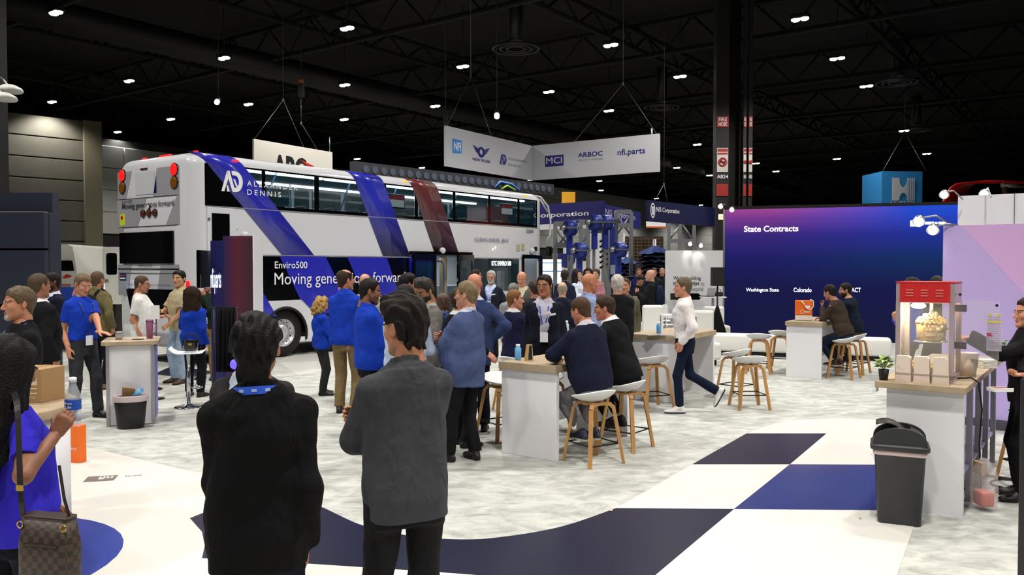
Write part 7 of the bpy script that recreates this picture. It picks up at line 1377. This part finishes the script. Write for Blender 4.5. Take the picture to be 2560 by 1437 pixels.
person('bearded man in grey blazer and glasses looking down', dict(px=1066, top=703, Y=9.6, face=135, hp=20, lod=1, tops=[('shirt', '#a8a8a8'), ('blazer', '#6d6a66')], pants='#3a3a3c', hair='side', hcol='#3a3632', hth=.011, skin='#a87452', beard='full', bcol='#2c2420', glasses='#1c1816', arms=('hold', 'hold')))
person('bald dark skinned man in blue suit behind the blue blazer man', dict(px=1108, top=735, Y=11.0, face=-75, lod=1, tops=[('shirt', '#3a52a0'), ('blazer', '#1a2440')], hair='bald', skin='#4a2e22', brow='#15100d', glasses='#2a2622'))
person('older man in slate blue blazer and glasses with arms folded', dict(px=1166, top=708, Y=8.3, face=55, hy=18, lod=1, tops=[('shirt', '#c4cce0'), ('blazer', '#49567f')], pants='#15151a', hair='short', hcol='#7d6c52', hth=.012, skin='#c98e74', glasses='#3a3430', arms=('crossA', 'crossB'), fat=.16, button=.2, feet=((.11, -.02, 0, 20), (.11, .14, 0, 5))))
person('bald man in blue suit behind the slate blazer man', dict(px=1186, top=687, Y=9.8, face=10, lod=1, tops=[('shirt', '#c4cce0'), ('blazer', '#344068')], pants='#191b26', hair='bald', brow='#7a5a46', skin='#c98468', arms=('hip', 'down'), fat=.1))
th_ = G(1247, 905, .97)
person('man in black suit leaning a hand on the near bar table', dict(px=1150, top=724, Y=9.0, face=-50, lod=1, tops=[('shirt', '#d8d8dc'), ('blazer', '#15161b')], pants='#15161b', hair='short', hcol='#3a2c22', skin='#bd7f66', arms=((('w', th_.x - .13, th_.y + .10, 1.06), (-.3, -.6, -.4), (.75, -.5, -.55), (0, .3, -1), .35), 'down')))
person('man in dark suit and glasses by the wide bus window', dict(px=1190, top=675, Y=18.0, face=-70, lod=2, tops=[('shirt', '#d8dce8'), ('blazer', '#1b1d24')], hair='crew', hcol='#2a2018', skin='#bd8468', glasses='#1c1816'))
person('grey bearded man in dark suit by the wide bus window', dict(px=1228, top=679, Y=17.2, face=160, hy=12, lod=2, tops=[('shirt', '#b8c2e0'), ('blazer', '#202430')], hair='short', hcol='#a8a6a2', bcol='#b0aeaa', beard='full', skin='#b98268', glasses='#1c1816', lanyard='#4a62c8', nametag=True, arms=('pocket', 'pocket')))
person('bald man in grey suit with open cream collar by the front door', dict(px=1305, top=681, Y=15.6, face=165, hp=15, lod=2, tops=[('shirt', '#d8cfae'), ('blazer', '#54514e')], hair='ring', hcol='#7a6a58', skin='#c88a6c', lanyard='#2a3a78', badge=False))
person('grey haired man in grey jacket seen from behind', dict(px=1284, top=711, Y=13.2, face=-10, lod=2, tops=[('jacket', '#8c8c90')], hair='short', hcol='#77756f', skin='#a8705a'))
person('young man in navy suit seated facing right', dict(at=(.04, 11.3), crown_z=1.625, sit=True, face=-42, hy=-40, px=1292, lod=1, tops=[('shirt', '#d8d8dc'), ('blazer', '#1b1c3c')], pants='#1b1c3c', hair='crew', hcol='#7a5434', skin='#c98a70', hth=.01, arms=('desk', 'desk'), feet=SITF))
person('dark haired man in navy blazer with name tag behind the near bar table', dict(px=1361, top=691, Y=10.35, face=176, hy=-18, lod=1, tops=[('shirt', '#b7b6c8'), ('blazer', '#141826')], pants='#101116', hair='short', hcol='#17120f', hth=.012, skin='#a8704e', lanyard='#3c50b0', lan_z=.18, lan_w=.05, nametag=True, open=.045, glasses='#1c1816', arms=('down', 'down'), belt=True))
person('man in dark coat half hidden behind the name tag man', dict(px=1336, top=704, Y=12.9, face=20, lod=2, tops=[('coat', '#26272a')], hair='short', hcol='#3a302a', skin='#a8705a'))
person('man in navy jacket with blue lanyard collar seen from behind', dict(px=1412, top=676, Y=18.5, face=-10, lod=2, tops=[('jacket', '#1a2036')], hair='crew', hcol='#2a2018', skin='#8a5c44', fat=.1))
person('bald pale man in navy suit seen from behind', dict(px=1406, top=707, Y=14.2, face=-8, lod=2, tops=[('blazer', '#1e2434')], hair='ring', hcol='#a89a86', skin='#d0a084'))
person('woman in white top with dark tied hair by the wash stand', dict(px=1444, top=677, Y=21.5, face=-120, lod=2, fem=True, tops=[('shirt', '#d0d8e8')], hair='shoulder', hcol='#1c1512', skin='#c99a80', arms=('hold', 'hold')))
person('woman in brown top with long dark hair by the wash stand', dict(px=1470, top=674, Y=23.5, face=170, lod=2, fem=True, tops=[('shirt', '#6a4a24')], hair='shoulder', hcol='#20140f', skin='#b07a5c'))
person('person in mauve top with short brown hair by the wash stand', dict(px=1491, top=674, Y=22.0, face=150, lod=2, fem=True, tops=[('sweater', '#9a6a74')], hair='short', hcol='#4a3a2c', skin='#c99a80', fat=.1, arms=('hold', 'hold')))
person('bald man in light blue shirt facing right among the suits', dict(px=1474, top=686, Y=11.3, face=-62, hy=-6, lod=1, tops=[('shirt', '#8f9fc8')], pants='#1c1e26', hair='bald', brow='#6a4a38', skin='#b87654', lanyard='#4a62b8', badge=False, arms=('down', 'front'), fat=.08))
person('white haired man in black jacket seen from behind', dict(px=1544, top=690, Y=11.9, face=-4, lod=1, tops=[('coat', '#151517')], pants='#121214', shoes='#141416', sole='#c8b8b0', hair='short', hcol='#b9b4aa', hth=.012, skin='#c08874', fat=.12, arms=('front', 'front')))
person('man in camouflage green facing the white haired man', dict(px=1562, top=697, Y=13.4, face=165, lod=2, tops=[('jacket', '#5a5a48')], pants='#4c4c3e', hair='crew', hcol='#4a3628', skin='#c08468'))
bk36 = dict(px=1626, top=676, Y=19.5, face=75, lod=2, tops=[('coat', '#17181b')], pants='#1e1f22', hair='bald', brow='#6a5446', skin='#c4917a', arms=('hold', 'phone'), fat=.08)
person('bald man in black coat wearing a navy backpack by the brush tower', bk36)
person('man in black looking down at his phone by the brush tower', dict(px=1600, top=690, Y=21.2, face=-165, hp=30, lod=2, tops=[('jacket', '#141518')], pants='#141518', hair='short', hcol='#14100e', skin='#a87456', arms=('phone', 'phone')))
for px, top, Y, hc, tp, l in ((1597, 672, 27, '#5a4636', '#1c2a5a', 'man in blue jacket far behind the phone user'), (1635, 671, 25, '#4a3a2c', '#16171a', 'man in black far behind the brush tower'), (1655, 671, 27, '#a08060', '#15161c', 'fair haired man in black suit beside the slogan wall')):
    person(l, dict(px=px, top=top, Y=Y, face=170, lod=2, tops=[('jacket', tp)], hair='crew', hcol=hc, skin='#b98468'))
ws = dict(px=1712, top=697, Y=11.08, face=82, lod=1, tops=[('shirt', '#e6e0e2')], pants='#141b30', shoes='#e2e0de', sole='#1c2238', hair='crew', hcol='#5f5340', hth=.011, skin='#c98a70', slim=.85, arms=('pocket', 'pocket'), feet=((.08, -.44, .20, 0, 62), (.08, .06, 0, 5, 0)), lean=2)
person('man in white shirt and white sneakers stepping past the far bar table', ws)
# ---- seated at the tables
person('man in navy blazer seated at the near bar table seen from behind', dict(at=(.82, 8.28), crown_z=1.625, px=1455, sit=True, face=33, lean=16, hy=14, hp=12, lod=1, tops=[('shirt', '#c8c8d0'), ('blazer', '#161b30')], pants='#7d7c80', shoes='#1a2038', sole='#c4c0a8', hair='crew', hcol='#4a3424', hth=.011, skin='#c08068', wide=1.1, fat=.10, arms=both((.82, 8.28), 33, .97), feet=((.075, .07, .207, 2), (.07, .09, .207, 2))))
person('man in black suit and glasses seated leaning to his neighbour', dict(at=(1.24, 8.94), crown_z=1.615, px=1540, sit=True, face=52, lean=22, hy=28, lod=1, tops=[('shirt', '#e0e0e4'), ('blazer', '#141417')], pants='#131316', hair='short', hcol='#3a2a20', hth=.013, skin='#c07c62', glasses='#8a7a40', wide=1.04, arms=both((1.24, 8.94), 52, .97), feet=SITF))
person('man in brown sweater seated beside the orange bag table', dict(at=(5.84, 14.5), crown_z=1.61, px=2085, sit=True, face=48, lean=20, hy=-10, hp=8, lod=1, tops=[('sweater', '#3a3028')], pants='#1c2636', shoes='#3a2418', sole='#c8b8b0', hair='short', hcol='#1c1512', skin='#a8745a', arms=(rest((5.84, 14.5), 48, 1, .99), 'chin'), feet=SITF))
person('bearded man in dark navy sweater seated behind the brown sweater', dict(at=(6.30, 15.15), crown_z=1.635, px=2112, sit=True, face=50, lean=14, hy=25, lod=1, tops=[('sweater', '#141d2c')], pants='#4a4030', hair='short', hcol='#1c1512', hth=.01, skin='#b07c60', beard='full', bcol='#241a14', arms=both((6.30, 15.15), 50, .99), feet=SITF))
bt_ = D(2238, 800, 11.5)
person('person in bright blue jacket raising a thumb behind the popcorn machine', dict(px=2279, top=697, Y=11.8, face=62, lod=1, tops=[('jacket', BLUE)], pants='#15171c', hair='short', hcol='#1c1512', skin='#b07c60', arms=('down', (('w', bt_.x, bt_.y, bt_.z), (-.5, -.2, -1), (-.15, 0, 1), (.6, .3, 0), .8))))
person('dark haired visitor in black behind the popcorn machine', dict(px=2342, top=693, Y=13.2, face=20, lod=2, tops=[('jacket', '#17181c')], pants='#15171c', hair='short', hcol='#2c2622', skin='#b07c60'))
rh = D(2405, 848, 6.95); lh = D(2517, 965, 6.55)
wr_ = dict(at=(4.35, 6.95), px=2575, crown_z=1.68, face=74, hy=10, lod=0, fem=True, tops=[('sweater', '#17161a')], pants='#121215', shoes='#101012', hair='shoulder', hcol='#2a1a12', skin='#c98a6e', arms=((('w', rh.x + .09, rh.y, rh.z + .01), (.1, -.5, -1), (-1, 0, .1), (0, 0, -1), .5), (('w', lh.x + .13, lh.y, lh.z + .0), (.6, -.4, -.3), (-1, -.1, -.1), (0, 0, 1), .6)), seed=4)
wr_['arms'] = (wr_['arms'][1], wr_['arms'][0])
person('woman in black reaching an arm into the popcorn machine', wr_)
from mathutils.bvhtree import BVHTree
def drape(raw, root, names, off, n=6):
    """lay a strap path on a person's clothes: points in the person's frame pushed out of (and down to) the surface; returns points and strap side vectors"""
    vs, fs = [], []
    for c in root.children:
        if c.name.split('.')[0] in names: k = len(vs); vs += [v.co.copy() for v in c.data.vertices]; fs += [tuple(i + k for i in p.vertices) for p in c.data.polygons]
    tr = BVHTree.FromPolygons(vs, fs); raw = [Vector([float(x) for x in q]) for q in raw]; P_, N_ = [], []
    for i in range(len(raw) - 1):
        for j in range(n + (i == len(raw) - 2)):
            p = raw[i].lerp(raw[i + 1], j / n); q, nn, _, d = tr.find_nearest(p); inside = (p - q).dot(nn) < 0
            p = q + nn * off if inside or d < .05 else p; P_.append(p); N_.append(nn)
    for _ in range(2): P_ = [P_[0]] + [(P_[i - 1] + P_[i] * 2 + P_[i + 1]) / 4 for i in range(1, len(P_) - 1)] + [P_[-1]]
    out = []
    for p in P_: q, nn, _, d = tr.find_nearest(p); out.append(q + nn * off if (p - q).dot(nn) < off else p)
    S_ = [(out[min(i + 1, len(out) - 1)] - out[max(i - 1, 0)]).normalized().cross(N_[i]) for i in range(len(out))]; return out, S_
# ---- things carried
def in_local(sp, p): return sp['_root'].matrix_basis @ Vector([float(q) for q in p])
# collar lanyard of the man in black
T = fg['_T']; mb = MB(); pts = [T(s * .092 * math.cos(a), -.024 - .083 * math.sin(a), .572 + .012 * math.sin(a)) for s in (1,) for a in np.linspace(-.3, math.pi + .3, 15)]
side = [Vector((0, 0, 1))] * 15; mb.ribbon(pts, .03, .004, side); mb.build('lanyard', mat('lanyard_print', '#2f5fe0', .5), fg['_root'])
for i in (4, 6, 8, 10): mb = MB(); d_ = (pts[i] - np.array([0, -.02, 0])); n_ = Vector((float(pts[i][0]), float(pts[i][1]) + .02, 0)).normalized(); c_ = Vector([float(q) for q in pts[i]]) + n_ * .003; mb.box(c_, (.02, .004, .011), rz=math.atan2(n_.y, n_.x) - math.pi / 2); mb.build('lanyard_print_mark', mat('mark_pale', '#a8c0f4', .5), fg['_root'])
# bottle and ring hand of the woman at the counter, her checked handbag
wl = w1['_limb'][0][2]; hp_ = in_local(w1, wl)
b = thing('water_bottle', 'clear water bottle with blue label in the hand of the woman in violet', 'bottle', (hp_.x + .035, hp_.y + .075, hp_.z + .02)); mb = MB(); mb.lathe([(.03, 0), (.033, .01), (.033, .06), (.031, .065), (.033, .07), (.033, .13), (.026, .155), (.014, .185), (.013, .195)], n=22); mb.build('bottle_body', glass('bottle_clear', '#dfe6ee', .35, .08), b); mb = MB(); mb.lathe([(.016, .193), (.016, .215), (.008, .217)], n=16); mb.build('cap', M_letw, b); mb = MB(); mb.lathe([(.0336, .075), (.0336, .12)], n=22, caps=False); mb.build('label', mat('bottle_label', '#2450b8', .4), b); text('Pure', .03, .012, frame((-.015, -.036, .1), (1, 0, 0), (0, 0, 1)), M_letw, b, .01); text('Life', .026, .014, frame((-.013, -.036, .083), (1, 0, 0), (0, 0, 1)), M_letw, b, .01)
def check_mat():
    m = bpy.data.materials.new('checked_leather'); m.use_nodes = True; nt = m.node_tree; bs = nt.nodes['Principled BSDF']; bs.inputs['Roughness'].default_value = .5; tc = nt.nodes.new('ShaderNodeTexCoord'); ck = nt.nodes.new('ShaderNodeTexChecker'); ck.inputs['Scale'].default_value = 42; ck.inputs[1].default_value = (*lin('#4a3a30'), 1); ck.inputs[2].default_value = (*lin('#2e2420'), 1); mp = nt.nodes.new('ShaderNodeMapping'); mp.inputs['Location'].default_value = (.01, .013, .012); nt.links.new(tc.outputs['Object'], mp.inputs[0]); nt.links.new(mp.outputs[0], ck.inputs[0]); nt.links.new(ck.outputs[0], bs.inputs['Base Color']); return m
hb0 = D(125, 1372, 3.18); hb = thing('handbag', 'brown checked leather handbag hanging at the side of the woman in violet', 'bag', hb0, -.25); mb = MB(); rloft(mb, [(.095, .045, -.16, .03), (.118, .055, -.13, .04), (.12, .05, .02, .035), (.108, .03, .13, .02)], 5); mb.build('bag_body', check_mat(), hb)
mb = MB(); rloft(mb, [(.109, .032, .118, .02), (.11, .032, .135, .02)], 5); mb.build('rim', mat('leather_brown', '#33221a', .45), hb); mb = MB(); mb.box((0.01, -.052, .03), (.15, .012, .004)); mb.build('pocket_edge', mat('leather_brown', '#33221a', .45), hb)
S0 = D(44, 1010, 3.36) - hb0; Rb = Matrix.Rotation(.25, 3, 'Z'); S0 = Rb @ S0; S1 = Rb @ (D(30, 960, 3.55) - hb0); mb = MB(); wi = w1['_root'].matrix_basis; hi_ = hb.matrix_basis; up_ = [hi_ @ Vector(q) for q in ((-.1, -.02, .10), (-.105, -.03, .2), S0.lerp(Vector((-.105, -.03, .2)), .4), S0, S1)]
P_, N_ = drape([wi.inverted() @ q for q in up_], w1['_root'], ('shirt', 'body'), .008, 5); cv = hi_.inverted() @ wi; mb.ribbon([cv @ q for q in P_], .024, .004, (1, 0, 0)); mb.ribbon([(.1, .0, .11), (.07, .0, .2), (.02, .03, .32)], .012, .004, (0, 1, 0)); mb.build('strap', mat('strap_black', '#17120f', .5), hb)
mb = MB()
for x in (-.1, .1): mb.tube([(x + .013 * math.cos(a), -.04, .1 + .013 * math.sin(a)) for a in np.linspace(0, 6.283, 13)[:-1]], .003, 6, True)
mb.box((-.105, -.034, .24), (.03, .006, .022)); mb.build('buckle', mat('gold', '#c9a24a', .25, 1.), hb)
# backpacks
def backpack(sp, label, col, sc=1.):
    T = sp['_T']; r_ = sp['_root']; c = T(0, -.212, .3); t = thing('backpack', label, 'backpack', in_local(sp, c), r_.rotation_euler.z); mb = MB(); rloft(mb, [(.11 * sc, .06, -.24 * sc, .04), (.15 * sc, .085, -.2 * sc, .05), (.155 * sc, .08, .08, .05), (.12 * sc, .06, .19 * sc, .04), (.05 * sc, .03, .23 * sc, .02)], 5); mb.build('pack', cloth(col), t); mb = MB(); mb.box((0, -.09, -.08), (.2 * sc, .04, .18 * sc), bev=.015); mb.build('pocket', cloth(col), t); mb = MB()
    inv = t.matrix_basis.inverted() @ r_.matrix_basis; dz = float(T(0, 0, 1)[2] - T(0, 0, 0)[2])
    for s in (1, -1):
        raw = [T(s * .07, -.15, .50), T(s * .08, -.09, .56), T(s * .085, -.01, .60), T(s * .09, .07, .56), T(s * .10, .16, .45), T(s * .105, .19, .32), T(s * .13, .17, .2), T(s * .18, .05, .13), T(s * .13, -.15, .1)]
        P_, N_ = drape(raw, r_, ('jacket', 'body'), .008); mb.ribbon([inv @ q for q in P_], .04, .006, [inv.to_3x3() @ q for q in N_])
    mb.build('shoulder_strap', cloth(col), t)
backpack(bp, 'black backpack on the man in olive jacket', '#1b1a18')
backpack(bk36, 'navy backpack on the bald man in black coat', '#18203a')
T = gt_['_T']; mb = MB(); c_ = T(-.09, .168, .36); mb.cone(Vector(c_.tolist()) , Vector(T(-.092, .176, .36).tolist()), .022, .022, 16); mb.build('chest_logo', mat('logo_teal', '#1c8c90', .5), gt_['_root'])


sc_p = D(2500, 976, 6.52); sc_ = thing('serving_tray', 'small white and red tray in the hand of the woman in black', 'tray', sc_p, .1); mb = MB(); mb.box((0, 0, 0), (.16, .1, .012), bev=.004); mb.box((0, -.046, .014), (.16, .006, .02)); mb.box((0, .046, .014), (.16, .006, .02)); mb.box((-.077, 0, .014), (.006, .09, .02)); mb.build('tray_shell', M_shell, sc_); mb = MB(); mb.box((0, 0, .012), (.14, .08, .012)); mb.build('red_lining', mat('tray_red', '#9a2420', .5), sc_)
